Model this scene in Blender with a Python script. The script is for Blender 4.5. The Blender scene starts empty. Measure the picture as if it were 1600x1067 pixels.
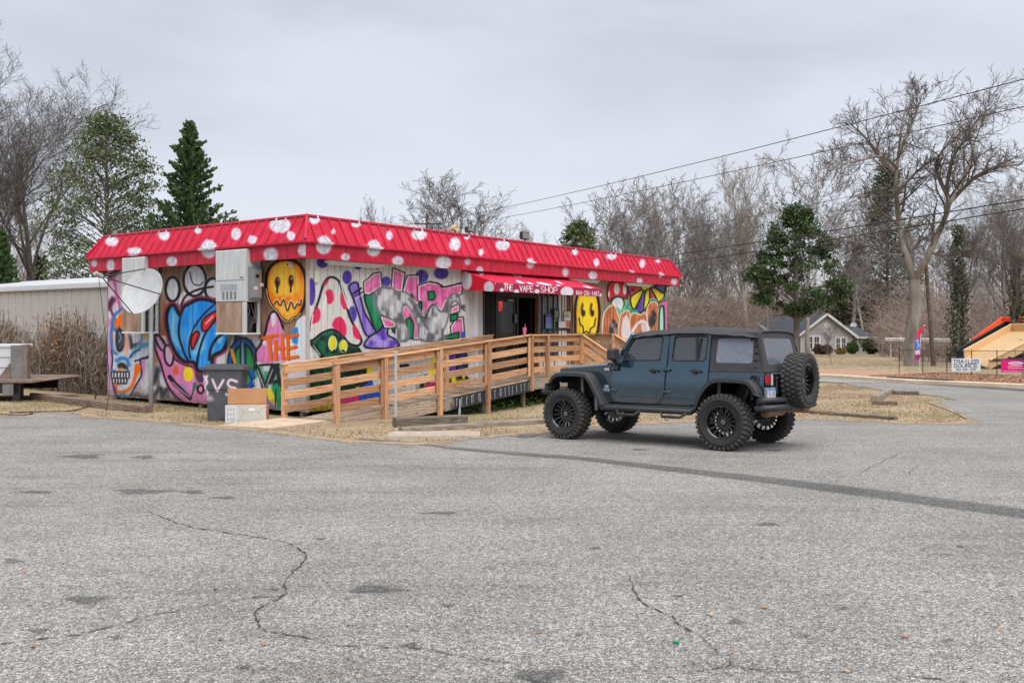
import bpy, bmesh, math, random
import numpy as np
from mathutils import Vector, Matrix
SC = bpy.context.scene
COL = SC.collection
R = math.radians

# ------------------------------------------------------------------ camera, sky, sun, exposure
FPX, CX, HY, H = 1435.0, 800.0, 507.0, 1.55          # focal length and horizon as fitted on the photograph
cam_d = bpy.data.cameras.new('camera'); cam = bpy.data.objects.new('camera', cam_d); COL.objects.link(cam)
cam.location = (0, 0, H); cam.rotation_euler = (R(90), 0, 0)
cam_d.sensor_width = 36; cam_d.lens = 36 * FPX / 1600; cam_d.shift_y = -(533.5 - HY) / 1600
cam_d.clip_start = .1; cam_d.clip_end = 3000
SC.camera = cam

SUN_EL, SUN_AZ = 62, 160      # degrees; azimuth measured from +Y clockwise
w = bpy.data.worlds.new('World'); SC.world = w; w.use_nodes = True
nt = w.node_tree; nt.nodes.clear()
def wn(t, **k):
    n = nt.nodes.new(t)
    for a, b in k.items(): setattr(n, a, b)
    return n
sky = wn('ShaderNodeTexSky', sky_type='NISHITA', sun_disc=False, sun_elevation=R(SUN_EL), sun_rotation=R(SUN_AZ))
tc = wn('ShaderNodeTexCoord')
mp = wn('ShaderNodeMapping'); mp.inputs['Scale'].default_value = (1.0, 1.0, 3.4)
nz = wn('ShaderNodeTexNoise'); nz.inputs['Scale'].default_value = 1.6; nz.inputs['Detail'].default_value = 6; nz.inputs['Roughness'].default_value = .50; nz.inputs['Distortion'].default_value = .35
nt.links.new(tc.outputs['Generated'], mp.inputs['Vector']); nt.links.new(mp.outputs[0], nz.inputs['Vector'])
cr = wn('ShaderNodeValToRGB')
els = cr.color_ramp.elements
els[0].position = .32; els[0].color = (.475, .49, .545, 1)
els[1].position = .64; els[1].color = (.70, .718, .785, 1)
nt.links.new(nz.outputs['Fac'], cr.inputs['Fac'])
mulc = wn('ShaderNodeMix', data_type='RGBA', blend_type='MULTIPLY'); mulc.inputs['Factor'].default_value = 1
nt.links.new(cr.outputs['Color'], mulc.inputs['A']); mulc.inputs['B'].default_value = (2.95, 2.95, 2.95, 1)
mx = wn('ShaderNodeMix', data_type='RGBA'); mx.inputs['Factor'].default_value = .93
nt.links.new(sky.outputs[0], mx.inputs['A']); nt.links.new(mulc.outputs['Result'], mx.inputs['B'])
bgn = wn('ShaderNodeBackground'); bgn.inputs['Strength'].default_value = .12
nt.links.new(mx.outputs['Result'], bgn.inputs['Color'])
wo = wn('ShaderNodeOutputWorld'); nt.links.new(bgn.outputs[0], wo.inputs['Surface'])

sd = bpy.data.lights.new('sun', 'SUN'); sd.energy = 1.5; sd.angle = R(70); sd.color = (1, .975, .94)
so = bpy.data.objects.new('sun', sd); COL.objects.link(so); so.location = (0, -10, 40)
so.rotation_euler = (R(90 - SUN_EL), 0, R(180 - SUN_AZ))
vs = SC.view_settings
SC.display_settings.display_device = 'sRGB'
vs.view_transform = 'Standard'; vs.look = 'None'; vs.gamma = 1; vs.use_curve_mapping = False; vs.exposure = 1.55

# ------------------------------------------------------------------ helpers: space
def ss(a, b, x):
    t = min(1, max(0, (x - a) / (b - a))); return t * t * (3 - 2 * t)
def _slope(y):
    if y < 21: return -.0275
    if y < 26: return -.0275 + (y - 21) / 5 * .0235
    if y < 40: return -.004
    if y < 46: return -.004 - (y - 40) / 6 * .015
    if y < 118: return -.019
    if y < 128: return -.019 * (1 - (y - 118) / 10)
    return 0
_ZY = [0.0]
for _i in range(1, 1400): _ZY.append(_ZY[-1] + _slope((_i - .5) * .1) * .1)
def zg(x, y):
    if y <= 0: b = -.0275 * y
    else:
        k = min(y / .1, 1398); i = int(k); b = _ZY[i] + (_ZY[i + 1] - _ZY[i]) * (k - i)
    b += .012 * min(max(0, -x - 1), 12) * ss(18, 25, y)
    b -= .12 * math.exp(-((x + .5) / 3.5) ** 2 - ((y - 23.5) / 2.2) ** 2)
    return b
def at(px, py):
    """point of the ground seen at a pixel of the photograph"""
    lo, hi = 1.0, 400.0
    dx, dz = (px - CX) / FPX, (HY - py) / FPX
    for _ in range(60):
        m = (lo + hi) / 2
        if H + dz * m > zg(dx * m, m): lo = m
        else: hi = m
    return Vector((dx * lo, lo, zg(dx * lo, lo)))
def atY(px, py, Y): return Vector(((px - CX) / FPX * Y, Y, H + (HY - py) / FPX * Y))
def srgb(c):
    o = []
    for v in c[:3]:
        v /= 255.0
        o.append(v / 12.92 if v <= .04045 else ((v + .055) / 1.055) ** 2.4)
    return (o[0], o[1], o[2], 1)

# ------------------------------------------------------------------ helpers: objects
def tag(o, label=None, cat=None, group=None, kind=None):
    if label: o['label'] = label
    if cat: o['category'] = cat
    if group: o['group'] = group
    if kind: o['kind'] = kind
    return o
def link(o, parent=None):
    COL.objects.link(o)
    if parent is not None: o.parent = parent
    return o
def empty(name, loc=(0, 0, 0), rz=0, **k):
    o = bpy.data.objects.new(name, None); link(o); o.location = loc; o.rotation_euler = (0, 0, rz); o.empty_display_size = .1
    return tag(o, **k)
def mesh(name, verts, faces, mat=None, smooth=False, uv=None):
    me = bpy.data.meshes.new(name); me.from_pydata([tuple(v) for v in verts], [], faces)
    if mat:
        for m in (mat if isinstance(mat, (list, tuple)) else [mat]): me.materials.append(m)
    if uv is not None:
        l = me.uv_layers.new(name='UVMap'); idx = np.zeros(len(me.loops), dtype=np.int32); me.loops.foreach_get('vertex_index', idx)
        l.data.foreach_set('uv', np.asarray(uv, dtype=np.float32)[idx].ravel())
    if smooth: me.polygons.foreach_set('use_smooth', [True] * len(me.polygons))
    me.update(); return me
def obj(name, me, parent=None, **k):
    o = bpy.data.objects.new(name, me); link(o, parent); return tag(o, **k)
class MB:
    def __init__(s): s.v = []; s.f = []; s.mi = []; s.cur = 0
    def add(s, vs, fs):
        b = len(s.v); s.v += [tuple(v) for v in vs]
        for f in fs: s.f.append(tuple(i + b for i in f)); s.mi.append(s.cur)
    def box(s, lo, hi, M=None):
        x0, y0, z0 = lo; x1, y1, z1 = hi
        vs = [(x0, y0, z0), (x1, y0, z0), (x1, y1, z0), (x0, y1, z0), (x0, y0, z1), (x1, y0, z1), (x1, y1, z1), (x0, y1, z1)]
        if M is not None: vs = [M @ Vector(v) for v in vs]
        s.add(vs, [(0, 3, 2, 1), (4, 5, 6, 7), (0, 1, 5, 4), (1, 2, 6, 5), (2, 3, 7, 6), (3, 0, 4, 7)]); return s
    def bbox(s, lo, hi, b=.01, M=None):
        """box with chamfered edges"""
        x0, y0, z0 = lo; x1, y1, z1 = hi
        b = min(b, (x1 - x0) * .45, (y1 - y0) * .45, (z1 - z0) * .45)
        vs = []
        for z, i in ((z0, b), (z0 + b, 0), (z1 - b, 0), (z1, b)):
            a0, a1, c0, c1 = x0 + i, x1 - i, y0 + i, y1 - i
            if i: vs += [(a0 + b * .4, c0, z), (a1 - b * .4, c0, z), (a1, c0 + b * .4, z), (a1, c1 - b * .4, z), (a1 - b * .4, c1, z), (a0 + b * .4, c1, z), (a0, c1 - b * .4, z), (a0, c0 + b * .4, z)]
            else: vs += [(x0 + b, y0, z), (x1 - b, y0, z), (x1, y0 + b, z), (x1, y1 - b, z), (x1 - b, y1, z), (x0 + b, y1, z), (x0, y1 - b, z), (x0, y0 + b, z)]
        fs = [tuple(range(7, -1, -1)), tuple(range(24, 32))]
        for k in range(3):
            for i in range(8): fs.append((k * 8 + i, k * 8 + (i + 1) % 8, k * 8 + 8 + (i + 1) % 8, k * 8 + 8 + i))
        if M is not None: vs = [M @ Vector(v) for v in vs]
        s.add(vs, fs); return s
    def tube(s, pts, rad, n=8, cap=True, closed=False):
        pts = [Vector(p) for p in pts]; N = len(pts)
        if not hasattr(rad, '__len__'): rad = [rad] * N
        vs = []; fs = []; up = None
        for i, p in enumerate(pts):
            if closed: d = pts[(i + 1) % N] - pts[i - 1]
            else: d = pts[min(i + 1, N - 1)] - pts[max(i - 1, 0)]
            if d.length < 1e-9: d = Vector((0, 0, 1))
            d.normalize()
            if up is None: up = d.orthogonal().normalized()
            else:
                up = up - d * up.dot(d)
                up = up.normalized() if up.length > 1e-6 else d.orthogonal().normalized()
            sd_ = d.cross(up)
            for k in range(n):
                a = 2 * math.pi * k / n
                vs.append(p + (up * math.cos(a) + sd_ * math.sin(a)) * rad[i])
        for i in range(N if closed else N - 1):
            j = (i + 1) % N
            for k in range(n): fs.append((i * n + k, i * n + (k + 1) % n, j * n + (k + 1) % n, j * n + k))
        if cap and not closed: fs.append(tuple(range(n - 1, -1, -1))); fs.append(tuple((N - 1) * n + k for k in range(n)))
        s.add(vs, fs); return s
    def lathe(s, prof, n=24, M=None, axis='z'):
        """profile of (r, h) spun about the axis"""
        vs = []; fs = []
        for (r, h) in prof:
            for k in range(n):
                a = 2 * math.pi * k / n; c, q = r * math.cos(a), r * math.sin(a)
                vs.append({'z': (c, q, h), 'y': (c, h, q), 'x': (h, c, q)}[axis])
        for i in range(len(prof) - 1):
            for k in range(n): fs.append((i * n + k, i * n + (k + 1) % n, (i + 1) * n + (k + 1) % n, (i + 1) * n + k))
        if M is not None: vs = [M @ Vector(v) for v in vs]
        s.add(vs, fs); return s
    def plate(s, outer, holes, fn, th, cuts=()):
        """flat shape with holes in (a, b), mapped by fn(a, b, depth) and given a thickness"""
        bm = bmesh.new(); loops = []
        for lp in [outer] + list(holes):
            vv = [bm.verts.new((p[0], p[1], 0)) for p in lp]
            loops.append([bm.edges.new((vv[i], vv[(i + 1) % len(vv)])) for i in range(len(vv))])
        bmesh.ops.triangle_fill(bm, use_beauty=True, edges=[e for l in loops for e in l], normal=(0, 0, 1))
        for q in cuts: bmesh.ops.bisect_plane(bm, geom=bm.verts[:] + bm.edges[:] + bm.faces[:], plane_co=(0, q, 0), plane_no=(0, 1, 0), dist=1e-4)
        bm.verts.index_update(); P = [(v.co.x, v.co.y) for v in bm.verts]; T = [[v.index for v in f.verts] for f in bm.faces]
        E = [(e.verts[0].index, e.verts[1].index) for e in bm.edges if len(e.link_faces) == 1]
        bm.free(); n = len(P)
        vs = [fn(a, b, 0) for a, b in P] + [fn(a, b, th) for a, b in P]
        fs = [tuple(t) for t in T] + [tuple(i + n for i in reversed(t)) for t in T] + [(a, b, b + n, a + n) for a, b in E]
        s.add(vs, fs); return s
    def build(s, name, mat, parent=None, smooth=False, uv=None, auto=None, **k):
        me = mesh(name, s.v, s.f, mat, smooth, uv)
        if isinstance(mat, (list, tuple)): me.polygons.foreach_set('material_index', s.mi)
        bm = bmesh.new(); bm.from_mesh(me); bmesh.ops.recalc_face_normals(bm, faces=bm.faces); bm.to_mesh(me); bm.free()
        if auto is not None:
            me.polygons.foreach_set('use_smooth', [True] * len(me.polygons)); me.set_sharp_from_angle(angle=R(auto))
        return obj(name, me, parent, **k)
def mat_axis(p0, p1, up=(0, 0, 1)):
    """matrix whose X runs from p0 to p1"""
    p0, p1 = Vector(p0), Vector(p1); x = (p1 - p0).normalized(); u = Vector(up)
    y = u.cross(x)
    if y.length < 1e-4: y = Vector((0, 1, 0)).cross(x)
    y.normalize(); z = x.cross(y)
    M = Matrix((x, y, z)).transposed().to_4x4(); M.translation = p0; return M
_BC = {}
def beam(name, p0, p1, wd, ht, mat, parent=None, b=.006, up=(0, 0, 1), **k):
    """squared timber or bar from p0 to p1, its own long axis along local X"""
    L = (Vector(p1) - Vector(p0)).length; key = (round(L, 2), wd, ht, mat.name, b)
    if key not in _BC:
        m = MB(); m.bbox((0, -wd / 2, -ht / 2), (L, wd / 2, ht / 2), b); me = mesh(name, m.v, m.f, mat); _BC[key] = me
    o = obj(name, _BC[key], parent, **k); o.matrix_local = mat_axis(p0, p1, up); return o
def smoothpts(pts, closed=True, sub=4):
    P = [np.array(p, float) for p in pts]; n = len(P); out = []
    rng = range(n) if closed else range(n - 1)
    for i in rng:
        if closed: a, b, c, d = P[i - 1], P[i], P[(i + 1) % n], P[(i + 2) % n]
        else: a, b, c, d = P[max(i - 1, 0)], P[i], P[i + 1], P[min(i + 2, n - 1)]
        for k in range(sub):
            t = k / sub
            out.append(.5 * (2 * b + (c - a) * t + (2 * a - 5 * b + 4 * c - d) * t * t + (3 * b - a - 3 * c + d) * t ** 3))
    if not closed: out.append(P[-1])
    return out
def rounded(pts, r=.05, n=3):
    """polygon with its corners rounded"""
    out = []; N = len(pts)
    for i in range(N):
        p = Vector(pts[i]); a = Vector(pts[i - 1]); c = Vector(pts[(i + 1) % N])
        da, dc = (a - p), (c - p); ra = min(r, da.length * .45); rc = min(r, dc.length * .45)
        A, C_ = p + da.normalized() * ra, p + dc.normalized() * rc
        for k in range(n + 1):
            t = k / n; out.append(tuple((1 - t) ** 2 * A + 2 * t * (1 - t) * p + t * t * C_))
    return out

# ------------------------------------------------------------------ helpers: materials
MATS = {}
class NB:
    def __init__(s, name):
        s.m = bpy.data.materials.new(name); s.m.use_nodes = True; s.t = s.m.node_tree
        s.p = s.t.nodes['Principled BSDF']; s.out = s.t.nodes['Material Output']
    def n(s, t, **k):
        n = s.t.nodes.new(t)
        for a, b in k.items():
            if a.startswith('i_'): n.inputs[a[2:].replace('_', ' ')].default_value = b
            else: setattr(n, a, b)
        return n
    def l(s, a, b): s.t.links.new(a, b)
    def coord(s, scale=(1, 1, 1), out='Object', rnd=True):
        t = s.n('ShaderNodeTexCoord'); m = s.n('ShaderNodeMapping'); m.inputs['Scale'].default_value = scale
        if rnd and out == 'Object':
            oi = s.n('ShaderNodeObjectInfo'); a = s.n('ShaderNodeVectorMath', operation='MULTIPLY_ADD')
            s.l(oi.outputs['Random'], a.inputs[0]); a.inputs[1].default_value = (37, 53, 71); s.l(t.outputs[out], a.inputs[2]); s.l(a.outputs[0], m.inputs['Vector'])
        else: s.l(t.outputs[out], m.inputs['Vector'])
        return m.outputs[0]
    def noise(s, vec, scale, detail=4, rough=.55, dist=0):
        n = s.n('ShaderNodeTexNoise'); n.inputs['Scale'].default_value = scale; n.inputs['Detail'].default_value = detail
        n.inputs['Roughness'].default_value = rough; n.inputs['Distortion'].default_value = dist
        if vec is not None: s.l(vec, n.inputs['Vector'])
        return n.outputs['Fac']
    def ramp(s, fac, stops):
        r = s.n('ShaderNodeValToRGB'); e = r.color_ramp.elements
        while len(e) < len(stops): e.new(.5)
        for i, (p, c) in enumerate(stops): e[i].position = p; e[i].color = c if len(c) == 4 else (*c, 1)
        s.l(fac, r.inputs['Fac']); return r.outputs['Color']
    def mix(s, a, b, fac, mode='MIX'):
        m = s.n('ShaderNodeMix', data_type='RGBA', blend_type=mode)
        for v, key in ((a, 'A'), (b, 'B'), (fac, 'Factor')):
            if hasattr(v, 'is_output'): s.l(v, m.inputs[key])
            else: m.inputs[key].default_value = v
        return m.outputs['Result']
    def bump(s, h, strength=.3, dist=.01):
        b = s.n('ShaderNodeBump'); b.inputs['Strength'].default_value = strength; b.inputs['Distance'].default_value = dist
        s.l(h, b.inputs['Height']); s.l(b.outputs['Normal'], s.p.inputs['Normal'])
def g3(v): return (v, v, v, 1)
def M(name, col, rough=.6, metal=0, var=.12, scale=6, bump=0, bscale=60, coat=0, spec=.5, stretch=(1, 1, 1), col2=None, fine=0):
    if name in MATS: return MATS[name]
    b = NB(name); c = srgb(col); vec = b.coord(stretch)
    f = b.noise(vec, scale, 5)
    hi = srgb(col2) if col2 else tuple(min(1, v * (1 + var)) for v in c[:3]) + (1,)
    lo = c if col2 else tuple(v * (1 - var) for v in c[:3]) + (1,)
    cc = b.ramp(f, [(.32, lo), (.68, hi)])
    if fine:
        g = b.noise(vec, scale * 14, 3); cc = b.mix(cc, b.ramp(g, [(.3, g3(1 - fine)), (.7, g3(1 + fine))]), 1.0, 'MULTIPLY')
    b.l(cc, b.p.inputs['Base Color'])
    b.p.inputs['Roughness'].default_value = rough; b.p.inputs['Metallic'].default_value = metal
    b.p.inputs['Specular IOR Level'].default_value = spec; b.p.inputs['Coat Weight'].default_value = coat; b.p.inputs['Coat Roughness'].default_value = .06
    if bump: b.bump(b.noise(vec, bscale, 4), bump, .01)
    MATS[name] = b.m; return b.m
def wood(name, c1, c2, c3=None, rough=.75, sc=1.0):
    """sawn timber, grain along local X"""
    if name in MATS: return MATS[name]
    b = NB(name); v = b.coord((.9 * sc, 9 * sc, 9 * sc)); n1 = b.noise(v, 2.2, 4, .6, 1.2)
    wv = b.n('ShaderNodeTexWave', wave_type='BANDS', bands_direction='DIAGONAL'); wv.inputs['Scale'].default_value = .9; wv.inputs['Distortion'].default_value = 9
    wv.inputs['Detail'].default_value = 2.5; wv.inputs['Detail Scale'].default_value = .6; b.l(v, wv.inputs['Vector'])
    cc = b.ramp(wv.outputs['Fac'], [(.15, srgb(c1)), (.75, srgb(c2))])
    cc = b.mix(cc, b.ramp(n1, [(.3, srgb(c1)), (.7, srgb(c2))]), .55)
    v2 = b.coord((1.3, 3, 3)); cc = b.mix(cc, srgb(c3 or c1), b.ramp(b.noise(v2, 2.6, 5, .65), [(.5, g3(0)), (.78, g3(.75))]))
    oi = b.n('ShaderNodeObjectInfo'); cc = b.mix(cc, b.ramp(oi.outputs['Random'], [(0, (.60, .57, .55)), (.5, (.95, .93, .90)), (1, (1.22, 1.21, 1.18))]), 1.0, 'MULTIPLY')
    kn = b.n('ShaderNodeTexVoronoi', feature='F1'); kn.inputs['Scale'].default_value = 1.0; b.l(b.coord((2.6, 11, 11)), kn.inputs['Vector'])
    cc = b.mix(cc, tuple(v * .5 for v in srgb(c1)[:3]) + (1,), b.ramp(kn.outputs['Distance'], [(.10, g3(.8)), (.24, g3(0))]))
    gy = b.noise(b.coord((1, 1, 1)), 1.7, 5, .7); cc = b.mix(cc, srgb((168, 156, 142)), b.ramp(gy, [(.52, g3(0)), (.75, g3(.55))]))
    b.l(cc, b.p.inputs['Base Color']); b.p.inputs['Roughness'].default_value = rough; b.bump(n1, .25, .006)
    MATS[name] = b.m; return b.m
def leafmat(name, cols, rough=.5, trans=.15):
    if name in MATS: return MATS[name]
    b = NB(name); g = b.n('ShaderNodeNewGeometry'); k = len(cols)
    cc = b.ramp(g.outputs['Random Per Island'], [(i / max(1, k - 1), srgb(c)) for i, c in enumerate(cols)])
    b.l(cc, b.p.inputs['Base Color']); b.p.inputs['Roughness'].default_value = rough; b.p.inputs['Specular IOR Level'].default_value = .3
    if trans:
        t = b.n('ShaderNodeBsdfTranslucent'); b.l(cc, t.inputs['Color']); ms = b.n('ShaderNodeMixShader'); ms.inputs[0].default_value = trans
        b.l(b.p.outputs[0], ms.inputs[1]); b.l(t.outputs[0], ms.inputs[2]); b.l(ms.outputs[0], b.out.inputs['Surface'])
    MATS[name] = b.m; return b.m
def glassmat(name, tint, alpha, rough=.03):
    """window pane: a share of what lies behind shows through, the rest is the pane itself and its reflections"""
    if name in MATS: return MATS[name]
    b = NB(name); b.p.inputs['Base Color'].default_value = srgb(tint); b.p.inputs['Roughness'].default_value = rough; b.p.inputs['Specular IOR Level'].default_value = .7
    t = b.n('ShaderNodeBsdfTransparent'); t.inputs['Color'].default_value = (.8, .85, .88, 1); ms = b.n('ShaderNodeMixShader'); ms.inputs[0].default_value = alpha
    b.l(b.p.outputs[0], ms.inputs[1]); b.l(t.outputs[0], ms.inputs[2]); b.l(ms.outputs[0], b.out.inputs['Surface']); MATS[name] = b.m; return b.m
def imgmat(name, arr, rough=.6, spec=.3, wear=.10, streak=True, emit=0):
    """printed or sprayed colours, computed above as an array of texels"""
    h, wd = arr.shape[:2]; im = bpy.data.images.new(name, wd, h, alpha=False)
    px = np.ones((h, wd, 4), np.float32); px[..., :3] = np.clip(arr, 0, 1); im.pixels.foreach_set(px.ravel()); im.update(); im.pack()
    b = NB(name); t = b.n('ShaderNodeTexImage'); t.image = im; t.extension = 'EXTEND'; c = t.outputs['Color']
    if wear:
        v = b.coord((3, 3, .35) if streak else (1, 1, 1), rnd=False)
        c = b.mix(c, b.ramp(b.noise(v, 3, 6, .6), [(.3, g3(1 - wear)), (.7, g3(1 + wear * .6))]), 1.0, 'MULTIPLY')
        v2 = b.coord((1, 1, 1), rnd=False); c = b.mix(c, b.ramp(b.noise(v2, 26, 4, .7), [(.35, g3(1 - wear * .9)), (.6, g3(1 + wear * .3))]), 1.0, 'MULTIPLY')
    b.l(c, b.p.inputs['Base Color']); b.p.inputs['Roughness'].default_value = rough; b.p.inputs['Specular IOR Level'].default_value = spec
    MATS[name] = b.m; return b.m

# ------------------------------------------------------------------ helpers: painting (spray paint, print) into texel arrays
_nr = np.random.RandomState(5)
def vnoise(h, wd, ch, cw):
    a, c = int(h / ch) + 3, int(wd / cw) + 3; g = _nr.rand(a, c)
    y = np.arange(h) / ch; x = np.arange(wd) / cw; yi = y.astype(int); xi = x.astype(int)
    fy = (y - yi)[:, None]; fx = (x - xi)[None, :]; fy = fy * fy * (3 - 2 * fy); fx = fx * fx * (3 - 2 * fx)
    A = g[yi][:, xi]; B = g[yi][:, xi + 1]; Cc = g[yi + 1][:, xi]; D = g[yi + 1][:, xi + 1]
    return (A * (1 - fx) + B * fx) * (1 - fy) + (Cc * (1 - fx) + D * fx) * fy
GL = {'T': [[(0, 1), (1, 1)], [(.5, 1), (.5, 0)]], 'H': [[(0, 0), (0, 1)], [(1, 0), (1, 1)], [(0, .5), (1, .5)]], 'E': [[(1, 1), (0, 1), (0, 0), (1, 0)], [(0, .52), (.8, .52)]],
 'V': [[(0, 1), (.5, 0), (1, 1)]], 'A': [[(0, 0), (.5, 1), (1, 0)], [(.2, .35), (.8, .35)]], 'P': [[(0, 0), (0, 1), (.75, 1), (1, .85), (1, .62), (.75, .48), (0, .48)]],
 'S': [[(1, .88), (.7, 1), (.25, 1), (0, .82), (.1, .6), (.85, .42), (1, .2), (.75, 0), (.25, 0), (0, .14)]], 'O': [[(.3, 0), (0, .25), (0, .75), (.3, 1), (.7, 1), (1, .75), (1, .25), (.7, 0), (.3, 0)]],
 'R': [[(0, 0), (0, 1), (.75, 1), (1, .85), (1, .62), (.75, .5), (0, .5)], [(.5, .5), (1, 0)]], 'I': [[(.5, 0), (.5, 1)]], 'L': [[(0, 1), (0, 0), (1, 0)]], 'U': [[(0, 1), (0, .2), (.25, 0), (.75, 0), (1, .2), (1, 1)]],
 'C': [[(1, .85), (.75, 1), (.25, 1), (0, .75), (0, .25), (.25, 0), (.75, 0), (1, .15)]], 'X': [[(0, 0), (1, 1)], [(0, 1), (1, 0)]], 'W': [[(0, 1), (.25, 0), (.5, .7), (.75, 0), (1, 1)]], 'N': [[(0, 0), (0, 1), (1, 0), (1, 1)]],
 'G': [[(1, .85), (.75, 1), (.25, 1), (0, .75), (0, .25), (.25, 0), (.8, 0), (1, .2), (1, .45), (.55, .45)]], 'M': [[(0, 0), (0, 1), (.5, .4), (1, 1), (1, 0)]], 'D': [[(0, 0), (0, 1), (.6, 1), (1, .7), (1, .3), (.6, 0), (0, 0)]],
 '-': [[(.15, .45), (.85, .45)]], '0': [[(.3, 0), (0, .25), (0, .75), (.3, 1), (.7, 1), (1, .75), (1, .25), (.7, 0), (.3, 0)]], '1': [[(.25, .8), (.55, 1), (.55, 0)]], '2': [[(0, .8), (.3, 1), (.75, 1), (1, .75), (.85, .5), (0, 0), (1, 0)]],
 '3': [[(0, .9), (.4, 1), (.9, .9), (.9, .62), (.4, .52), (.95, .4), (1, .15), (.5, 0), (0, .1)]], '4': [[(.75, 0), (.75, 1), (0, .3), (1, .3)]], '5': [[(.95, 1), (.1, 1), (.05, .55), (.6, .6), (1, .35), (.85, .05), (.4, 0), (0, .1)]],
 '6': [[(.9, .95), (.4, .9), (.05, .5), (.05, .2), (.35, 0), (.75, 0), (1, .25), (.8, .5), (.4, .52), (.05, .3)]], '7': [[(0, 1), (1, 1), (.35, 0)]], '8': [[(.5, .53), (.1, .7), (.2, .97), (.8, .97), (.9, .7), (.5, .53), (.05, .3), (.2, .02), (.8, .02), (.95, .3), (.5, .53)]],
 '9': [[(.1, .05), (.6, .1), (.95, .5), (.95, .8), (.65, 1), (.25, 1), (0, .75), (.2, .5), (.6, .48), (.95, .7)]], ' ': []}
class Canvas:
    def __init__(s, PX, PY, bg):
        s.PX, s.PY = np.asarray(PX, float), np.asarray(PY, float); s.h, s.w = s.PX.shape
        s.img = np.zeros((s.h, s.w, 3)); s.img[:] = np.array(bg) / 255.0
        s.n1 = vnoise(s.h, s.w, 30, 7); s.n2 = vnoise(s.h, s.w, 12, 12); s.n3 = vnoise(s.h, s.w, 4, 3)
    def sub(s, P, m):
        x0, y0 = P.min(0) - m; x1, y1 = P.max(0) + m
        k = (s.PX >= x0) & (s.PX <= x1) & (s.PY >= y0) & (s.PY <= y1)
        r = np.flatnonzero(k.any(1)); c = np.flatnonzero(k.any(0))
        if not len(r) or not len(c): return None
        return slice(r[0], r[-1] + 1), slice(c[0], c[-1] + 1)
    def dist(s, P, X, Y, closed):
        d = np.full(X.shape, 1e9); n = len(P)
        for i in range(n if closed else n - 1):
            a, b = P[i], P[(i + 1) % n]; v = b - a; L = v.dot(v) + 1e-9
            t = np.clip(((X - a[0]) * v[0] + (Y - a[1]) * v[1]) / L, 0, 1)
            d = np.minimum(d, (X - a[0] - t * v[0]) ** 2 + (Y - a[1] - t * v[1]) ** 2)
        return np.sqrt(d)
    def put(s, sl, al, col, col2=None, nz=None):
        c = np.array(col) / 255.0
        if col2 is not None:
            nn = {None: s.n1, 'b': s.n2, 'f': s.n3}[nz][sl]; nn = np.clip((nn - .3) / .4, 0, 1)[..., None]
            c = c * (1 - nn) + np.array(col2) / 255.0 * nn
        a = al[..., None]; s.img[sl] = s.img[sl] * (1 - a) + c * a
    def fill(s, pts, col, soft=1.0, smooth=True, a=1.0, col2=None, nz=None, out=None, ow=1.6):
        P = np.array(smoothpts(pts) if smooth and len(pts) > 3 else pts, float); sl = s.sub(P, soft + 1)
        if sl is None: return s
        X, Y = s.PX[sl], s.PY[sl]; ins = np.zeros(X.shape, bool); n = len(P)
        for i in range(n):
            (x1, y1), (x2, y2) = P[i], P[(i + 1) % n]
            if y1 == y2: continue
            ins ^= ((y1 > Y) != (y2 > Y)) & (X < (x2 - x1) * (Y - y1) / (y2 - y1) + x1)
        d = s.dist(P, X, Y, True); sdv = np.where(ins, d, -d)
        if out is not None and ow > .75: s.stroke(list(P), tuple(v * .85 for v in col), ow + 2.2, 2.4, closed=True, smooth=False, a=.30)
        s.put(sl, np.clip(.5 + sdv / (2 * soft), 0, 1) * a, col, col2, nz)
        if out is not None: s.stroke(list(P), out, ow * 1.3, closed=True, smooth=False)
        return s
    def stroke(s, pts, col, wd=1.5, soft=.7, closed=False, smooth=True, a=1.0, col2=None, nz=None):
        P = np.array(smoothpts(pts, closed) if smooth and len(pts) > 2 else pts, float); sl = s.sub(P, wd + soft + 1)
        if sl is None: return s
        d = s.dist(P, s.PX[sl], s.PY[sl], closed)
        s.put(sl, np.clip(.5 + (wd - d) / (2 * soft), 0, 1) * a, col, col2, nz); return s
    def drips(s, n, x0, x1, y0, y1, seed):
        r_ = random.Random(seed)
        for i in range(n):
            x, y, L = r_.uniform(x0, x1), r_.uniform(y0, y1), r_.uniform(4, 16); c = s.img[np.unravel_index(np.argmin((s.PX - x) ** 2 + (s.PY - y) ** 2), s.PX.shape)] * 255 * .7
            s.stroke([(x, y), (x, y + L)], tuple(c), r_.uniform(.15, .4), .35, smooth=False, a=.75)
    def grime(s, rows, seed):
        nn = vnoise(s.h, s.w, 9, 14) * .6 + vnoise(s.h, s.w, 3, 4) * .4; t = np.linspace(0, s.h, s.h)[:, None]
        a = np.clip(1 - t / (rows * (.35 + 1.1 * nn)), 0, 1)[..., None] * .55; s.img = s.img * (1 - a) + np.array((104, 90, 76)) / 255 * a
    def ell(s, x, y, rx, ry, col, rot=0, n=18, **k):
        c, q = math.cos(rot), math.sin(rot); pts = []
        for i in range(n):
            t = 2 * math.pi * i / n; u, v = rx * math.cos(t), ry * math.sin(t); pts.append((x + u * c - v * q, y + u * q + v * c))
        return s.fill(pts, col, smooth=False, **k)
    def text(s, st, x, y, h, wd, gap, col, lw, slant=(0, 0), soft=.5, a=1.0):
        """letters from stroke shapes; (x, y) is the lower left corner, y downwards; slant = rise per unit run, lean"""
        for ch in st:
            for pl in GL[ch]:
                s.stroke([(x + u * wd + slant[1] * v * h, y + slant[0] * (u * wd) - v * h) for u, v in pl], col, lw, soft, smooth=False, a=a)
            x += wd + gap; y += slant[0] * (wd + gap)
        return s
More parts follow.
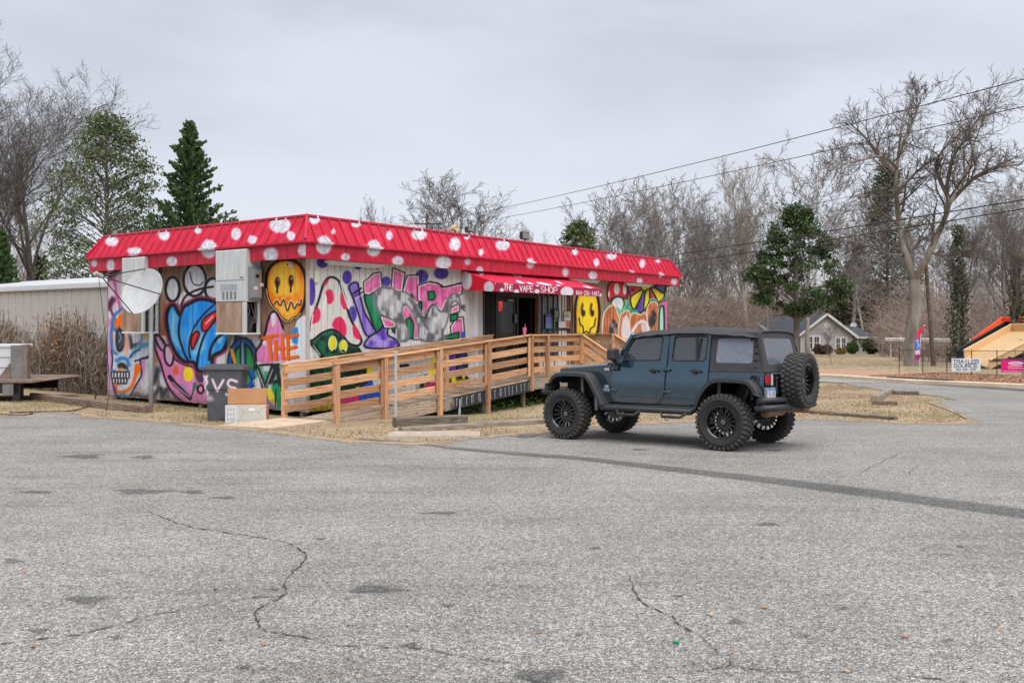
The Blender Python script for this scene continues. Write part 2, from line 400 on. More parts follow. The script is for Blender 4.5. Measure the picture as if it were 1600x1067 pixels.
def flatcanvas(wd, h, bg):
    X, Y = np.meshgrid(np.arange(wd) + .5, h - (np.arange(h) + .5)); return Canvas(X, Y, bg)
CROP = {'A': (130, 370, 7.115), 'B': (150, 500, 7.115), 'C': (310, 370, 7.115), 'D': (310, 510, 7.115), 'E': (470, 380, 7.115), 'F': (560, 380, 7.115), 'G': (430, 520, 7.115), 'H': (600, 520, 7.115),
        'I': (720, 410, 7.115), 'K': (880, 410, 7.115), 'L': (940, 430, 11.86), 'P': (120, 320, 2.964), 'Q': (400, 330, 2.964), 'S': (700, 360, 3.334)}
def cq(k, pts):
    x, y, s = CROP[k]; return [(x + a / s, y + b / s) for a, b in pts]

# ================================================================== THE GROUND
def gridmesh(name, xs, ys, zoff, mat, **k):
    vs = [(x, y, zg(x, y) + zoff) for y in ys for x in xs]; n = len(xs)
    fs = [(j * n + i, j * n + i + 1, (j + 1) * n + i + 1, (j + 1) * n + i) for j in range(len(ys) - 1) for i in range(n - 1)]
    return obj(name, mesh(name, vs, fs, mat, True), **k)
def sheet(name, poly, zoff, mat, step=1.0, up=None, **k):
    bm = bmesh.new(); f = bm.faces.new([bm.verts.new((p[0], p[1], 0)) for p in poly])
    bmesh.ops.triangulate(bm, faces=[f])
    xs = [p[0] for p in poly]; ys = [p[1] for p in poly]
    for ax, lo, hi in ((0, min(xs), max(xs)), (1, min(ys), max(ys))):
        q = math.floor(lo / step) * step + step
        while q < hi:
            co = [0, 0, 0]; no = [0, 0, 0]; co[ax] = q; no[ax] = 1
            bmesh.ops.bisect_plane(bm, geom=bm.verts[:] + bm.edges[:] + bm.faces[:], plane_co=co, plane_no=no, dist=1e-5); q += step
    for v in bm.verts: v.co.z = zg(v.co.x, v.co.y) + zoff
    bmesh.ops.recalc_face_normals(bm, faces=bm.faces)
    if sum(f.normal.z for f in bm.faces) < 0: bmesh.ops.reverse_faces(bm, faces=bm.faces)
    me = bpy.data.meshes.new(name); bm.to_mesh(me); bm.free(); me.materials.append(mat)
    return obj(name, me, **k)

def soilmat():
    b = NB('dry_yard_soil'); v = b.coord((1, 1, 1), rnd=False)
    c = b.ramp(b.noise(v, .35, 6, .6), [(.3, srgb((138, 116, 94))), (.5, srgb((166, 146, 118))), (.62, srgb((134, 126, 90))), (.75, srgb((150, 124, 102)))])
    c = b.mix(c, b.ramp(b.noise(v, 9, 6, .75), [(.3, g3(.62)), (.7, g3(1.25))]), 1.0, 'MULTIPLY')
    c = b.mix(c, b.ramp(b.noise(v, 60, 3, .7), [(.3, g3(.7)), (.7, g3(1.2))]), 1.0, 'MULTIPLY')
    b.l(c, b.p.inputs['Base Color']); b.p.inputs['Roughness'].default_value = .95; b.bump(b.noise(v, 25, 5, .7), .6, .03); return b.m
def asphaltmat(name, dark=1.0, tint=(1, 1, 1), sc=1.0, base=None, alpha=False):
    b = NB(name); v = b.coord((1, 1, 1), rnd=False)
    vo = b.n('ShaderNodeTexVoronoi', feature='F1'); vo.inputs['Scale'].default_value = 78 * sc; b.l(v, vo.inputs['Vector'])
    sep = b.n('ShaderNodeSeparateColor'); b.l(vo.outputs['Color'], sep.inputs[0])
    lo, md, hi = (.055, .20, .50)
    st = b.ramp(sep.outputs[0], [(.0, (.10, .098, .094)), (.30, (.175, .170, .162)), (.62, (.235, .23, .22)), (.9, (.315, .31, .30)), (1, (.44, .435, .42))])
    gap = b.ramp(vo.outputs['Distance'], [(.35, g3(1)), (.75, g3(.42))]); c = b.mix(st, gap, 1.0, 'MULTIPLY')
    vo2 = b.n('ShaderNodeTexVoronoi', feature='F1'); vo2.inputs['Scale'].default_value = 30 * sc; b.l(v, vo2.inputs['Vector'])
    s2 = b.n('ShaderNodeSeparateColor'); b.l(vo2.outputs['Color'], s2.inputs[0])
    c = b.mix(c, b.ramp(s2.outputs[1], [(0, g3(.70)), (1, g3(1.30))]), 1.0, 'MULTIPLY')
    c = b.mix(c, b.ramp(b.noise(v, .5, 6, .62), [(.3, g3(.86)), (.7, g3(1.14))]), 1.0, 'MULTIPLY')
    v3 = b.coord((.35, 1.8, 1), rnd=False)
    c = b.mix(c, b.ramp(b.noise(v3, 1.1, 5, .65), [(.27, g3(.74)), (.44, g3(.98)), (.75, g3(1.12))]), 1.0, 'MULTIPLY')
    rust = b.ramp(b.noise(v, 3.1, 5, .7), [(.70, g3(0)), (.80, g3(.5))]); c = b.mix(c, (.19, .145, .115, 1), rust)
    c = b.mix(c, (dark * tint[0], dark * tint[1], dark * tint[2], 1), 1.0, 'MULTIPLY')
    b.l(c, b.p.inputs['Base Color']); b.p.inputs['Roughness'].default_value = .9; b.p.inputs['Specular IOR Level'].default_value = .25
    b.bump(sep.outputs[1], .35, .006)
    if alpha:
        at_ = b.n('ShaderNodeAttribute', attribute_name='edge'); nn = b.noise(v, 19, 8, .8)
        ad = b.n('ShaderNodeMath', operation='MULTIPLY_ADD'); b.l(nn, ad.inputs[0]); ad.inputs[1].default_value = 1.6; ad.inputs[2].default_value = -.8
        a2 = b.n('ShaderNodeMath', operation='ADD'); b.l(at_.outputs['Fac'], a2.inputs[0]); b.l(ad.outputs[0], a2.inputs[1])
        fac = b.ramp(a2.outputs[0], [(.20, g3(0)), (.95, g3(.78))])
        t = b.n('ShaderNodeBsdfTransparent'); ms = b.n('ShaderNodeMixShader'); b.l(fac, ms.inputs[0]); b.l(t.outputs[0], ms.inputs[1]); b.l(b.p.outputs[0], ms.inputs[2]); b.l(ms.outputs[0], b.out.inputs['Surface'])
    return b.m
m_soil = soilmat(); m_asph = asphaltmat('worn_chip_asphalt', 1.40, (1, .985, .965), 1.55); m_road = asphaltmat('road_asphalt', 1.62, (1, 1, .99)); m_seam = asphaltmat('darker_asphalt', .80, sc=1.5, alpha=True)
m_leaflit = M('leaf_litter', (150, 116, 92), .95, var=.3, scale=7, bump=.8, bscale=30, col2=(176, 138, 112), fine=.4)
m_conc = M('old_concrete', (176, 170, 160), .9, var=.15, scale=4, bump=.4, bscale=50, fine=.2)

def axis(lo, hi, fine):
    o = []; v = lo
    while v < hi:
        o.append(v); d = 0 if fine[0] <= v <= fine[1] else min(abs(v - fine[0]), abs(v - fine[1])); v += 1 if d == 0 else max(1, min(20, d * .25))
        if o[-1] < fine[0] < v: v = fine[0]
    return o + [hi]
gridmesh('ground', axis(-420, 420, (-26, 26)), axis(-40, 900, (-10, 60)), 0, m_soil, kind='structure')
LOTPX = [(-260, 655), (0, 647), (50, 648), (84, 644), (124, 646), (150, 652), (190, 653), (236, 656), (264, 660), (320, 665), (352, 668), (400, 672), (450, 677), (510, 686), (560, 690), (600, 692), (650, 694), (700, 691),
         (752, 684), (800, 679), (850, 673), (905, 667), (960, 663), (1030, 660), (1140, 657), (1240, 655), (1270, 655), (1330, 657), (1399, 661), (1450, 663), (1499, 660.5), (1514, 657), (1497, 647.5), (1474, 638), (1450, 630), (1468, 628), (1494, 626.4), (1462, 619), (1436, 616.6), (1410, 613.5), (1379, 610.5), (1341, 604.5), (1316, 599)]
rnd = random.Random(3)
lot = [at(a, b) for a, b in LOTPX]; tipi = len(lot)
KERB = [at(1304, 591.5), at(1416, 599.3), at(1600, 607.5)]
kd = (KERB[2] - KERB[0]); kd.z = 0; kd.normalize()
kl, kr = KERB[0] - kd * 60, KERB[2] + kd * 45
jl = []
for i, p in enumerate(lot[:-1]):      # ragged edge where grass creeps over the asphalt
    q = lot[i + 1]; k = max(1, int((q - p).length / .35))
    for j in range(k):
        t = j / k; jl.append(p.lerp(q, t) + Vector((rnd.uniform(-.07, .07), rnd.uniform(-.1, .1), 0)))
jl.append(lot[-1])
nearroad = lot[-1]
road_near_left = nearroad - kd * 58 + Vector((-.3, .4, 0))
apron = [Vector((24, 16, 0)), Vector((30, 5, 0)), Vector((30, -12, 0)), Vector((-30, -12, 0)), Vector((-30, 12, 0))]
sheet('parking_lot', jl + [KERB[0] + Vector((2.2, -2.2, 0)), KERB[2] + kd * 8 + Vector((-2, -1, 0))] + apron, .016, m_asph, 1.0, kind='structure')
sheet('road', [nearroad + Vector((.0, 0, 0)), road_near_left, kl, KERB[0], KERB[1], KERB[2], kr, kr + Vector((-9, -3, 0)), KERB[2] + kd * 7 + Vector((-3, -2, 0)), KERB[0] + Vector((2.4, -2.6, 0))], .024, m_road, 1.0, kind='structure')
# kerb beyond the road with a storm drain inlet, leaf covered verge behind it
def strip(name, pts, prof, mat, **k):
    """sweep a cross-section (side, height) along a path that follows the ground"""
    m = MB(); P = [Vector(p) for p in pts]; rows = []
    for i, p in enumerate(P):
        d = (P[min(i + 1, len(P) - 1)] - P[max(i - 1, 0)]); d.z = 0; d.normalize(); n = Vector((-d.y, d.x, 0))
        for (a, h) in prof: q = p + n * a; m.v.append((q.x, q.y, zg(p.x, p.y) + h))
    c = len(prof)
    for i in range(len(P) - 1):
        for j in range(c): m.f.append((i * c + j, i * c + (j + 1) % c, (i + 1) * c + (j + 1) % c, (i + 1) * c + j)); m.mi.append(0)
    m.f.append(tuple(range(c))); m.mi.append(0); m.f.append(tuple((len(P) - 1) * c + j for j in range(c - 1, -1, -1))); m.mi.append(0)
    return m.build(name, mat, **k)
def dens(a, b, st):
    n = max(1, int((b - a).length / st)); return [a.lerp(b, i / n) for i in range(n + 1)]
kp = dens(kl, KERB[0], 2) + dens(KERB[0], KERB[1], 1)[1:] + dens(KERB[1], KERB[2], 1)[1:] + dens(KERB[2], kr, 2)[1:]
m_kerb = M('pale_kerb_concrete', (205, 184, 160), .9, var=.12, scale=3, bump=.3, fine=.15)
strip('kerb', kp, [(0, -.05), (0, .14), (.03, .16), (.34, .16), (.34, -.05)], m_kerb, kind='structure')
verge = [p + Vector((-kd.y, kd.x, 0)) * .36 for p in kp] + [p + Vector((-kd.y, kd.x, 0)) * 7.5 for p in reversed(kp)]
sheet('verge', verge, .05, m_leaflit, 1.5, kind='structure')
drain = empty('storm_drain', at(1432, 599), math.atan2(kd.y, kd.x), label='dark slot of a storm drain set in the far kerb', cat='storm drain')
m_black = M('black_steel', (24, 24, 26), .5, var=.2, bump=.1); m_iron = M('cast_iron', (52, 50, 50), .7, var=.2, bump=.3)
mb = MB(); mb.box((-1.1, -.06, .02), (1.1, -.006, .12)); mb.build('inlet', m_black, drain)
mb = MB(); mb.bbox((-1.25, -.03, .165), (1.25, .40, .20), .01); mb.build('cover_slab', m_iron, drain)

# dark seam across the lot, oil stains, cracks: thin sheets that lie on the asphalt
def soft(name, rows, zoff, mat, **k):
    """sheet of quads; rows of points, with an attribute that falls to 0 at the rim"""
    n = len(rows[0]); vs = []; at_ = []
    for i, r in enumerate(rows):
        for j, p in enumerate(r): vs.append((p[0], p[1], zg(p[0], p[1]) + zoff)); at_.append(p[2])
    fs = [(i * n + j, i * n + j + 1, (i + 1) * n + j + 1, (i + 1) * n + j) for i in range(len(rows) - 1) for j in range(n - 1)]
    me = mesh(name, vs, fs, mat); a = me.attributes.new('edge', 'FLOAT', 'POINT'); a.data.foreach_set('value', at_); return obj(name, me, **k)
cen = [(560, 686, 3), (640, 693, 4), (700, 701, 5), (760, 707, 6), (820, 711.5, 6.5), (900, 717, 7.5), (1000, 729, 9), (1100, 741, 11), (1200, 752, 13), (1300, 765, 15), (1400, 778, 17), (1500, 792, 18), (1600, 805, 19), (1720, 822, 20)]
rows = []
for i in range(len(cen) - 1):
    for t in (0, .25, .5, .75):
        x = cen[i][0] + (cen[i + 1][0] - cen[i][0]) * t; y = cen[i][1] + (cen[i + 1][1] - cen[i][1]) * t; hw = (cen[i][2] + (cen[i + 1][2] - cen[i][2]) * t) * .56
        r = []
        for s_, e in ((-1, 0), (-.55, .7), (0, 1), (.5, .8), (1, 0)): p = at(x, y + s_ * hw); r.append((p.x, p.y, e))
        rows.append(r)
soft('asphalt_seam', rows, .0195, m_seam, kind='structure')
STAINS = [(222, 770, 62, 6), (300, 771, 25, 4), (130, 715, 42, 5), (225, 716, 24, 4), (135, 941, 48, 9), (585, 925, 60, 9), (690, 804, 42, 3), (845, 1062, 46, 14), (1150, 976, 18, 7), (1200, 822, 26, 4), (640, 1013, 20, 6), (55, 771, 40, 3), (1190, 875, 5, 3), (1500, 857, 9, 3), (1260, 998, 9, 4), (905, 995, 9, 3), (350, 780, 26, 3), (820, 683, 30, 3),
          (1320, 955, 12, 4), (700, 950, 14, 4), (430, 925, 12, 3), (1060, 935, 12, 3), (1450, 928, 10, 3), (930, 860, 14, 3), (1210, 705, 20, 2), (1000, 704, 18, 2), (500, 845, 12, 2.4), (60, 990, 20, 6), (180, 1000, 12, 4), (1480, 1005, 12, 4), (380, 1048, 14, 6), (20, 880, 20, 6)]
for (x, y, rx, ry) in STAINS:
    rows = []
    for i in range(5):
        rr = i / 4; r = []
        for j in range(17):
            a = 2 * math.pi * j / 16; wob = 1 + .22 * math.sin(3 * a + x) + .15 * math.sin(5 * a + y)
            p = at(x + rx * rr * math.cos(a) * wob, y + ry * rr * math.sin(a) * wob); r.append((p.x, p.y, (1 - rr) * (3.0 if y > 1055 else 1.5)))
        rows.append(r)
    soft('oil_stain', rows, .0195, m_seam, kind='structure')
m_crack = M('crack_dark', (66, 64, 62), .95, var=.3, scale=20)
CR = [([(230, 800), (262, 815), (285, 823), (330, 832), (375, 838), (420, 846), (446, 850), (465, 860), (478, 872), (472, 885), (456, 898), (445, 915), (444, 935), (400, 938), (350, 945), (300, 955), (240, 965), (190, 980), (120, 997), (60, 1003), (0, 1011)], 1.0),
      ([(445, 935), (400, 958), (403, 975), (412, 990), (470, 1000), (520, 1013), (600, 1017), (660, 1019), (720, 1032), (800, 1041)], .8), ([(985, 905), (992, 930), (1010, 950), (1050, 968), (1058, 978), (1095, 1000), (1120, 1024), (1140, 1045), (1075, 1057)], .9),
      ([(1140, 1045), (1200, 1054), (1330, 1056), (1480, 1068)], .8), ([(330, 820), (400, 808), (470, 803), (540, 795)], .5), ([(20, 767), (60, 772), (85, 776), (110, 771)], .8), ([(1340, 745), (1380, 722), (1410, 709)], .5), ([(1422, 745), (1425, 735), (1440, 728)], .5)]
for pts, wd in CR:
    P = smoothpts(pts, False, 6); vs = []; rr = random.Random(len(pts))
    pw = [at(p[0] + rr.uniform(-2.0, 2.0), p[1] + rr.uniform(-1.2, 1.2)) for p in P]
    for i, p in enumerate(pw):
        d = pw[min(i + 1, len(pw) - 1)] - pw[max(0, i - 1)]; n = Vector((-d.y, d.x, 0)).normalized(); ww = wd * .0052 * rr.choice((.25, .4, .6, .9, 1.3, 1.8))
        for s_ in (-1, 1): q = p + n * ww * s_; vs.append((q.x, q.y, zg(q.x, q.y) + .0225))
    obj('pavement_crack', mesh('pavement_crack', vs, [(2 * i, 2 * i + 1, 2 * i + 3, 2 * i + 2) for i in range(len(pw) - 1)], m_crack), kind='structure')

# ================================================================== THE SHOP
ORI = Vector((-4.64, 20.8, -.45)); RZ = math.atan2(.805, .593)
SM = Matrix.Translation(ORI) @ Matrix.Rotation(RZ, 4, 'Z')
LF, LL, WH = 17.8, 8.26, 3.5
def S(x, y, z): return SM @ Vector((x, y, z))
def proj(P):
    return CX + FPX * P[..., 0] / P[..., 1], HY - FPX * (P[..., 2] - H) / P[..., 1]
def localgrid(fx, wd, h):
    """photo pixel of every texel of a surface: fx(u, v) gives shop-local x, y, z arrays"""
    u, v = np.meshgrid((np.arange(wd) + .5) / wd, (np.arange(h) + .5) / h); x, y, z = fx(u, v)
    c, q = math.cos(RZ), math.sin(RZ)
    return proj(np.stack([ORI.x + x * c - y * q, ORI.y + x * q + y * c, ORI.z + z], -1))
BLK = (20, 18, 22); WHT = (214, 214, 219); PNK = (226, 128, 178); GRN = (18, 128, 80); PUR = (84, 66, 165); RED = (214, 40, 88); BLU = (22, 136, 226); ORG = (240, 112, 24); YEL = (232, 214, 40)
BRN = (150, 118, 96)

def paint_left():
    X, Y = localgrid(lambda u, v: (u * 0, u * LL, v * WH), 700, 300); c = Canvas(X, Y, (206, 206, 211))
    F = lambda k, p, col, **kw: c.fill(cq(k, p), col, **kw)
    T = lambda k, p, col, wd=1.5, **kw: c.stroke(cq(k, p), col, wd, **kw)
    # bare brown boards
    c.fill([(228, 398), (345, 398), (345, 470), (300, 440), (268, 478), (262, 525), (240, 525)], BRN, smooth=False, soft=1.2, col2=(124, 94, 74))
    c.fill([(405, 398), (484, 398), (484, 520), (462, 520), (455, 545), (405, 540)], BRN, smooth=False, soft=1.2, col2=(120, 90, 70))
    c.fill([(240, 545), (250, 548), (247, 578), (240, 582)], (150, 116, 92), soft=1.5)
    # far end: pink haze, skull
    c.fill([(168, 420), (190, 420), (190, 640), (168, 640)], (216, 205, 216), smooth=False, soft=3, col2=(226, 170, 206))
    T('A', [(290, 450), (340, 410), (385, 372)], (92, 34, 74), 5, soft=3); T('A', [(290, 790), (310, 740), (335, 700)], (70, 22, 56), 4.5, soft=2.5)
    T('A', [(350, 470), (375, 620), (420, 800)], (196, 96, 160), 2.2, soft=1.5); T('A', [(310, 800), (350, 900), (400, 1010)], (120, 50, 96), 2, soft=1.2); T('A', [(280, 940), (330, 980)], (196, 110, 166), 4, soft=2.5)
    T('B', [(170, 30), (196, 120), (186, 260), (170, 340), (186, 420), (172, 520), (180, 640), (215, 790), (270, 860), (390, 840), (480, 700), (525, 620), (520, 450)], (210, 130, 196), 4.6, soft=2)
    F('B', [(190, 60), (250, 0), (420, -60), (600, 60), (600, 392), (500, 436), (512, 600), (440, 740), (370, 850), (250, 850), (205, 740), (178, 600), (190, 440), (180, 330), (196, 200)], (204, 208, 222), soft=1.2, out=(38, 34, 60), ow=1.0)
    F('B', [(210, 0), (330, 0), (300, 80), (230, 100)], ORG, soft=1.5); F('B', [(190, 100), (235, 120), (230, 300), (245, 360), (200, 350)], (232, 140, 60), soft=2, col2=(206, 196, 206))
    T('B', [(200, 60), (170, 140), (190, 330), (240, 380)], (40, 120, 190), 1.8, soft=1.6); T('A', [(440, 800), (350, 880), (330, 990), (390, 1060)], (44, 120, 190), 2.2, soft=1.4); F('A', [(400, 870), (440, 850), (440, 960), (380, 970)], ORG, soft=1.6)
    F('B', [(265, 95), (312, 160), (322, 250), (290, 330), (255, 340), (235, 260), (240, 150)], (58, 70, 88), soft=1.2, out=BLK, ow=1.0); T('B', [(262, 140), (280, 200), (262, 240)], (150, 160, 175), .8)
    F('B', [(355, 150), (400, 180), (420, 260), (490, 250), (440, 300), (390, 320), (372, 250)], (54, 54, 66), soft=2.4); F('B', [(330, 140), (360, 160), (370, 300), (350, 400), (320, 330)], (226, 170, 136), soft=3)
    T('B', [(400, 400), (460, 330), (520, 290), (590, 270)], (90, 160, 205), 3.4, soft=2); T('B', [(380, 420), (430, 360), (490, 330)], (40, 60, 100), 1.1); T('B', [(500, 300), (520, 180), (520, 140)], (60, 140, 190), 1.2)
    F('B', [(530, 140), (590, 140), (590, 200), (545, 190)], (226, 186, 90), soft=3)
    T('B', [(240, 450), (290, 425), (350, 440), (370, 500)], (60, 130, 200), 3.2, soft=2); F('B', [(245, 490), (300, 470), (350, 510), (365, 555), (300, 540), (255, 540)], (46, 46, 60), soft=1.6)
    F('B', [(260, 540), (300, 535), (320, 580), (270, 585)], (238, 140, 56), soft=2)
    T('B', [(185, 560), (240, 580), (300, 590), (365, 570)], (40, 120, 190), 2.6, soft=1.6)
    for x in (195, 225, 262, 296, 330, 358): F('B', [(x - 17, 580), (x + 14, 582), (x + 15, 640), (x - 15, 650)], (216, 218, 224), soft=.8, out=BLK, ow=.8)
    for x in (205, 236, 268, 300, 332): F('B', [(x - 15, 650), (x + 14, 648), (x + 12, 700), (x - 12, 704)], (210, 212, 220), soft=.8, out=BLK, ow=.8)
    T('B', [(225, 720), (232, 790), (310, 800), (400, 740), (440, 640), (480, 520)], ORG, 2.6, soft=1.4); F('B', [(440, 500), (500, 490), (495, 580), (440, 640)], ORG, soft=1.5)
    F('B', [(240, 840), (310, 815), (370, 850), (340, 862), (250, 860)], (34, 130, 205), soft=1.2); T('B', [(205, 740), (230, 830), (290, 860)], (40, 60, 130), 1.6)
    T('B', [(590, 400), (520, 430), (440, 455)], (46, 32, 66), 1.3)
    # wispy black and white patch
    F('B', [(420, 830), (470, 720), (520, 640), (590, 480), (600, 890), (420, 870)], (198, 198, 204), soft=2, col2=(170, 170, 178)); T('B', [(410, 850), (460, 830), (520, 860), (590, 850)], (60, 60, 64), 3, soft=3.5)
    F('B', [(640, 560), (720, 470), (760, 600), (860, 760), (960, 900), (960, 925), (640, 890)], (204, 204, 210), soft=2, col2=(120, 120, 126), nz='b')
    for p in ([(640, 860), (690, 790), (720, 760), (740, 850)], [(760, 870), (780, 800), (830, 770), (900, 840)], [(640, 700), (670, 640), (690, 560)], [(860, 890), (930, 880), (960, 920)]): T('B', p, (44, 44, 48), 3.2, soft=3.2)
    F('B', [(830, 800), (900, 850), (960, 915), (860, 905), (770, 895), (790, 840)], (40, 40, 44), soft=4, col2=(150, 150, 155), nz='b')
    # pink coat-like field with dots
    F('B', [(650, 260), (720, 190), (800, 300), (880, 430), (1000, 500), (1100, 530), (1250, 600), (1250, 950), (1040, 935), (900, 850), (790, 700), (730, 500)], (228, 136, 190), soft=1.2, col2=(214, 120, 176), out=BLK, ow=1.1)
    F('B', [(660, 190), (700, 165), (760, 260), (800, 330), (760, 350), (700, 290)], (198, 150, 190), soft=1, out=BLK, ow=1.2); F('B', [(770, 300), (830, 290), (870, 380), (850, 490), (810, 500), (770, 430)], (214, 170, 206), soft=1, out=BLK, ow=1.3)
    c.ell(150 + 895 / 7.115, 500 + 560 / 7.115, 4.0, 7.4, (238, 96, 24)); c.ell(150 + 1032 / 7.115, 500 + 600 / 7.115, 7.8, 11.6, (244, 218, 30)); c.ell(150 + 985 / 7.115, 500 + 740 / 7.115, 4.6, 6, (170, 140, 200))
    T('B', [(825, 630), (880, 700), (960, 780), (1050, 870)], BLK, 3.2); T('B', [(860, 690), (950, 780), (1040, 850)], (176, 160, 180), 1.0); T('B', [(1060, 880), (1085, 790), (1100, 700)], BLK, 1.0)
    F('B', [(1090, 720), (1110, 690), (1130, 740), (1080, 800)], GRN, soft=1); c.ell(150 + 1168 / 7.115, 500 + 768 / 7.115, 4.6, 6.4, (222, 130, 184), out=BLK, ow=1.2)
    F('B', [(1110, 590), (1200, 560), (1200, 680), (1140, 690)], (70, 60, 76), soft=2)
    # abstract white puffs and a blue flame shape with red drops
    for x, y, rx, ry in ((270.5, 452, 11, 19), (305, 438, 17.5, 25), (334, 452, 13, 17)): c.ell(x, y, rx, ry, (212, 214, 222), col2=(196, 198, 206), out=BLK, ow=1.6)
    c.stroke([(283, 478), (292, 462), (312, 452), (334, 448)], BLK, 1.6); c.stroke([(297, 425), (302, 442), (312, 446), (318, 441)], BLK, .8); c.stroke([(262, 466), (272, 474), (264, 484)], BLK, 1.6)
    body = [(266, 480), (274, 478), (281, 492), (288, 480), (298, 474), (312, 468), (330, 470), (345, 478), (356, 500), (358, 524), (350, 546), (334, 556), (330, 574), (312, 580), (304, 566), (288, 564), (274, 548), (265, 524), (261, 496)]
    c.stroke(body, (164, 30, 54), 5.5, soft=2, closed=True); c.fill(body, BLU, col2=(60, 160, 236), out=BLK, ow=1.9)
    c.fill([(270, 488), (276, 492), (276, 520), (284, 545), (272, 535), (267, 510)], (130, 196, 238), soft=3); c.fill([(300, 515), (318, 522), (320, 545), (305, 556), (294, 540)], (120, 196, 240), soft=4); c.fill([(340, 500), (350, 512), (346, 536), (338, 530)], (120, 196, 240), soft=3)
    c.stroke([(283, 492), (280, 520), (286, 545), (294, 562)], BLK, 1.6)
    c.stroke([(352, 488), (338, 500), (322, 520), (312, 548), (308, 572)], BLK, 1.7); c.stroke([(336, 476), (318, 492), (302, 516), (296, 540), (298, 560)], BLK, 1.3); c.stroke([(354, 520), (340, 528), (330, 545), (328, 562)], BLK, 2.2)
    c.fill([(318, 500), (334, 488), (345, 486), (336, 500), (326, 514), (317, 516)], (226, 36, 44), out=BLK, ow=1.0); c.fill([(299, 530), (307, 518), (312, 522), (307, 536), (301, 546)], (214, 32, 44), out=BLK, ow=1.0); c.stroke([(322, 506), (334, 494)], (230, 210, 214), .9)
    # ring with a spoke, green inside
    F('D', [(330, 100), (360, 90), (350, 220), (330, 240)], (70, 120, 90), soft=2)
    F('D', [(400, 90), (470, 100), (450, 140), (400, 180)], (50, 50, 54), soft=3); F('D', [(640, 130), (640, 420), (700, 430), (700, 200)], (210, 214, 220), soft=2)
    c.ell(310 + 500 / 7.115, 510 + 430 / 7.115, 24, 43, (30, 88, 178), out=BLK, ow=1.1); c.ell(310 + 505 / 7.115, 510 + 440 / 7.115, 17.5, 34, GRN, col2=(28, 150, 84), out=BLK, ow=1.1)
    F('D', [(355, 260), (395, 260), (430, 400), (400, 400)], (238, 150, 50), soft=1.2)
    T('D', [(490, 200), (500, 420), (500, 720)], (110, 150, 200), 2.2); T('D', [(520, 200), (525, 430)], BLK, 1.0); T('D', [(470, 200), (475, 420)], BLK, .8); T('D', [(560, 480), (610, 560), (640, 660)], (30, 88, 178), 3.0); T('D', [(560, 700), (600, 600), (650, 500)], (30, 88, 178), 3)
    T('D', [(545, 480), (600, 590), (630, 560)], BLK, 1.0)
    # round drippy face in orange and yellow
    fc = [(760, 480), (775, 390), (830, 310), (930, 262), (1050, 262), (1140, 320), (1190, 440), (1200, 600), (1185, 740), (1140, 850), (1100, 900), (1060, 905), (1020, 945), (960, 930), (920, 890), (880, 830), (820, 770), (780, 680), (758, 580)]
    F('C', fc, (246, 160, 30), soft=1, col2=(240, 120, 20), out=BLK, ow=1.9); F('C', [(800, 420), (900, 300), (1060, 310), (1120, 420), (1110, 600), (1000, 660), (860, 640), (800, 560)], (244, 206, 70), soft=4, col2=(246, 190, 60)); F('C', [(880, 760), (1060, 780), (1100, 820), (1010, 900), (930, 850)], (246, 190, 60), soft=5)
    T('C', fc[9:19], (250, 220, 180), .7)
    for x, y, ry in ((885, 505, 55), (1037, 490, 62)): c.ell(310 + x / 7.115, 370 + y / 7.115, 4.8, ry / 6.3, (232, 110, 20), soft=2); c.ell(310 + x / 7.115, 370 + y / 7.115, 3.7, ry / 7.3, (30, 30, 32)); T('C', [(x, y), (x - 4, y + ry + 60)], (34, 30, 30), 1.4); c.ell(310 + (x + 8) / 7.115, 370 + (y - 24) / 7.115, .9, 1.6, (230, 226, 210))
    T('C', [(850, 745), (880, 705), (925, 755), (950, 690), (990, 815), (1030, 710), (1070, 790), (1100, 735), (1130, 750), (1150, 690)], (250, 226, 190), 1.5, soft=.8); T('C', [(850, 752), (880, 715), (920, 765), (955, 700), (995, 825), (1035, 725), (1075, 800), (1105, 745), (1135, 760), (1150, 700)], (50, 36, 26), 1.1)
    # pink cap, letters THE
    F('C', [(750, 1060), (770, 960), (815, 850), (865, 840), (920, 930), (950, 1020), (990, 1100), (990, 1420), (690, 1430), (640, 1290), (700, 1190)], (228, 138, 188), soft=1, col2=(216, 120, 176), out=BLK, ow=1.3); F('C', [(815, 860), (865, 855), (860, 960), (830, 1000), (815, 940)], (226, 222, 228), soft=1)
    F('D', [(640, 420), (760, 430), (960, 420), (960, 940), (700, 940)], (26, 140, 96), soft=1.4, col2=(206, 210, 212), nz='b')
    F('D', [(960, 0), (1110, 0), (1060, 90), (980, 120)], BRN, soft=1); F('D', [(1100, -60), (1210, -120), (1260, 60), (1240, 350), (960, 420), (960, 150), (1060, 90)], (216, 222, 232), soft=1.5)
    F('D', [(1040, 70), (1110, 10), (1110, 190), (1060, 180)], (40, 140, 210), soft=1)
    c.ell(310 + 738 / 7.115, 510 + 185 / 7.115, 3, 4, (230, 222, 230)); c.ell(310 + 840 / 7.115, 510 + 240 / 7.115, 2, 6, (230, 222, 230)); c.ell(310 + 900 / 7.115, 510 + 290 / 7.115, 1.6, 4, (230, 222, 230))
    for p in ([(725, 130), (880, 95)], [(790, 125), (810, 360)], [(860, 160), (868, 365)], [(935, 90), (950, 360)], [(860, 245), (955, 235)], [(985, 125), (1105, 90)], [(1000, 120), (1000, 360)], [(1000, 250), (1090, 225)], [(985, 355), (1110, 335)]):
        c.stroke(cq('D', [(a + 10, b + 8) for a, b in p]), (170, 60, 20), 2.0, smooth=False); c.stroke(cq('D', p), (240, 104, 24), 2.4, smooth=False)
    T('D', [(690, 430), (800, 425), (960, 420)], BLK, 1.6)
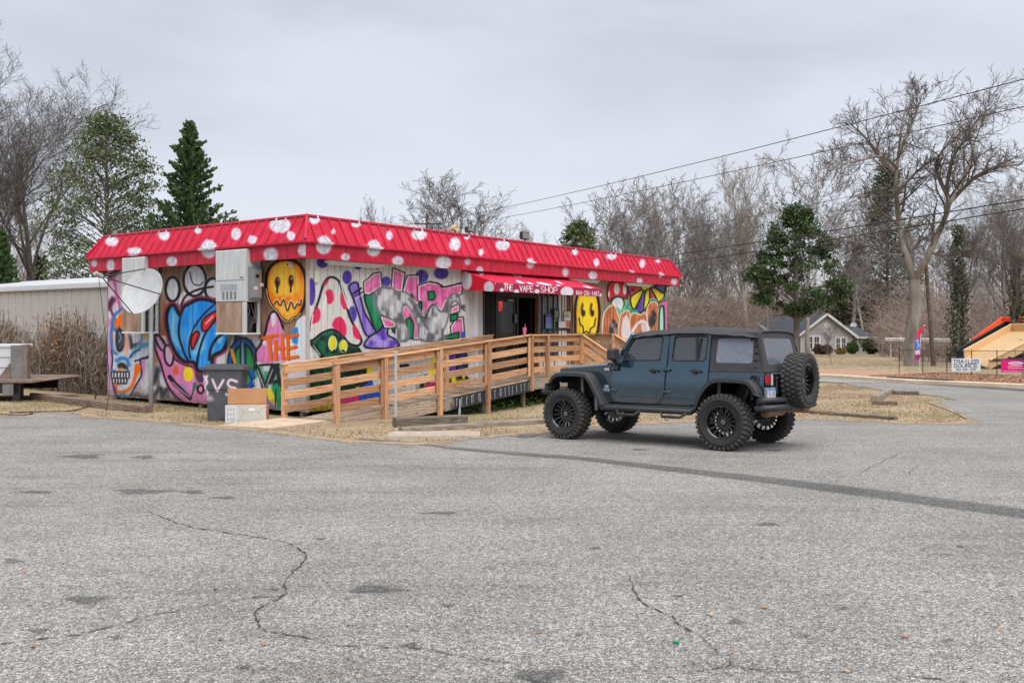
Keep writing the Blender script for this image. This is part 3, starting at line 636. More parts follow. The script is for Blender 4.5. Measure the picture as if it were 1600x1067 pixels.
    for p in ([(650, 440), (700, 560), (735, 720), (720, 850)], [(735, 700), (790, 560), (830, 440)], [(800, 620), (850, 520), (880, 440), (905, 600), (935, 700)], [(850, 620), (900, 600)]): T('D', p, (34, 34, 38), 3.2, soft=1.4)
    T('D', [(660, 480), (740, 690)], (190, 196, 200), .8); T('D', [(830, 480), (760, 660)], (190, 196, 200), .7)
    F('D', [(770, 680), (840, 740), (850, 850), (800, 840), (765, 760)], (228, 208, 40), soft=1); F('D', [(730, 800), (760, 780), (870, 930), (740, 925)], (140, 110, 176), soft=1.2); F('D', [(890, 670), (925, 700), (905, 920), (880, 910)], (20, 150, 84), soft=.8); T('D', [(870, 700), (860, 920)], BLK, 1)
    F('D', [(930, 480), (970, 470), (970, 930), (935, 900), (950, 700)], (190, 160, 150), soft=1.2); T('D', [(640, 600), (690, 760), (735, 880)], (206, 208, 220), 3, soft=2)
    c.drips(90, 172, 476, 430, 620, 3); c.grime(34, 1)
    return c.img

def paint_front():
    X, Y = localgrid(lambda u, v: (u * LF, u * 0, v * WH), 1500, 300); c = Canvas(X, Y, (208, 207, 206))
    F = lambda k, p, col, **kw: c.fill(cq(k, p), col, **kw)
    T = lambda k, p, col, wd=1.5, **kw: c.stroke(cq(k, p), col, wd, **kw)
    # unpainted brown boards at the right
    c.fill([(886, 400), (1060, 400), (1060, 620), (886, 620)], (150, 128, 108), smooth=False, soft=1, col2=(122, 102, 86))
    for x, y, rx, ry in ((235, 215, 66, 62), (510, 380, 54, 76), (110, 540, 44, 155), (630, 240, 46, 54), (852, 240, 46, 52), (945, 425, 52, 56), (570, 790, 46, 92)): c.ell(470 + x / 7.115, 380 + y / 7.115, rx / 7.115, ry / 7.115, PUR, col2=(70, 54, 150), soft=1.1)
    for x, y, rx, ry in ((700, 370, 72, 74), (915, 335, 84, 66)): c.ell(560 + x / 7.115, 380 + y / 7.115, rx / 7.115, ry / 7.115, PUR, col2=(66, 52, 146), soft=1.1)
    # the lower band that shows between the rails
    c.fill([(480, 560), (486, 560), (488, 660), (478, 660)], (20, 130, 80), smooth=False)
    F('G', [(340, 330), (640, 270), (640, 900), (340, 900)], (200, 202, 204), soft=1); F('G', [(180, 560), (350, 520), (350, 900), (180, 900)], (24, 150, 100), soft=1.5, col2=(190, 200, 200), nz='b'); F('G', [(350, 660), (540, 620), (640, 760), (640, 850), (350, 880)], YEL, soft=1)
    F('G', [(370, 520), (470, 500), (460, 580), (360, 590)], (26, 80, 170), soft=1); F('G', [(730, 420), (960, 400), (880, 640), (730, 660)], (100, 62, 160), soft=1); F('G', [(900, 400), (1200, 380), (1180, 470), (1060, 560), (880, 620)], YEL, soft=1); F('G', [(980, 560), (1260, 480), (1260, 780), (910, 780)], (20, 76, 190), soft=1, out=BLK)
    F('G', [(730, 720), (910, 690), (910, 780), (730, 790)], (206, 36, 110), soft=1); T('G', [(560, 640), (640, 600), (700, 520)], BLK, 2)
    F('H', [(-60, 300), (600, 250), (600, 660), (-60, 660)], (196, 198, 200), soft=1); F('H', [(350, 500), (500, 470), (480, 640), (360, 640)], (34, 34, 38), soft=1, col2=(160, 160, 165), nz='b'); F('H', [(500, 320), (600, 280), (600, 480), (500, 480)], YEL, soft=1); F('H', [(460, 600), (520, 550), (600, 560), (600, 640)], (200, 40, 100), soft=1)
    F('H', [(660, 280), (860, 240), (860, 460), (660, 460)], PUR, soft=1); F('H', [(800, 240), (920, 230), (920, 420), (800, 430)], (28, 70, 160), soft=1, col2=(34, 34, 40), nz='b'); F('H', [(660, 500), (920, 480), (920, 600), (660, 600)], YEL, soft=1, col2=(40, 36, 34), nz='b'); T('H', [(150, 370), (260, 360)], BLK, 2.2)
    # spotted cap with a creature beneath
    F('Q', [(250, 600), (350, 545), (440, 600), (500, 690), (480, 800), (300, 860), (250, 900), (240, 760), (300, 680)], (16, 100, 66), soft=1, col2=(20, 40, 34), nz='b', out=BLK, ow=1.2)
    cap = [(238, 590), (252, 520), (285, 420), (312, 335), (342, 306), (380, 322), (402, 380), (432, 490), (470, 560), (487, 600), (470, 622), (430, 612), (395, 572), (352, 548), (300, 566), (262, 596)]
    F('Q', cap, (206, 203, 198), soft=.8, out=BLK, ow=1.3)
    F('Q', [(322, 372), (345, 362), (358, 395), (350, 425), (330, 428), (325, 400)], RED); F('Q', [(250, 520), (262, 470), (282, 445), (296, 470), (288, 510)], RED); F('Q', [(392, 378), (400, 385), (420, 440), (405, 455), (390, 420)], RED); F('Q', [(312, 335), (338, 310), (330, 330), (318, 345)], RED)
    F('Q', [(350, 530), (365, 497), (392, 490), (412, 520), (416, 556), (408, 580), (380, 556)], RED); F('Q', [(445, 540), (452, 525), (475, 560), (482, 592), (455, 585)], RED)
    T('Q', [(322, 400), (310, 450)], (236, 234, 232), .9); T('Q', [(390, 330), (405, 390), (425, 450)], (240, 238, 236), .8); T('Q', [(262, 480), (252, 540)], (240, 238, 236), .8)
    for x, y, rx, ry in ((353, 612, 19, 34), (403, 625, 18, 28)): c.ell(400 + x / 2.964, 330 + y / 2.964, rx / 2.964, ry / 2.964, (216, 206, 40), out=(220, 222, 200), ow=.5)
    T('Q', [(360, 645), (352, 655)], BLK, 1.6); T('Q', [(398, 645), (406, 650)], BLK, 1.5); T('Q', [(255, 610), (285, 640), (300, 668)], BLK, 1.6); T('Q', [(262, 620), (295, 665)], (200, 205, 205), .7)
    F('Q', [(160, 560), (240, 500), (240, 640), (190, 680)], (214, 220, 230), soft=2); F('Q', [(212, 605), (230, 592), (246, 625), (232, 665), (212, 650)], (36, 130, 220)); F('Q', [(160, 575), (195, 535), (193, 600), (170, 615)], (40, 140, 214))
    # green ground, bottle, pink block letters, grey long-necked shape
    F('F', [(60, 590), (160, 560), (250, 800), (280, 920), (200, 990), (160, 900)], (14, 132, 74), soft=1, col2=(20, 116, 70), out=BLK, ow=1)
    F('F', [(180, 560), (120, 600), (160, 760), (200, 860)], (120, 150, 170), soft=3, a=.5)
    F('F', [(-110, 480), (-20, 440), (10, 560), (60, 760), (140, 900), (190, 1010), (80, 1020), (0, 800), (-60, 620)], (112, 84, 186), soft=.8, col2=(150, 128, 206), out=BLK, ow=1.0)
    T('E', [(580, 560), (670, 500)], BLK, 1.4); T('E', [(590, 590), (690, 540)], BLK, .8); T('E', [(600, 620), (690, 570)], (190, 180, 220), .7)
    F('F', [(100, 1060), (180, 1000), (240, 960), (270, 920), (320, 930), (320, 1020), (420, 1080), (420, 1160), (80, 1160)], (92, 62, 172), soft=1, col2=(160, 140, 210), nz='b', out=BLK, ow=1.0)
    W2 = (228, 222, 228)
    for p in ([(65, 440), (110, 405), (165, 350), (235, 335), (245, 480), (160, 530), (115, 562), (72, 556)], [(385, 290), (500, 340), (472, 530), (372, 508)], [(500, 530), (548, 372), (660, 368), (668, 640), (640, 680), (605, 620), (585, 545), (560, 600)],
              [(668, 480), (790, 440), (880, 460), (945, 500), (1135, 462), (1135, 555), (1050, 572), (1000, 620), (955, 650), (920, 750), (860, 690), (790, 720), (742, 805), (708, 770), (700, 640), (668, 630)], [(250, 820), (400, 880), (400, 935), (290, 930)], [(485, 720), (540, 690), (570, 740), (600, 800), (650, 840), (660, 1060), (610, 1060), (600, 900), (520, 860), (490, 800)],
              [(1030, 930), (1090, 840), (1150, 830), (1165, 1060), (1040, 1060)], [(1020, 780), (1040, 720), (1105, 690), (1110, 750)]):
        c.stroke(cq('F', p), BLK, 2.7, closed=True, smooth=False); c.fill(cq('F', p), (226, 120, 172), smooth=False, soft=.6, col2=(206, 86, 146), nz='b', out=W2, ow=.7)
    for p in ([(770, 540), (835, 538), (850, 590), (835, 628), (775, 632)], [(585, 560), (605, 610), (570, 600)], [(685, 650), (700, 650), (700, 740), (670, 700)], [(525, 850), (570, 826), (605, 900), (600, 1060), (540, 1060), (545, 960)], [(1015, 800), (1100, 785), (1090, 850), (1020, 870)], [(940, 1040), (1040, 1010), (1110, 990), (1110, 1060), (940, 1066)], [(370, 950), (400, 940), (400, 1000), (375, 980)]):
        F('F', p, GRN, smooth=False, soft=.7, out=BLK, ow=.8)
    ani = [(180, 560), (210, 510), (280, 485), (370, 500), (430, 540), (510, 545), (570, 590), (640, 690), (720, 790), (760, 750), (810, 690), (860, 700), (900, 760), (940, 740), (975, 660), (1010, 590), (1065, 562), (1108, 585), (1130, 680), (1180, 712), (1150, 720), (1110, 680), (1075, 640), (1030, 680), (1005, 780), (975, 890), (935, 990), (940, 1080), (690, 1080), (655, 900), (605, 790), (550, 700), (500, 680), (478, 740), (500, 850), (545, 960), (545, 1080), (440, 1080), (430, 950), (400, 870), (310, 820), (240, 780), (195, 690)]
    F('F', ani, (186, 186, 190), soft=.8, col2=(96, 96, 100), nz='b', out=(110, 110, 114), ow=.9)
    F('F', [(250, 560), (380, 540), (420, 700), (300, 740)], (216, 216, 218), soft=6, a=.6); F('F', [(780, 850), (880, 800), (930, 900), (850, 980), (760, 960)], (214, 214, 216), soft=5, a=.6); T('F', [(560, 620), (660, 760), (720, 880), (760, 950)], (84, 84, 90), 1.4, soft=1.4); T('F', [(1170, 690), (1140, 720), (1180, 750)], (60, 60, 64), 1.0)
    c.ell(723, 524, 3.2, 6, (30, 92, 180)); T('F', [(790, 430), (880, 450), (945, 490), (1140, 440)], BLK, 1.1); T('F', [(690, 800), (740, 830), (800, 700), (850, 680)], (40, 40, 44), .9)
    # long yellow drippy face
    fy = [(130, 640), (128, 520), (150, 380), (180, 330), (350, 330), (380, 400), (398, 540), (390, 680), (370, 800), (330, 850), (150, 850)]
    F('K', fy, (246, 176, 24), soft=.8, out=BLK, ow=1.6, smooth=True); F('K', [(175, 400), (340, 390), (362, 560), (340, 780), (180, 780), (165, 560)], (246, 216, 34), soft=3)
    for x in (215, 315): c.fill(cq('K', [(x - 24, 500), (x - 10, 450), (x + 6, 470), (x - 2, 520), (x + 26, 540), (x + 22, 590), (x - 4, 605), (x - 22, 570)]), (36, 34, 38), out=(200, 150, 30), ow=.4)
    T('K', [(170, 620), (185, 690), (215, 715), (222, 785), (255, 765), (290, 790), (300, 735), (340, 710), (355, 620)], (44, 34, 22), 1.0, smooth=False)
    # red caps, yellow and violet petals, brown stumps
    F('L', [(100, 300), (140, 150), (300, 110), (430, 150), (470, 300), (450, 430), (330, 400), (200, 420), (140, 490), (105, 430)], (206, 28, 44), soft=.7, out=BLK, ow=.9)
    for x, y, rx, ry in ((275, 255, 58, 105), (420, 265, 36, 95), (128, 350, 16, 60)): c.ell(940 + x / 11.86, 430 + y / 11.86, rx / 11.86, ry / 11.86, (222, 220, 218))
    F('L', [(170, 540), (210, 440), (300, 400), (390, 440), (410, 560), (350, 680), (260, 620)], (216, 222, 220), soft=.8, col2=(190, 206, 200), out=BLK, ow=.8); F('L', [(60, 620), (130, 560), (280, 600), (350, 640), (420, 560), (430, 440), (520, 560), (540, 700), (420, 700), (340, 730), (200, 640)], (18, 146, 96), soft=1, col2=(120, 190, 160), nz='b')
    F('L', [(495, 160), (710, 150), (720, 260), (620, 340), (540, 395), (500, 300)], (206, 50, 82), soft=.7, out=BLK, ow=1); c.ell(940 + 570 / 11.86, 430 + 275 / 11.86, 2.6, 2.2, BLK)
    F('L', [(540, 400), (740, 270), (760, 310), (650, 560), (590, 630), (545, 560)], YEL, soft=.7, out=BLK, ow=.8); F('L', [(730, 190), (900, 190), (860, 290), (790, 310), (740, 270)], YEL, soft=.7, out=BLK, ow=.8); F('L', [(640, 600), (770, 310), (800, 350), (770, 640), (700, 700), (650, 670)], PUR, soft=.7, out=BLK, ow=.8)
    F('L', [(810, 310), (885, 280), (880, 480), (820, 600), (770, 650)], YEL, soft=.7, out=BLK, ow=.8); F('L', [(890, 270), (920, 280), (1000, 430), (900, 440)], (196, 60, 80), soft=.7, out=BLK, ow=.8); F('L', [(920, 230), (1140, 320), (1140, 420), (1050, 500), (1010, 430)], YEL, soft=.7, out=BLK, ow=.8); F('L', [(980, 200), (1180, 180), (1150, 320), (1060, 280)], (100, 88, 150), soft=.7, out=BLK, ow=1)
    F('L', [(520, 600), (560, 640), (640, 640), (720, 720), (790, 690), (820, 640), (780, 760), (560, 760)], (30, 150, 120), soft=.8); F('L', [(890, 450), (960, 430), (1010, 480), (920, 500)], (40, 150, 110), soft=.6, out=(180, 220, 200), ow=.4)
    for p in ([(30, 1150), (25, 780), (80, 640), (170, 560), (250, 590), (310, 760), (350, 900), (340, 1150)], [(340, 760), (400, 690), (470, 650), (530, 760), (560, 1150), (320, 1150)], [(530, 760), (620, 700), (720, 740), (790, 690), (850, 850), (860, 1150), (540, 1150)], [(850, 900), (830, 700), (860, 560), (950, 490), (1030, 550), (1060, 760), (1050, 1150), (870, 1150)]):
        F('L', p, (170, 92, 54), soft=.8, col2=(206, 130, 84), out=(224, 206, 190), ow=.7)
    F('L', [(130, 1100), (130, 900), (190, 820), (280, 880), (290, 1100)], (48, 44, 50), soft=.8, col2=(150, 120, 110), nz='b'); F('L', [(870, 980), (860, 800), (935, 655), (1005, 700), (1000, 850), (920, 1000)], (46, 44, 50), soft=.8, col2=(120, 90, 80), nz='b')
    F('L', [(380, 850), (450, 740), (510, 880), (540, 1150), (370, 1150)], (216, 210, 212), soft=1.5); T('L', [(570, 1040), (640, 920), (720, 860), (800, 870), (870, 1000)], (222, 214, 216), 2.2, soft=1); F('L', [(730, 900), (800, 900), (850, 1030), (740, 1040)], (206, 190, 196), soft=1.5)
    F('L', [(1050, 560), (1110, 490), (1190, 470), (1220, 520), (1215, 1150), (1170, 1150), (1160, 600), (1100, 600), (1060, 620)], (222, 96, 160), soft=.7, out=(60, 50, 60), ow=.5); F('L', [(1070, 650), (1140, 610), (1145, 1150), (1065, 1150)], (160, 214, 196), soft=.8, out=BLK, ow=.8); T('L', [(1090, 470), (1150, 430), (1230, 420)], (50, 150, 110), 1.2)
    c.drips(120, 482, 1036, 420, 560, 4); c.grime(30, 2)
    return c.img
im_left, im_front = paint_left(), paint_front()
m_ml = imgmat('sprayed_end_wall', im_left, .55); m_mf = imgmat('sprayed_front_wall', im_front, .55)

# roof skirt: fascia below, sloped metal above, sprayed with white dots
OF, OD, OT, Z0, Z1, Z2 = .36, .42, .07, 3.47, 3.85, 4.46
SLN = math.hypot(OD - OT, Z2 - Z1); VT = (Z1 - Z0) + SLN
DOTS_F = [(Q[0] / 2.964 + 400, Q[1] / 2.964 + 330, Q[2] / 2.964, Q[3] / 2.964) for Q in ((268, 40, 28, 22), (314, 157, 38, 45), (358, 95, 10, 13), (463, 60, 25, 16), (545, 172, 36, 40), (414, 212, 22, 18), (657, 230, 28, 23), (617, 113, 15, 22), (755, 108, 38, 28), (868, 238, 38, 33), (921, 153, 27, 33), (976, 118, 14, 14), (980, 234, 14, 16), (1041, 190, 10, 14))] + \
    [(q[0] / 3.334 + 700, q[1] / 3.334 + 360, q[2] / 3.334, q[3] / 3.334) for q in ((285, 75, 38, 32), (172, 115, 12, 16), (428, 172, 22, 28), (165, 212, 20, 26), (660, 113, 18, 18), (773, 167, 15, 22), (850, 135, 28, 20), (612, 217, 16, 25), (755, 235, 24, 24), (1012, 173, 15, 24), (1093, 157, 15, 14), (950, 215, 10, 8), (1105, 232, 12, 14), (998, 262, 16, 14), (1178, 267, 17, 18))]
DOTS_L = [(q[0] / 2.964 + 120, q[1] / 2.964 + 320, q[2] / 2.964, q[3] / 2.964) for q in ((163, 170, 32, 24), (405, 142, 28, 25), (562, 120, 16, 16), (738, 135, 24, 30), (942, 95, 52, 38), (815, 163, 24, 20), (993, 145, 20, 22), (270, 215, 35, 18), (612, 205, 40, 45), (80, 270, 14, 20), (157, 280, 20, 30), (440, 262, 26, 24), (898, 230, 36, 34), (1050, 210, 28, 30))]
def roof_uvw(u, v, L, front):
    a = -OD + u * (L + 2 * OD); d = v * VT; lowp = d < (Z1 - Z0); k = np.clip((d - (Z1 - Z0)) / SLN, 0, 1)
    o = np.where(lowp, OF, OD + (OT - OD) * k); z = np.where(lowp, Z0 + d, Z1 + (Z2 - Z1) * k)
    return (a, -o, z) if front else (-o, a, z)
def paint_roof(L, front, dots, wd):
    X, Y = localgrid(lambda u, v: roof_uvw(u, v, L, front), wd, 110); c = Canvas(X, Y, (186, 18, 52)); c.img *= (1 + .10 * (c.n2 - .5))[..., None]; k_ = (np.clip(c.n1 - .45, 0, 1) * .42)[..., None]; c.img = c.img * (1 - k_) + np.array((214, 92, 116)) / 255 * k_
    for (x, y, rx, ry) in dots:
        c.ell(x, y, rx * 1.05, ry * 1.05, (205, 120, 140), soft=1.6, n=22, a=.55); c.ell(x, y, rx * .93, ry * .93, (212, 208, 214), soft=1.5, n=22, col2=(184, 180, 190), nz='f')
    return c.img
m_rf = imgmat('sprayed_red_roof_front', paint_roof(LF, True, DOTS_F, 1400), .48, .4, .15); m_rl = imgmat('sprayed_red_roof_end', paint_roof(LL, False, DOTS_L, 660), .48, .4, .15)
m_red = M('red_roof_paint', (194, 22, 60), .42, var=.08, scale=3)
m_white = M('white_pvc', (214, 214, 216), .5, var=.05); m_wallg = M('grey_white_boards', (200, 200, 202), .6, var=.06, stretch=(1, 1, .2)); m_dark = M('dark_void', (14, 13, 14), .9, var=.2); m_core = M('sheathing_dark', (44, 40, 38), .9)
m_brnt = wood('brown_trim_wood', (108, 82, 64), (140, 112, 90))
m_grey = M('painted_grey_metal', (186, 190, 192), .45, var=.06, scale=3, bump=.05)

shop = empty('shop_building', ORI, RZ, label='low shop under a red white-dotted roof skirt with graffiti covered walls', cat='shop')
def bd(name, lo, hi, mat, parent=shop, b=.006, **k):
    m = MB(); m.bbox(lo, hi, b); return m.build(name, mat, parent, **k)
# core walls with the entrance left open
m = MB()
m.box((.05, .06, .0), (6.1, .16, Z0 + .3)); m.box((11.15, .06, .0), (LF - .04, .16, Z0 + .3)); m.box((6.1, .06, 0), (11.15, .16, .45)); m.box((6.1, .06, 2.98), (11.15, .16, Z0 + .3))
m.box((.06, .16, 0), (.16, LL, Z0 + .3)); m.box((LF - .14, .16, 0), (LF - .04, LL, Z0 + .3)); m.box((.16, LL - .1, 0), (LF - .14, LL, Z0 + .3)); m.build('wall', m_core, shop)
m = MB(); m.box((.16, .16, .38), (LF - .14, LL - .1, .44)); m.build('floor', m_core, shop); m = MB(); m.box((-.1, -.1, Z2 - .12), (LF + .1, LL + .1, Z2 - .02)); m.build('roof_deck', m_core, shop)
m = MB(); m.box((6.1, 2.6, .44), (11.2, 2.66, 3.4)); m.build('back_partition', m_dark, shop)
# upright siding boards, each one a piece
def siding(axis_, n, L, mat, skip=None):
    bw = L / n; rr = random.Random(int(L * 10))
    for i in range(n):
        a0, a1 = i * bw + .006, (i + 1) * bw - .006; mid = (a0 + a1) / 2
        if skip and skip[0] < mid < skip[1]: continue
        mb = MB(); pr = rr.uniform(0, .008)
        if axis_ == 'y': mb.bbox((-.012 - pr, a0, rr.uniform(0, .02)), (.058, a1, WH), .005); uv = [(v[1] / L, v[2] / WH) for v in mb.v]
        else: mb.bbox((a0, -.012 - pr, rr.uniform(0, .02)), (a1, .058, WH), .005); uv = [(v[0] / L, v[2] / WH) for v in mb.v]
        mb.build('siding_board', mat, shop, uv=uv)
siding('y', 42, LL, m_ml); siding('x', 88, LF, m_mf, (6.16, 11.1))
bd('corner_trim', (-.03, -.035, 0), (.05, .02, WH), M('pale_corner_wood', (176, 166, 160), .7, var=.1))
for y in (.25, 2.2, 4.1, 6.1, 8.0): bd('foundation_post', (.1, y, -.6), (.22, y + .12, .0), m_conc)
for x in (2.0, 4, 6.2, 8.4, 10.8, 13, 15.2, 17.4): bd('foundation_post', (x, .1, -.7), (x + .12, .22, .0), m_conc)
# roof skirt panels with standing ribs
def skirt(front, L, n, mat):
    tot = L + 2 * OD; pw = tot / n
    for i in range(n):
        a0, a1 = -OD + i * pw, -OD + (i + 1) * pw
        def cl(a, o): return min(max(a, -o), L + o)     # hips
        # sloped panel
        vs = []; uv = []
        for o, z, d in ((OD, Z1, 0), (OT, Z2, SLN)):
            for a in (a0, a1): vs.append((cl(a, o), -o, z)); uv.append(((cl(a, o) + OD) / tot, (Z1 - Z0 + d) / VT))
        # rib on the panel's first edge, standing 3 cm proud of the slope
        nx, nz_ = (Z2 - Z1) / SLN, (OD - OT) / SLN; base = len(vs); rw = .022
        for o, z, d in ((OD, Z1, 0), (OT, Z2, SLN)):
            for a, h in ((a0 - rw, 0), (a0 - rw * .7, .034), (a0 + rw * .7, .034), (a0 + rw, 0)): vs.append((cl(a, o), -(o + nx * h), z + nz_ * h)); uv.append(((cl(a, o) + OD) / tot, (Z1 - Z0 + d) / VT))
        fs = [(0, 1, 3, 2)] + [(base + k, base + k + 1, base + 5 + k, base + 4 + k) for k in range(3)]
        if not front: vs = [(y, x, z) for x, y, z in vs]; fs = [tuple(reversed(f)) for f in fs]
        obj('roof_panel', mesh('roof_panel', vs, fs, mat, uv=uv), shop)
        # upright fascia panel with a groove beside it
        b0, b1 = max(a0, -OF), min(a1, L + OF)
        mb = MB(); mb.bbox((b0 + .004, -OF, Z0 + .0), (b1 - .004, -OF + .03, Z1 - .03), .004)
        v2 = [(v[0], v[1], v[2]) for v in mb.v]; uv = [((v[0] + OD) / tot, (v[2] - Z0) / VT) for v in v2]
        if not front: v2 = [(y, x, z) for x, y, z in v2]
        mb.v = v2; mb.build('fascia_panel', mat, shop, uv=uv)
skirt(True, LF, 58, m_rf); skirt(False, LL, 27, m_rl)
def trimbox(name, lo, hi, mat, uvf): 
    mb = MB(); mb.bbox(lo, hi, .012); mb.build(name, mat, shop, uv=[uvf(v) for v in mb.v])
trimbox('drip_edge', (-OD - .02, -OD - .025, Z1 - .05), (LF + OD + .02, -OF + .01, Z1 + .012), m_rf, lambda v: ((v[0] + OD) / (LF + 2 * OD), (Z1 - Z0) / VT))
trimbox('drip_edge', (-OD - .025, -OF + .014, Z1 - .05), (-OF + .01, LL + OD + .02, Z1 + .012), m_rl, lambda v: ((v[1] + OD) / (LL + 2 * OD), (Z1 - Z0) / VT))
trimbox('roof_cap', (-OT - .03, -OT - .03, Z2 - .03), (LF + OT + .03, .12, Z2 + .03), m_red, lambda v: (0, 0))
trimbox('roof_cap', (-OT - .03, .124, Z2 - .03), (.12, LL + OT, Z2 + .03), m_red, lambda v: (0, 0))
for a_, b_ in (((-OD, -OD), (-OT, -OT)), ((LF + OD, -OD), (LF + OT, -OT)), ((-OD, LL + OD), (-OT, LL + OT))): m = MB(); m.tube([(*a_, Z1 + .03), (*b_, Z2 + .02)], .035, 6); m.build('hip_cap', m_red, shop)
m = MB(); m.box((-OF + .035, -OF + .035, Z0 + .04), (LF + OF - .035, .05, Z0 + .07)); m.box((-OF + .035, .055, Z0 + .04), (.05, LL + OF, Z0 + .07)); m.build('soffit', m_wallg, shop)
m = MB()      # right end and back of the skirt
m.add([(LF + OD, -OD, Z1), (LF + OD, LL + OD, Z1), (LF + OT, LL + OT, Z2), (LF + OT, -OT, Z2), (-OD, LL + OD, Z1), (-OT, LL + OT, Z2)], [(0, 1, 2, 3), (1, 4, 5, 2)])
m.box((LF + OF - .03, -OF + .034, Z0), (LF + OF, LL + OF, Z1 - .03)); m.box((-OF + .034, LL + OF - .03, Z0), (LF + OF - .034, LL + OF, Z1 - .03)); m.build('roof_skirt', m_red, shop)
m = MB(); m.box((LF - .04, .0, 0), (LF + .02, LL, WH)); m.box((0, LL + .001, 0), (LF, LL + .06, WH)); m.build('side_wall', M('weathered_brown_siding', (146, 126, 108), .8, var=.15, stretch=(1, 6, .3)), shop)
# entrance: grey boards, barred window, glazed door, open doorway, second barred window
for i in range(3): bd('entrance_board', (6.17 + i * .117, -.01, .0), (6.28 + i * .117, .055, 3.3), m_wallg)
bd('white_post', (5.98, -.10, .0), (6.10, -.02, 3.3), m_white)
fr = bd('door_frame', (7.02, -.02, .46), (7.10, .12, 2.95), m_black); bd('door_frame', (8.05, -.02, .46), (8.12, .12, 2.95), m_black); bd('door_frame', (9.16, -.02, .46), (9.24, .12, 2.95), m_brnt); bd('door_frame', (7.10, -.018, 2.80), (9.16, .12, 2.95), m_black)
m_glassd = glassmat('door_glass', (20, 22, 24), .35); m_alum = M('dull_aluminium', (120, 122, 124), .35, metal=.8, var=.1)
dr = bd('door', (7.11, .02, .48), (7.20, .07, 2.79), m_black)
for lo, hi in (((7.20, .02, .48), (7.93, .07, .80)), ((7.20, .02, 2.66), (7.93, .07, 2.79)), ((7.93, .02, .48), (8.04, .07, 2.79))): bd('stile', lo, hi, m_black, dr)
bd('glass', (7.205, .035, .805), (7.925, .045, 2.655), m_glassd, dr, .001); bd('push_bar', (7.22, -.02, 1.52), (7.90, .0, 1.55), m_alum, dr); bd('handle', (7.95, -.03, 2.04), (8.01, .018, 2.30), m_alum, dr); bd('closer', (7.55, -.04, 2.68), (7.85, .018, 2.74), m_alum, dr)
dr2 = bd('door', (9.05, .18, .48), (9.10, 1.10, 2.79), m_black)
bd('glass', (9.075, .3, .82), (9.085, 1.0, 2.65), m_glassd, dr2, .001)
bd('threshold', (7.10, -.06, .455), (9.16, .12, .475), m_alum)
wn1 = bd('window', (6.54, .03, .6), (7.0, .05, 2.9), M('dark_pane', (16, 17, 19), .08, var=.1)); 
for i in range(6): bd('bar', (6.56 + i * .075, -.03, .5), (6.585 + i * .075, -.005, 2.95), m_black, wn1)
bd('bar', (6.42, -.05, 1.1), (6.46, -.015, 3.0), m_black, wn1)
wn2 = bd('window', (9.26, .03, 1.0), (10.72, .05, 2.92), M('window_pane_painted_reflection', (70, 74, 78), .05, var=.35, scale=1.6))  # mottled grey puts reflections into the pane colour
for x, wd_, mt in ((9.42, .05, m_alum), (9.74, .04, m_alum), (10.05, .05, m_alum), (10.32, .13, m_white), (10.52, .11, m_white), (10.68, .07, m_white)): bd('bar', (x, -.012, .5), (x + wd_, .026, 2.94), mt, wn2)
bd('bar', (9.24, -.05, 1.82), (10.95, -.02, 1.87), m_black, wn2)
bd('skirting', (9.26, .0, .46), (11.1, .056, 1.0), m_wallg)
for x in (10.76, 10.86, 11.0): bd('trim', (x, -.005, .46), (x + .07, .056, 3.3), m_brnt)
# awning
AX0, AX1, AD = 5.46, 10.94, 1.2; AB1, AB0, AF1, AF0 = 3.49, 2.95, 3.117, 2.876
AS = math.hypot(AD - .02, AB1 - AF1)
def p_awn_front():
    X, Y = localgrid(lambda u, v: (AX0 + u * (AX1 - AX0), u * 0 - AD, AF0 + v * (AF1 - AF0)), 900, 42); c = Canvas(X, Y, (150, 34, 72)); c.img *= (1 + .1 * (c.n2 - .5))[..., None]  # valance red darker than the top: overhead light put into the cloth colour
    for x, y, rx, ry in ((784, 453, 3.2, 3), (767, 450, 7, 8), (807, 455.5, 3.8, 3.4), (839, 455, 4, 3.4), (886, 456, 10.2, 8.4), (940, 462, 3.6, 4), (791, 443, 3.6, 3), (840, 446, 3, 2)): c.ell(x, y, rx, ry, (212, 208, 216), soft=.9)
    def word(pl, wd, ox, oy, h, sl, lw=.62):
        x, y = ox, oy
        for ch in pl:
            if ch != ' ':
                for s_ in GL[ch]: c.stroke([(x + u * wd, y + sl * u * wd - v * h) for u, v in s_], (232, 222, 226), lw, .4, smooth=False)
            x += wd * 1.32; y += sl * wd * 1.32
    word('THE', 3.9, 787.4, 453.0, 8.8, .06); word('VAPE', 4.2, 812.2, 454.9, 8.8, .06); word('SHOP', 5.1, 845.2, 456.4, 8.6, .06); word('864-236-1487', 2.3, 900.2, 460.2, 6.4, .055, .42)
    return c.img
def p_awn_top():
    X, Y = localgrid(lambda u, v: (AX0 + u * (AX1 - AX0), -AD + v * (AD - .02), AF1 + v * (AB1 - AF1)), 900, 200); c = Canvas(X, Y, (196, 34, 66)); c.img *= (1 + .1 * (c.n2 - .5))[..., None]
    for pts in ([(796, 425), (803, 420.5), (812, 425), (816, 432), (804, 431)], [(806, 437), (812, 438), (820, 442), (812, 442)], [(838, 441), (846, 440.5), (862, 444.5), (856, 446.5)], [(866, 437.5), (872, 438), (880, 442), (876, 443)], [(910, 445.5), (917, 446), (926, 450), (918, 449.5)], [(744, 419), (752, 419), (757, 427), (750, 428)], [(822, 440), (828, 440.5), (834, 444), (828, 444)], [(868, 444.2), (872, 444.2), (876, 447), (872, 447)]): c.fill(pts, (226, 214, 220), soft=.7)
    return c.img
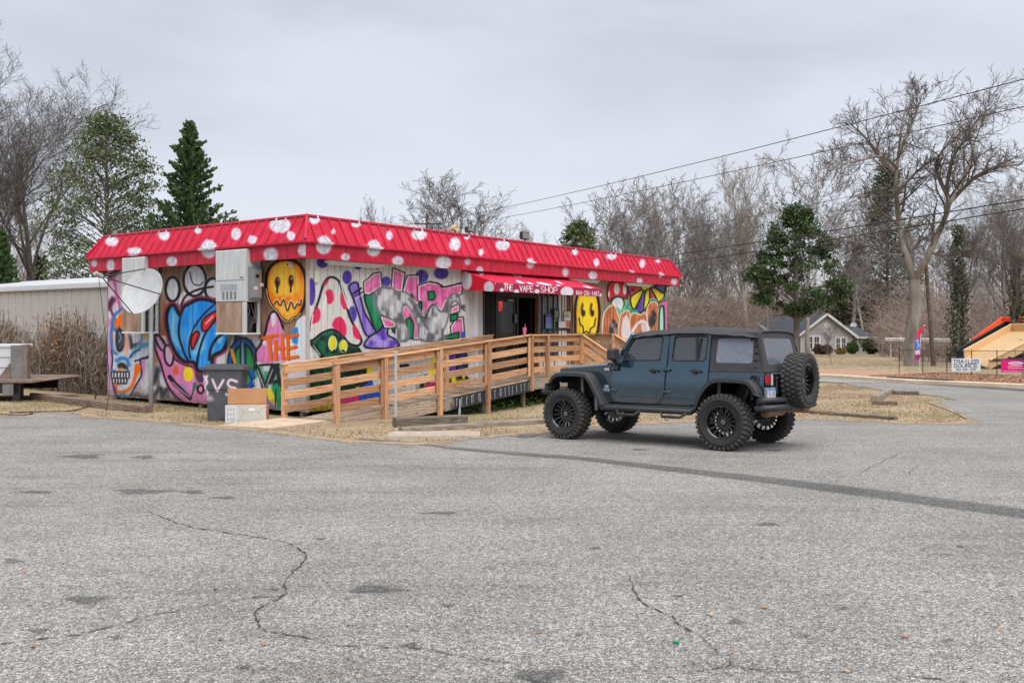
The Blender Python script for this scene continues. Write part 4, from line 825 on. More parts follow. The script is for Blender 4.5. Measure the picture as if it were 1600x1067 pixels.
def p_awn_end():
    X, Y = localgrid(lambda u, v: (u * 0 + AX0, -AD * (1 - u), AF0 - .1 + v * (AB1 - AF0 + .1)), 200, 120); c = Canvas(X, Y, (196, 20, 48))
    for x, y, rx, ry in ((729, 438, 8.6, 15), (764, 449, 8, 9.6), (752, 429, 4, 4), (777, 442, 4, 4)): c.ell(x, y, rx, ry, (206, 204, 212), soft=1.2, n=20, col2=(190, 190, 198))
    return c.img
awn = empty('entrance_awning', ORI, RZ, label='red dotted awning over the entrance, lettered with the shop name', cat='awning')
n = 24; vs = []; uv = []
for i in range(n + 1):
    x = AX0 + (AX1 - AX0) * i / n
    for k in range(5):
        v = k / 4; sag = -.035 * math.sin(math.pi * v) * (1 - .6 * abs(math.cos(math.pi * i / 4))); vs.append((x, -AD + v * (AD - .02), AF1 + v * (AB1 - AF1) + sag)); uv.append((i / n, v))
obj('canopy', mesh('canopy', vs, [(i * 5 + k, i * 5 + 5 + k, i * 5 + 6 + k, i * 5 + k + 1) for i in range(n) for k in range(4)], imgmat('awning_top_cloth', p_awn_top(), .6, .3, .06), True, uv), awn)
vs = []; uv = []
for i in range(n + 1):
    x = AX0 + (AX1 - AX0) * i / n
    for v in (0, .5, 1): vs.append((x, -AD - .006 * math.sin(i * 1.7) * (1 - v), AF0 + v * (AF1 - AF0))); uv.append((i / n, v))
obj('valance', mesh('valance', vs, [(i * 3 + k, i * 3 + 3 + k, i * 3 + 4 + k, i * 3 + k + 1) for i in range(n) for k in range(2)], imgmat('awning_valance_shaded', p_awn_front(), .6, .3, .05), False, uv), awn)
me_ = imgmat('awning_end_cloth', p_awn_end(), .6, .3, .05); hgt = AB1 - AF0 + .1
for x in (AX0, AX1):
    pts = [(-AD, AF0), (-.02, AB0), (-.02, AB1 - .01), (-AD, AF1)]
    obj('end_panel', mesh('end_panel', [(x, a, b) for a, b in pts], [(0, 1, 2, 3)], me_, uv=[((a + AD) / AD, (b - AF0 + .1) / hgt) for a, b in pts]), awn)
m = MB(); m.tube([(AX0 + .02, -AD + .02, AF0 + .02), (AX1 - .02, -AD + .02, AF0 + .02)], .014, 6); m.tube([(AX0 + .02, -AD + .02, AF1 - .03), (AX1 - .02, -AD + .02, AF1 - .03)], .014, 6)
for x in (AX0 + .02, (AX0 + AX1) / 2, AX1 - .02): m.tube([(x, -AD + .02, AF1 - .03), (x, -.03, AB1 - .05)], .014, 6); m.tube([(x, -AD + .02, AF0 + .02), (x, -.03, AF0 + .10)], .014, 6)
m.build('frame', m_alum, awn)
# notices and neon at the entrance
def notice(name, label, x0, x1, z0, z1, arr, y=-.06, cat='notice'):
    h, wd = arr.shape[:2]; mb = MB(); mb.box((0, -.004, 0), (x1 - x0, .0, z1 - z0)); o = mb.build(name, imgmat(name + '_print', arr, .5, .3, .02), uv=[(v[0] / (x1 - x0), v[2] / (z1 - z0)) for v in mb.v], label=label, cat=cat)
    o.location = S(x0, y, z0); o.rotation_euler = (0, 0, RZ); return o
c = flatcanvas(60, 100, (120, 132, 190)); c.fill([(0, 0), (60, 0), (60, 22), (0, 22)], (90, 80, 150), smooth=False); c.fill([(0, 84), (60, 84), (60, 100), (0, 100)], (70, 150, 200), smooth=False)
for y in (34, 44, 54, 64): c.stroke([(30, y), (54, y)], (50, 50, 90), 1.5)
notice('poster', 'tall blue and violet poster on the window bars beside the doorway', 9.50, 9.80, 1.88, 2.32, c.img)
c = flatcanvas(70, 90, (44, 48, 52)); c.text('21', 10, 74, 44, 18, 10, (206, 210, 210), 3.2); c.stroke([(8, 18), (62, 18)], (120, 124, 126), 3); c.stroke([(12, 84), (58, 84)], (150, 152, 152), 2)
notice('age_notice', 'dark notice with the number 21 on the barred window', 9.96, 10.27, 2.20, 2.50, c.img)
c = flatcanvas(80, 80, (214, 214, 206)); c.fill([(0, 0), (80, 0), (80, 16), (0, 16)], (180, 186, 60), smooth=False)
for r in (10, 20, 30): c.stroke([(40 - r, 56 - r * .3), (40 - r * .5, 50 - r * .75), (40, 48 - r * .85), (40 + r * .5, 50 - r * .75), (40 + r, 56 - r * .3)], (60, 60, 50), 2.2)
notice('wireless_notice', 'white and yellow notice with curved wave marks on brown trim', 10.52, 10.88, 2.12, 2.42, c.img, -.075)
notice('paper_sheet', 'blank white sheet of paper taped below the window notices', 10.20, 10.60, 1.90, 2.10, flatcanvas(20, 20, (222, 220, 222)).img, -.08, 'paper')
c = flatcanvas(40, 50, (206, 130, 100)); c.ell(20, 25, 9, 12, (150, 60, 40)); c.ell(18, 22, 3, 4, (230, 170, 130))
notice('orange_notice', 'small orange leaflet right of the blank white sheet', 10.62, 10.82, 1.88, 2.10, c.img, -.08)
neon = empty('neon_sign', S(7.33, .085, 2.56), RZ, label='glowing red neon oval inside the glass door', cat='neon sign')
mn = NB('neon_red'); mn.p.inputs['Base Color'].default_value = (.8, .02, .02, 1); mn.p.inputs['Emission Color'].default_value = (1, .03, .02, 1); mn.p.inputs['Emission Strength'].default_value = 1.6
m = MB(); m.tube([(.10 * math.cos(a), 0, .16 * math.sin(a)) for a in np.linspace(0, 6.28, 20)[:-1]], .032, 6, closed=True); m.tube([(0, 0, -.1), (0, 0, .1)], .035, 6); m.build('tube', mn.m, neon)
m = MB(); m.tube([(.30 + .16 * math.cos(a), .03, -.22 + .2 * math.sin(a)) for a in np.linspace(0, 6.28, 20)[:-1]], .012, 6, closed=True); m.build('unlit_ring', M('neon_dull', (110, 60, 60), .4), neon)
for i, (x, l) in enumerate(((1.3, 'white strip light under the eaves above the spotted cap'), (11.5, 'white strip light under the eaves beside the awning'), (15.2, 'white strip light under the eaves above the yellow petals'))):
    t = empty('strip_light', S(x, -.2, Z0 - .06), RZ, label=l, cat='strip light', group='strip lights under the eaves')
    m = MB(); m.bbox((-.9, -.07, 0), (.9, .07, .06), .01); m.build('housing', m_white, t); m = MB(); m.tube([(-.85, 0, -.02), (.85, 0, -.02)], .022, 8); m.build('diffuser', m_white, t)
m_lens = glassmat('lamp_lens', (150, 150, 140), .3, .1)
for x, l, kind in ((5.15, 'round floodlight on the roof edge left of the entrance', 0), (5.75, 'small grey lamp on the roof edge beside the round floodlight', 1), (8.4, 'square floodlight standing on the roof edge above the entrance', 1), (11.4, 'floodlight lying at the roof edge beyond the awning', 1)):
    t = empty('flood_light', S(x, -.05, Z2 + .03), RZ, label=l, cat='floodlight', group='floodlights along the roof edge')
    m = MB(); m.tube([(0, 0, 0), (0, 0, .09)], .018, 6); m.build('stem', m_iron, t); m = MB()
    if kind == 0: m.lathe([(.001, .10), (.09, .08), (.10, -.04), (.085, -.07), (.001, -.05)], 14, Matrix.Translation((0, 0, .12)), 'y'); m.build('housing', M('lamp_cream', (190, 180, 140), .5), t, auto=40)
    else:
        s_ = .19 if abs(x - 8.4) < .1 else .12; m.bbox((-s_, -.05, .06), (s_, .07, .06 + s_ * 1.15), .015); m.build('housing', m_iron, t); m = MB(); m.bbox((-s_ + .02, -.06, .08), (s_ - .02, -.05, .04 + s_ * 1.1), .004); m.build('lens', m_lens, t)
cam_ = empty('dome_camera', S(-.12, .45, 3.36), RZ, label='small white security camera under the corner of the eaves', cat='camera')
m = MB(); m.lathe([(.001, .06), (.05, .06), (.05, -.02), (.03, -.06), (.001, -.06)], 12, None, 'x'); m.build('housing', m_white, cam_, auto=40); m = MB(); m.lathe([(.022, -.061), (.022, -.075), (.001, -.075)], 10, None, 'x'); m.build('lens', m_black, cam_)
bx = MB(); bx.bbox((-.05, -.05, 0), (.05, 0, .28), .01); o = bx.build('junction_box', M('aged_cream', (206, 200, 178), .5), label='small cream junction box at the top of the corner', cat='box'); o.location = S(.22, -.03, 2.95); o.rotation_euler = (0, 0, RZ)

# ================================================================== THINGS AT THE SHOP
m_ply = M('weathered_plywood', (138, 106, 88), .85, var=.2, scale=2.2, stretch=(1, 2, .7), col2=(174, 148, 128), fine=.15); m_cab = M('cabinet_grey', (192, 195, 196), .5, var=.12, scale=4, bump=.06, fine=.08, stretch=(1, 2.5, .4))
m_cab2 = M('cabinet_side_grey', (186, 190, 192), .5, var=.06); m_fin = M('vent_grey', (120, 124, 128), .6, var=.1)
def ac_unit(y0, y1, label, meter):
    t = empty('air_conditioner', S(0, (y0 + y1) / 2, 1.79), RZ, label=label, cat='air conditioner', group='wall mounted air conditioners')
    hw = (y1 - y0) / 2; D = .477
    def p(name, lo, hi, mat, par=t, b=.008, **k): m = MB(); m.bbox(lo, hi, b); return m.build(name, mat, par, **k)
    p('cabinet', (-D, -hw, .74), (-.05, hw, 1.97), m_cab2); p('upper_panel', (-D - .018, -hw + .01, 1.25), (-D + .002, hw - .01, 1.955), m_cab); lp = p('lower_panel', (-D - .016, -hw + .01, .75), (-D + .002, hw - .01, 1.235), m_cab)
    p('badge', (-D - .024, -hw + .06, 1.29), (-D - .016, -hw + .2, 1.325), m_fin)
    for i in range(4): p('vent', (-D - .022, -hw + .33 + i * .15, .80), (-D - .014, -hw + .42 + i * .15, .99), m_fin, lp, .002)
    p('vent', (-D - .022, -hw + .3, 1.02), (-D - .014, hw - .2, 1.16), M('vent_pale', (158, 162, 166), .6, var=.2, scale=30), lp, .002)
    p('plywood_panel', (-D - .012, -hw + .15, .02), (-D + .008, hw - .02, .73), m_ply); p('corner_post', (-D - .012, -hw + .01, .0), (-D + .05, -hw + .13, .735), m_cab)
    p('corner_post', (-.12, -hw + .01, .0), (-.05, -hw + .08, .735), m_cab); p('base_pan', (-D - .02, -hw, -.03), (-.05, hw, .015), m_white); p('side_panel', (-D, hw - .03, .02), (-.05, hw - .005, .735), m_cab2); p('back_panel', (-.09, -hw + .02, .02), (-.05, hw - .03, .735), m_dark)
    m = MB(); m.lathe([(.001, 0), (.15, 0), (.16, .1), (.16, .36), (.1, .42), (.001, .42)], 14, Matrix.Translation((-.28, -hw + .25, .03))); m.build('compressor', m_iron, t, auto=40)
    rr = random.Random(int(y0 * 10)); m = MB()
    for i in range(7):
        x, z = -.14 - rr.random() * .26, .06 + rr.random() * .2; m.tube(smoothpts([(x, -hw + .06, .72), (x + rr.uniform(-.1, .1), -hw + .04, .5), (x + rr.uniform(-.12, .12), -hw + .05, .3), (x + rr.uniform(-.1, .1), -hw + .1, z)], False, 4), .009, 5)
    m.build('cable', M('grey_cable', (110, 104, 100), .6), t)
    if meter:
        b = p('breaker_box', (-.42, -hw - .11, .80), (-.10, -hw + .005, 1.56), m_fin); p('box_door', (-.40, -hw - .125, .84), (-.12, -hw - .108, 1.5), M('breaker_grey', (142, 146, 148), .5, var=.06), b)
        for z, x in ((1.3, -.3), (1.02, -.34), (1.1, -.17)): p('sticker', (x, -hw - .131, z), (x + .1, -hw - .124, z + .08), m_black if z > 1.2 else m_white, b, .002)
ac_unit(1.567, 2.70, 'grey wall air conditioner with a breaker box, beside the orange drippy face', True)
ac_unit(5.74, 6.76, 'grey wall air conditioner behind the satellite dish', False)

# satellite dish on a pipe
pb = at(236, 637); m_galv = M('galvanised_pipe', (170, 175, 178), .5, metal=.15, var=.1, scale=10)
dish = empty('satellite_dish', pb, 0, label='white oval satellite dish on a galvanised pipe before the end wall', cat='satellite dish')
dc = atY(226, 457, pb.y - .42) - pb; nrm = Vector((-.33, -.86, .345)).normalized(); Mz = nrm.to_track_quat('Z', 'Y').to_matrix().to_4x4(); Md = Matrix.Translation(dc) @ Mz
m = MB(); m.tube([(0, 0, -.3), (0, 0, dc.z - .12)], .055, 12); m.build('pole', m_galv, dish, smooth=True)
m = MB(); prof = [(.001, 0.0), (.15, .006), (.3, .026), (.45, .058), (.58, .098), (.6, .105), (.605, .095), (.58, .08), (.3, .008), (.001, -.018)]; m.lathe(prof, 36, Md); m.build('reflector', M('dish_white', (178, 180, 181), .55, var=.07, scale=5, fine=.07), dish, auto=50)
tip = dc + nrm * 1.25 + Vector((-.16, 0, -.10)); ex, ey = Mz @ Vector((1, 0, 0)), Mz @ Vector((0, 1, 0))
m = MB()
for a in (math.pi * .55, math.pi * 1.45, math.pi * 1.95): m.tube([dc + (ex * math.cos(a) + ey * math.sin(a)) * .6 + nrm * .1, tip], .014, 6)
m.build('feed_arm', m_iron, dish); m = MB(); m.tube([tip + nrm * .12 + Vector((-.06, 0, .03)), tip - nrm * .02], [.06, .05], 10); m.tube([tip + Vector((-.16, -.02, .05)), tip + Vector((.02, 0, 0))], .045, 8); m.build('feed_horn', M('horn_grey', (170, 168, 160), .5), dish, auto=40)
m = MB(); m.bbox((-.09, -.08, -.1), (.09, .1, .14), .02, Matrix.Translation(Vector((0, .05, dc.z - .05)))); m.tube([(0, 0, dc.z - .05), dc - nrm * .03], .06, 8); m.build('mount_bracket', m_iron, dish)
m = MB(); m.tube(smoothpts([tip + nrm * .1, tip + Vector((-.02, .05, -.6)), (tip.x + .05, tip.y + .3, .8), (tip.x + .02, tip.y + .2, .02)], False, 6), .007, 5); m.build('cable', m_black, dish)

# wheeled bin with sprayed letters
bp = at(353, 656); bn = empty('wheeled_bin', bp, R(4), label='dark grey wheeled bin sprayed with the letters VS', cat='bin')
def tapered(m, w0, d0, w1, d1, z0, z1, r=.05):
    ring = []
    for w_, d_, z in ((w0, d0, z0), (w1, d1, z1)):
        for p in rounded([(-w_ / 2, -d_ / 2), (w_ / 2, -d_ / 2), (w_ / 2, d_ / 2), (-w_ / 2, d_ / 2)], r, 3): ring.append((p[0], p[1], z))
    n = len(ring) // 2; m.add(ring, [tuple(range(n - 1, -1, -1)), tuple(range(n, 2 * n))] + [(i, (i + 1) % n, n + (i + 1) % n, n + i) for i in range(n)])
c = flatcanvas(100, 120, (78, 80, 86)); c.img *= (1 + .12 * (c.n2 - .5))[..., None]
for p in ([(26, 30), (36, 54), (50, 31)], [(80, 34), (66, 30), (60, 38), (66, 46), (76, 48), (80, 56), (72, 64), (56, 62)], [(6, 22), (14, 34), (8, 46), (14, 60), (4, 68)], [(14, 22), (6, 36)]): c.stroke(p, (214, 192, 208), 2.6, soft=1.8, smooth=len(p) > 3); c.stroke(p, (226, 214, 224), 1.2, soft=1.4, smooth=len(p) > 3)
c.fill([(2, 66), (20, 64), (28, 74), (8, 76)], (168, 156, 168), soft=4)
m_bin = imgmat('bin_plastic_sprayed', c.img, .5, .4, .06)
m = MB(); tapered(m, .66, .58, .72, .62, .02, .66, .06); tapered(m, .78, .66, .86, .70, .70, 1.12, .06); tapered(m, .72, .62, .78, .66, .66, .70, .06)
uv = [((v[0] + .45) / .95, v[2] / 1.2) for v in m.v]; m.build('body', m_bin, bn, uv=uv, auto=40)
m_bink = M('bin_dark', (64, 66, 72), .5, var=.1); m = MB(); tapered(m, .96, .78, .94, .76, 1.12, 1.17, .06); tapered(m, .90, .72, .70, .5, 1.17, 1.22, .06); m.build('lid', m_bink, bn, auto=40)
m = MB(); m.tube([(.50, -.3, 1.12), (.50, .3, 1.12)], .02, 8); m.build('handle', m_bink, bn)
for s_ in (-1, 1): m = MB(); m.lathe([(.001, -.03), (.13, -.03), (.14, 0), (.13, .03), (.001, .03)], 16, Matrix.Translation((.33, s_ * .31, .14)), 'y'); m.build('wheel', m_black, bn, auto=40)
m = MB(); m.box((.14, -.315, .04), (.36, -.285, .52)); m.build('wheel_recess', m_dark, bn)
# cardboard cartons
m_card = M('brown_cardboard', (178, 134, 96), .8, var=.07, scale=3); m_cardg = M('grey_cardboard', (188, 184, 178), .7, var=.04)
cb = at(384, 660.5); ct = empty('carton', cb + Vector((0, 0, .0)), R(7), label='open carton with a tall brown flap behind its pale printed side', cat='carton')
c = flatcanvas(170, 74, (190, 186, 180)); c.fill([(0, 0), (52, 0), (52, 74), (0, 74)], (200, 198, 202), smooth=False)
for x in (10, 22, 34):
    for y in (14, 34, 54): c.stroke([(x, y), (x + 3, y + 8)], (110, 108, 130), 1.3, .5)
for p in ([(52, 4), (80, 30), (140, 30), (168, 4)], [(56, 70), (80, 30)], [(166, 68), (140, 30)]): c.stroke(p, (140, 138, 134), .8, .5, smooth=False)
c.fill([(98, 14), (122, 14), (122, 22), (98, 22)], (226, 226, 228), smooth=False)
m = MB(); m.box((-.42, -.02, 0), (.42, .0, .38)); m.build('front', imgmat('carton_print', c.img, .7, .3, .04), ct, uv=[((v[0] + .42) / .84, v[2] / .38) for v in m.v])
m = MB(); m.box((-.42, .001, 0), (-.41, .42, .36)); m.box((.41, .001, 0), (.42, .42, .36)); m.box((-.409, .001, .004), (.409, .42, .012)); m.build('side', m_card, ct)
m = MB(); m.box((-.43, .43, 0), (.38, .44, .36)); m.box((-.45, .425, .365), (.37, .435, .70)); m.build('flap', m_card, ct); m = MB(); m.box((-.409, .02, .34), (.409, .40, .35)); m.build('inner_flap', m_card, ct)

# ================================================================== RAMP AND DECK
m_wd = wood('new_pine', (170, 120, 86), (214, 170, 130), (188, 138, 100)); m_wd2 = wood('aged_decking', (142, 122, 104), (186, 168, 148), (118, 98, 82)); m_old = wood('old_timber', (86, 70, 60), (132, 112, 98), (60, 50, 44)); m_grw = wood('grey_timber', (104, 94, 84), (150, 138, 126), (72, 64, 58))
ramp = empty('access_ramp', ORI, RZ, label='new pine access ramp and railed deck along the front of the shop', cat='ramp')
fl = lambda x: min(.5, -.005 + .077 * x)
YN, YF = -1.6, -.3
def post(x, y, z0, z1, w_=.1, mat=m_wd): return beam('post', (x, y, z0), (x, y, z1), w_, w_, mat, ramp, up=(1, 0, 0))
for x in (-.574, .865, 2.745, 4.62): post(x, YN, -.35 if x > 2 else -.25, fl(x) + 1.2)
post(6.56, YN, .18, 1.71); post(7.34, YN, .18, 1.69); post(9.17, YN, .1, 1.70); post(11.02, YN, .1, 1.70)
for x in (.95, 2.83, 4.70, 6.62): beam('nailer', (x - .17, YN + .005, fl(x) + .08), (x - .17, YN + .005, fl(x) + 1.16), .04, .09, m_wd, ramp, up=(1, 0, 0))
for x in (-.9, .55, 2.6, 4.5, 6.36): post(x, YF, -.3, fl(x) + 1.2)
for x in (.9, 2.8, 4.7, 6.5): 
    post(x, -.35, -.5, fl(x) - .05, .1, m_grw)
    if x > 3: post(x, -1.35, -.6, fl(x) - .1, .1, m_grw)
RZS = (1.10, .815, .535, .25)
def rails(x0, x1, y, side, f=fl, rows=RZS, cap=True):
    for k, dz in enumerate(rows):
        j = .004 * math.sin(x0 * 7 + k * 3); beam('rail', (x0, y + side * .072, f(x0) + dz + j), (x1, y + side * .072, f(x1) + dz - j), .038, .165, m_wd, ramp)
    if cap: beam('cap_board', (x0 - .03, y + side * .02, f(x0) + 1.215), (x1 + .03, y + side * .02, f(x1) + 1.215), .15, .036, m_wd, ramp)
xs_ = (-.62, .865, 2.745, 4.62, 6.56)
for a, b in zip(xs_, xs_[1:]): rails(a, b - .004, YN, 1)
xs_ = (-.95, .6, 2.6, 4.5, 6.41)
for a, b in zip(xs_, xs_[1:]): rails(a, b - .004, YF, -1, rows=RZS if a < 0 else RZS[:1])
flat_ = lambda x: .49
rails(6.62, 7.34, YN, 1, flat_); rails(7.345, 9.2, YN, 1, flat_)
def beamy(x, y0, y1):
    for k, dz in enumerate(RZS): beam('rail', (x, y0, .49 + dz), (x, y1, .49 + dz), .038, .165, m_wd, ramp)
    beam('cap_board', (x, y0 - .05, 1.705), (x, y1, 1.705), .15, .036, m_wd, ramp)
beamy(11.09, -1.55, -.1); post(11.02, -.15, -.3, 1.69)
for x in (9.17, 11.02):        # stair rails
    q0, q1 = -1.66, -3.25; z0, z1 = 1.66, .72
    for dz in (0, -.30, -.60): beam('stair_rail', (x, q0, z0 - .09 + dz), (x, q1, z1 - .09 + dz), .038, .165, m_wd, ramp)
    beam('cap_board', (x, q0 + .02, z0 + .02), (x, q1 - .05, z1 + .02), .13, .036, m_wd, ramp); post(x, q1, -.5, z1)
for i in range(4): beam('stair_tread', (9.2, -1.78 - i * .3, .36 - i * .17), (11.0, -1.78 - i * .3, .36 - i * .17), .28, .04, m_wd2, ramp)
x = -1.25
while x < 6.5:
    beam('deck_board', (x, -.36, fl(x) - .02), (x, -1.53, fl(x) - .02), .135, .034, m_wd2, ramp, up=(.077, 0, 1) if False else (0, 0, 1)); x += .142
x = 6.62
while x < 11.1:
    beam('deck_board', (x, -.04, .48), (x, -1.64, .48), .135, .034, m_wd2, ramp); x += .142
beam('stringer', (-1.2, -1.515, fl(-1.2) - .17), (2.70, -1.515, fl(2.7) - .17), .04, .26, m_wd2, ramp)
c = flatcanvas(460, 30, (46, 48, 54)); c.img *= (1 + .25 * (c.n2 - .5))[..., None]
rr = random.Random(8); x = 12
while x < 455:
    for q in range(rr.choice((1, 1, 2))): c.stroke([(x, 5 + rr.random() * 3), (x + rr.uniform(-2, 2), 22 + rr.random() * 4)], (190, 188, 186), 1.1, .7, smooth=False); c.stroke([(x, 6), (x + 5, 5)], (180, 178, 176), .9, .7, smooth=False); x += 7
    x += rr.uniform(12, 22)
c.fill([(0, 0), (70, 0), (60, 30), (0, 30)], (150, 136, 120), soft=6, col2=(96, 88, 80), nz='b')
Ls = math.hypot(3.82, fl(6.56) - fl(2.74)); m = MB(); m.bbox((0, -.02, -.15), (Ls, .02, .15), .004); o = m.build('stringer', imgmat('black_stringer_paint', c.img, .6, .3, .06), ramp, uv=[(v[0] / Ls, (v[2] + .15) / .3) for v in m.v]); o.matrix_local = mat_axis((2.74, -1.515, fl(2.74) - .19), (6.56, -1.515, fl(6.56) - .19))
beam('stringer', (6.62, -1.62, .34), (9.1, -1.62, .34), .04, .24, m_grw, ramp); beam('stringer', (9.1, -1.60, .3), (11.1, -1.60, .3), .04, .2, m_grw, ramp); beam('stringer', (-1.2, -.33, fl(-1.2) - .16), (6.5, -.33, fl(6.5) - .16), .04, .24, m_grw, ramp)
pad = [S(-2.45, -1.75, 0), S(-2.6, -.3, 0), S(-.95, -.28, 0), S(-.95, -1.7, 0)]
m = MB(); P = [(p.x, p.y, zg(p.x, p.y)) for p in pad]; m.add([(a, b, z_ + .03 + (.0 if i < 2 else .05)) for i, (a, b, z_) in enumerate(P)] + [(a, b, z_ - .1) for a, b, z_ in P], [(0, 1, 2, 3), (0, 4, 5, 1), (1, 5, 6, 2), (2, 6, 7, 3), (3, 7, 4, 0)]); m.build('ramp_landing', M('pale_landing', (186, 166, 144), .9, var=.12, scale=4, bump=.3, fine=.15), kind='structure')
cup = empty('tumbler', S(6.28, -1.56, fl(6.28) + 1.235), 0, label='pink tumbler with a straw left standing on the ramp rail', cat='tumbler')
m = MB(); m.lathe([(.001, 0), (.035, 0), (.055, .17), (.057, .2), (.001, .205)], 14); m.build('body', M('pink_plastic', (206, 96, 140), .35), cup, auto=40); m = MB(); m.tube([(.01, 0, .19), (.02, 0, .29)], .006, 6); m.build('straw', M('straw_pink', (214, 150, 170), .4), cup)
# bare pipe post in front of the ramp
gp = at(618.5, 662); o = empty('pipe_post', gp, 0, label='thin bare galvanised post standing before the ramp rail', cat='post')
m = MB(); m.bbox((-.028, -.01, -.2), (.028, .01, 1.53), .003); m.bbox((-.008, .01, -.2), (.008, .03, 1.52), .003); m.build('channel', m_galv, o)
g2 = at(718, 650); o = empty('pipe_post', g2, 0, label='short galvanised stake under the ramp edge', cat='post'); m = MB(); m.bbox((-.028, -.01, -.2), (.028, .01, .42), .003); m.build('channel', m_galv, o)

# timbers and wheel stop
def timber(a, b, w_, h_, mat, label, cat='timber', grp=None, lift=0):
    A, B = at(*a), at(*b); A.z += h_ / 2 - .015 + lift; B.z += h_ / 2 - .015 + lift; k = [(i / 5) for i in range(6)]
    L = (B - A).length; rr = random.Random(int(a[0])); m = MB(); vs = []
    n = 8; N = 9; prof = rounded([(-w_ / 2, -h_ / 2), (w_ / 2, -h_ / 2), (w_ / 2, h_ / 2), (-w_ / 2, h_ / 2)], .025, 1); c_ = len(prof)
    for i in range(N):
        for (y, z) in prof: vs.append((L * i / (N - 1) + rr.uniform(-.01, .01), y + rr.uniform(-.009, .009), z + rr.uniform(-.009, .009)))
    m.add(vs, [(i * c_ + j, i * c_ + (j + 1) % c_, (i + 1) * c_ + (j + 1) % c_, (i + 1) * c_ + j) for i in range(N - 1) for j in range(c_)] + [tuple(range(c_ - 1, -1, -1)), tuple((N - 1) * c_ + j for j in range(c_))])
    o = m.build(grp and 'landscape_timber' or 'timber_beam', mat, label=label, cat=cat, group=grp); o.matrix_world = mat_axis(A, B); return o
G_ = 'landscape timbers edging the dry grass'
timber((52, 624), (150, 636), .2, .2, m_old, 'dark brown timber lying by the flatbed, the farther of the end to end pair', grp=G_)
timber((134, 634.5), (232, 645), .24, .2, m_old, 'dark brown timber with a rough end below the dish pole', grp=G_)
timber((616, 667), (728, 662), .2, .2, m_grw, 'short grey beam lying in front of the ramp posts', grp=G_)
timber((625, 676), (851, 661), .16, .12, m_grw, 'long weathered timber sunk in the grass between beam and car', grp=G_)
timber((1268, 646), (1400, 656), .14, .10, m_grw, 'thin weathered timber along the near edge of the grass island', grp=G_)
timber((1366, 628), (1392, 614.5), .2, .2, m_grw, 'short broken log lying askew on the grass island', 'log', G_)
timber((1390, 616), (1436, 617.5), .16, .14, m_grw, 'weathered log pointing at the road on the grass island', 'log', G_)
timber((1362, 632), (1402, 633), .2, .13, m_old, 'rotten stump end half buried at the foot of the logs', 'log', G_)
A, B = at(607, 686), at(750, 685); L = (B - A).length
m = MB(); vs = []; prof = [(-.08, 0), (.08, 0), (.08, .06), (.055, .13), (-.055, .13), (-.08, .06)]
for i in range(12):
    x = L * i / 11; e = .88 if i in (0, 11) else 1
    for y, z in prof: vs.append((x, y * e, z * (e if z > .1 else 1) + random.Random(i * 7 + int(z * 99)).uniform(-.006, .004)))
m.add(vs, [(i * 6 + j, i * 6 + (j + 1) % 6, i * 6 + 6 + (j + 1) % 6, i * 6 + 6 + j) for i in range(11) for j in range(6)] + [(5, 4, 3, 2, 1, 0), tuple(66 + j for j in range(6))])
o = m.build('wheel_stop', M('weathered_concrete', (190, 176, 160), .9, var=.2, scale=6, bump=.5, bscale=40, col2=(164, 152, 140), fine=.2), label='weathered concrete wheel stop at the edge of the lot', cat='wheel stop'); o.matrix_world = mat_axis(A, B)

# ================================================================== THE CAR
nrm = Vector((0, .0275, 1)).normalized(); fw = Vector((-.777, .629, 0)); fw -= nrm * fw.dot(nrm); fw.normalize(); lf = nrm.cross(fw)
car = empty('parked_car', label='dark teal lifted four door off-road car with a black soft top', cat='car')
MW = Matrix((fw, lf, nrm)).transposed().to_4x4(); MW.translation = Vector((2.60, 15.56, zg(2.6, 15.56) + .016)); car.matrix_world = MW
def paintmat():
    b = NB('teal_car_paint'); v = b.coord((1, 1, 1), rnd=False); c = b.mix(srgb((34, 66, 86)), srgb((42, 76, 94)), b.noise(v, 2, 3)); sx = b.n('ShaderNodeSeparateXYZ'); b.l(v, sx.inputs[0]); dz_ = b.n('ShaderNodeMath', operation='MULTIPLY_ADD'); b.l(b.noise(v, 5, 6, .75), dz_.inputs[0]); dz_.inputs[1].default_value = -.7; b.l(sx.outputs[2], dz_.inputs[2]); c = b.mix(c, srgb((122, 116, 106)), b.ramp(dz_.outputs[0], [(.22, g3(.55)), (.50, g3(.02))])); b.l(c, b.p.inputs['Base Color'])
    b.p.inputs['Metallic'].default_value = .7; b.p.inputs['Roughness'].default_value = .20; b.p.inputs['Coat IOR'].default_value = 1.7; b.p.inputs['Coat Weight'].default_value = 1; b.p.inputs['Coat Roughness'].default_value = .04; b.bump(b.noise(v, 3.2, 2, .5), .10, .02); return b.m
m_pt = paintmat(); m_pl = M('black_textured_plastic', (44, 46, 49), .55, var=.12, scale=8, bump=.12, bscale=300); m_fab = M('black_canvas', (58, 57, 61), .85, var=.14, scale=4, bump=.5, bscale=7, fine=.08); m_tyre = M('tyre_rubber', (40, 39, 39), .8, var=.18, scale=14, bump=.15, fine=.15)
m_rim = M('gloss_black_rim', (20, 20, 22), .22, var=.1, coat=.6); m_sil = M('milled_edge', (176, 178, 182), .25, metal=.9, var=.05); m_under = M('undercarriage', (30, 29, 28), .8, var=.3, scale=9); m_tint = glassmat('tinted_glass', (62, 66, 70), .34, .03); m_tint.node_tree.nodes['Principled BSDF'].inputs['Coat Weight'].default_value = 1; m_tint.node_tree.nodes['Principled BSDF'].inputs['Coat IOR'].default_value = 1.9; m_vinyl = NB('clear_vinyl')
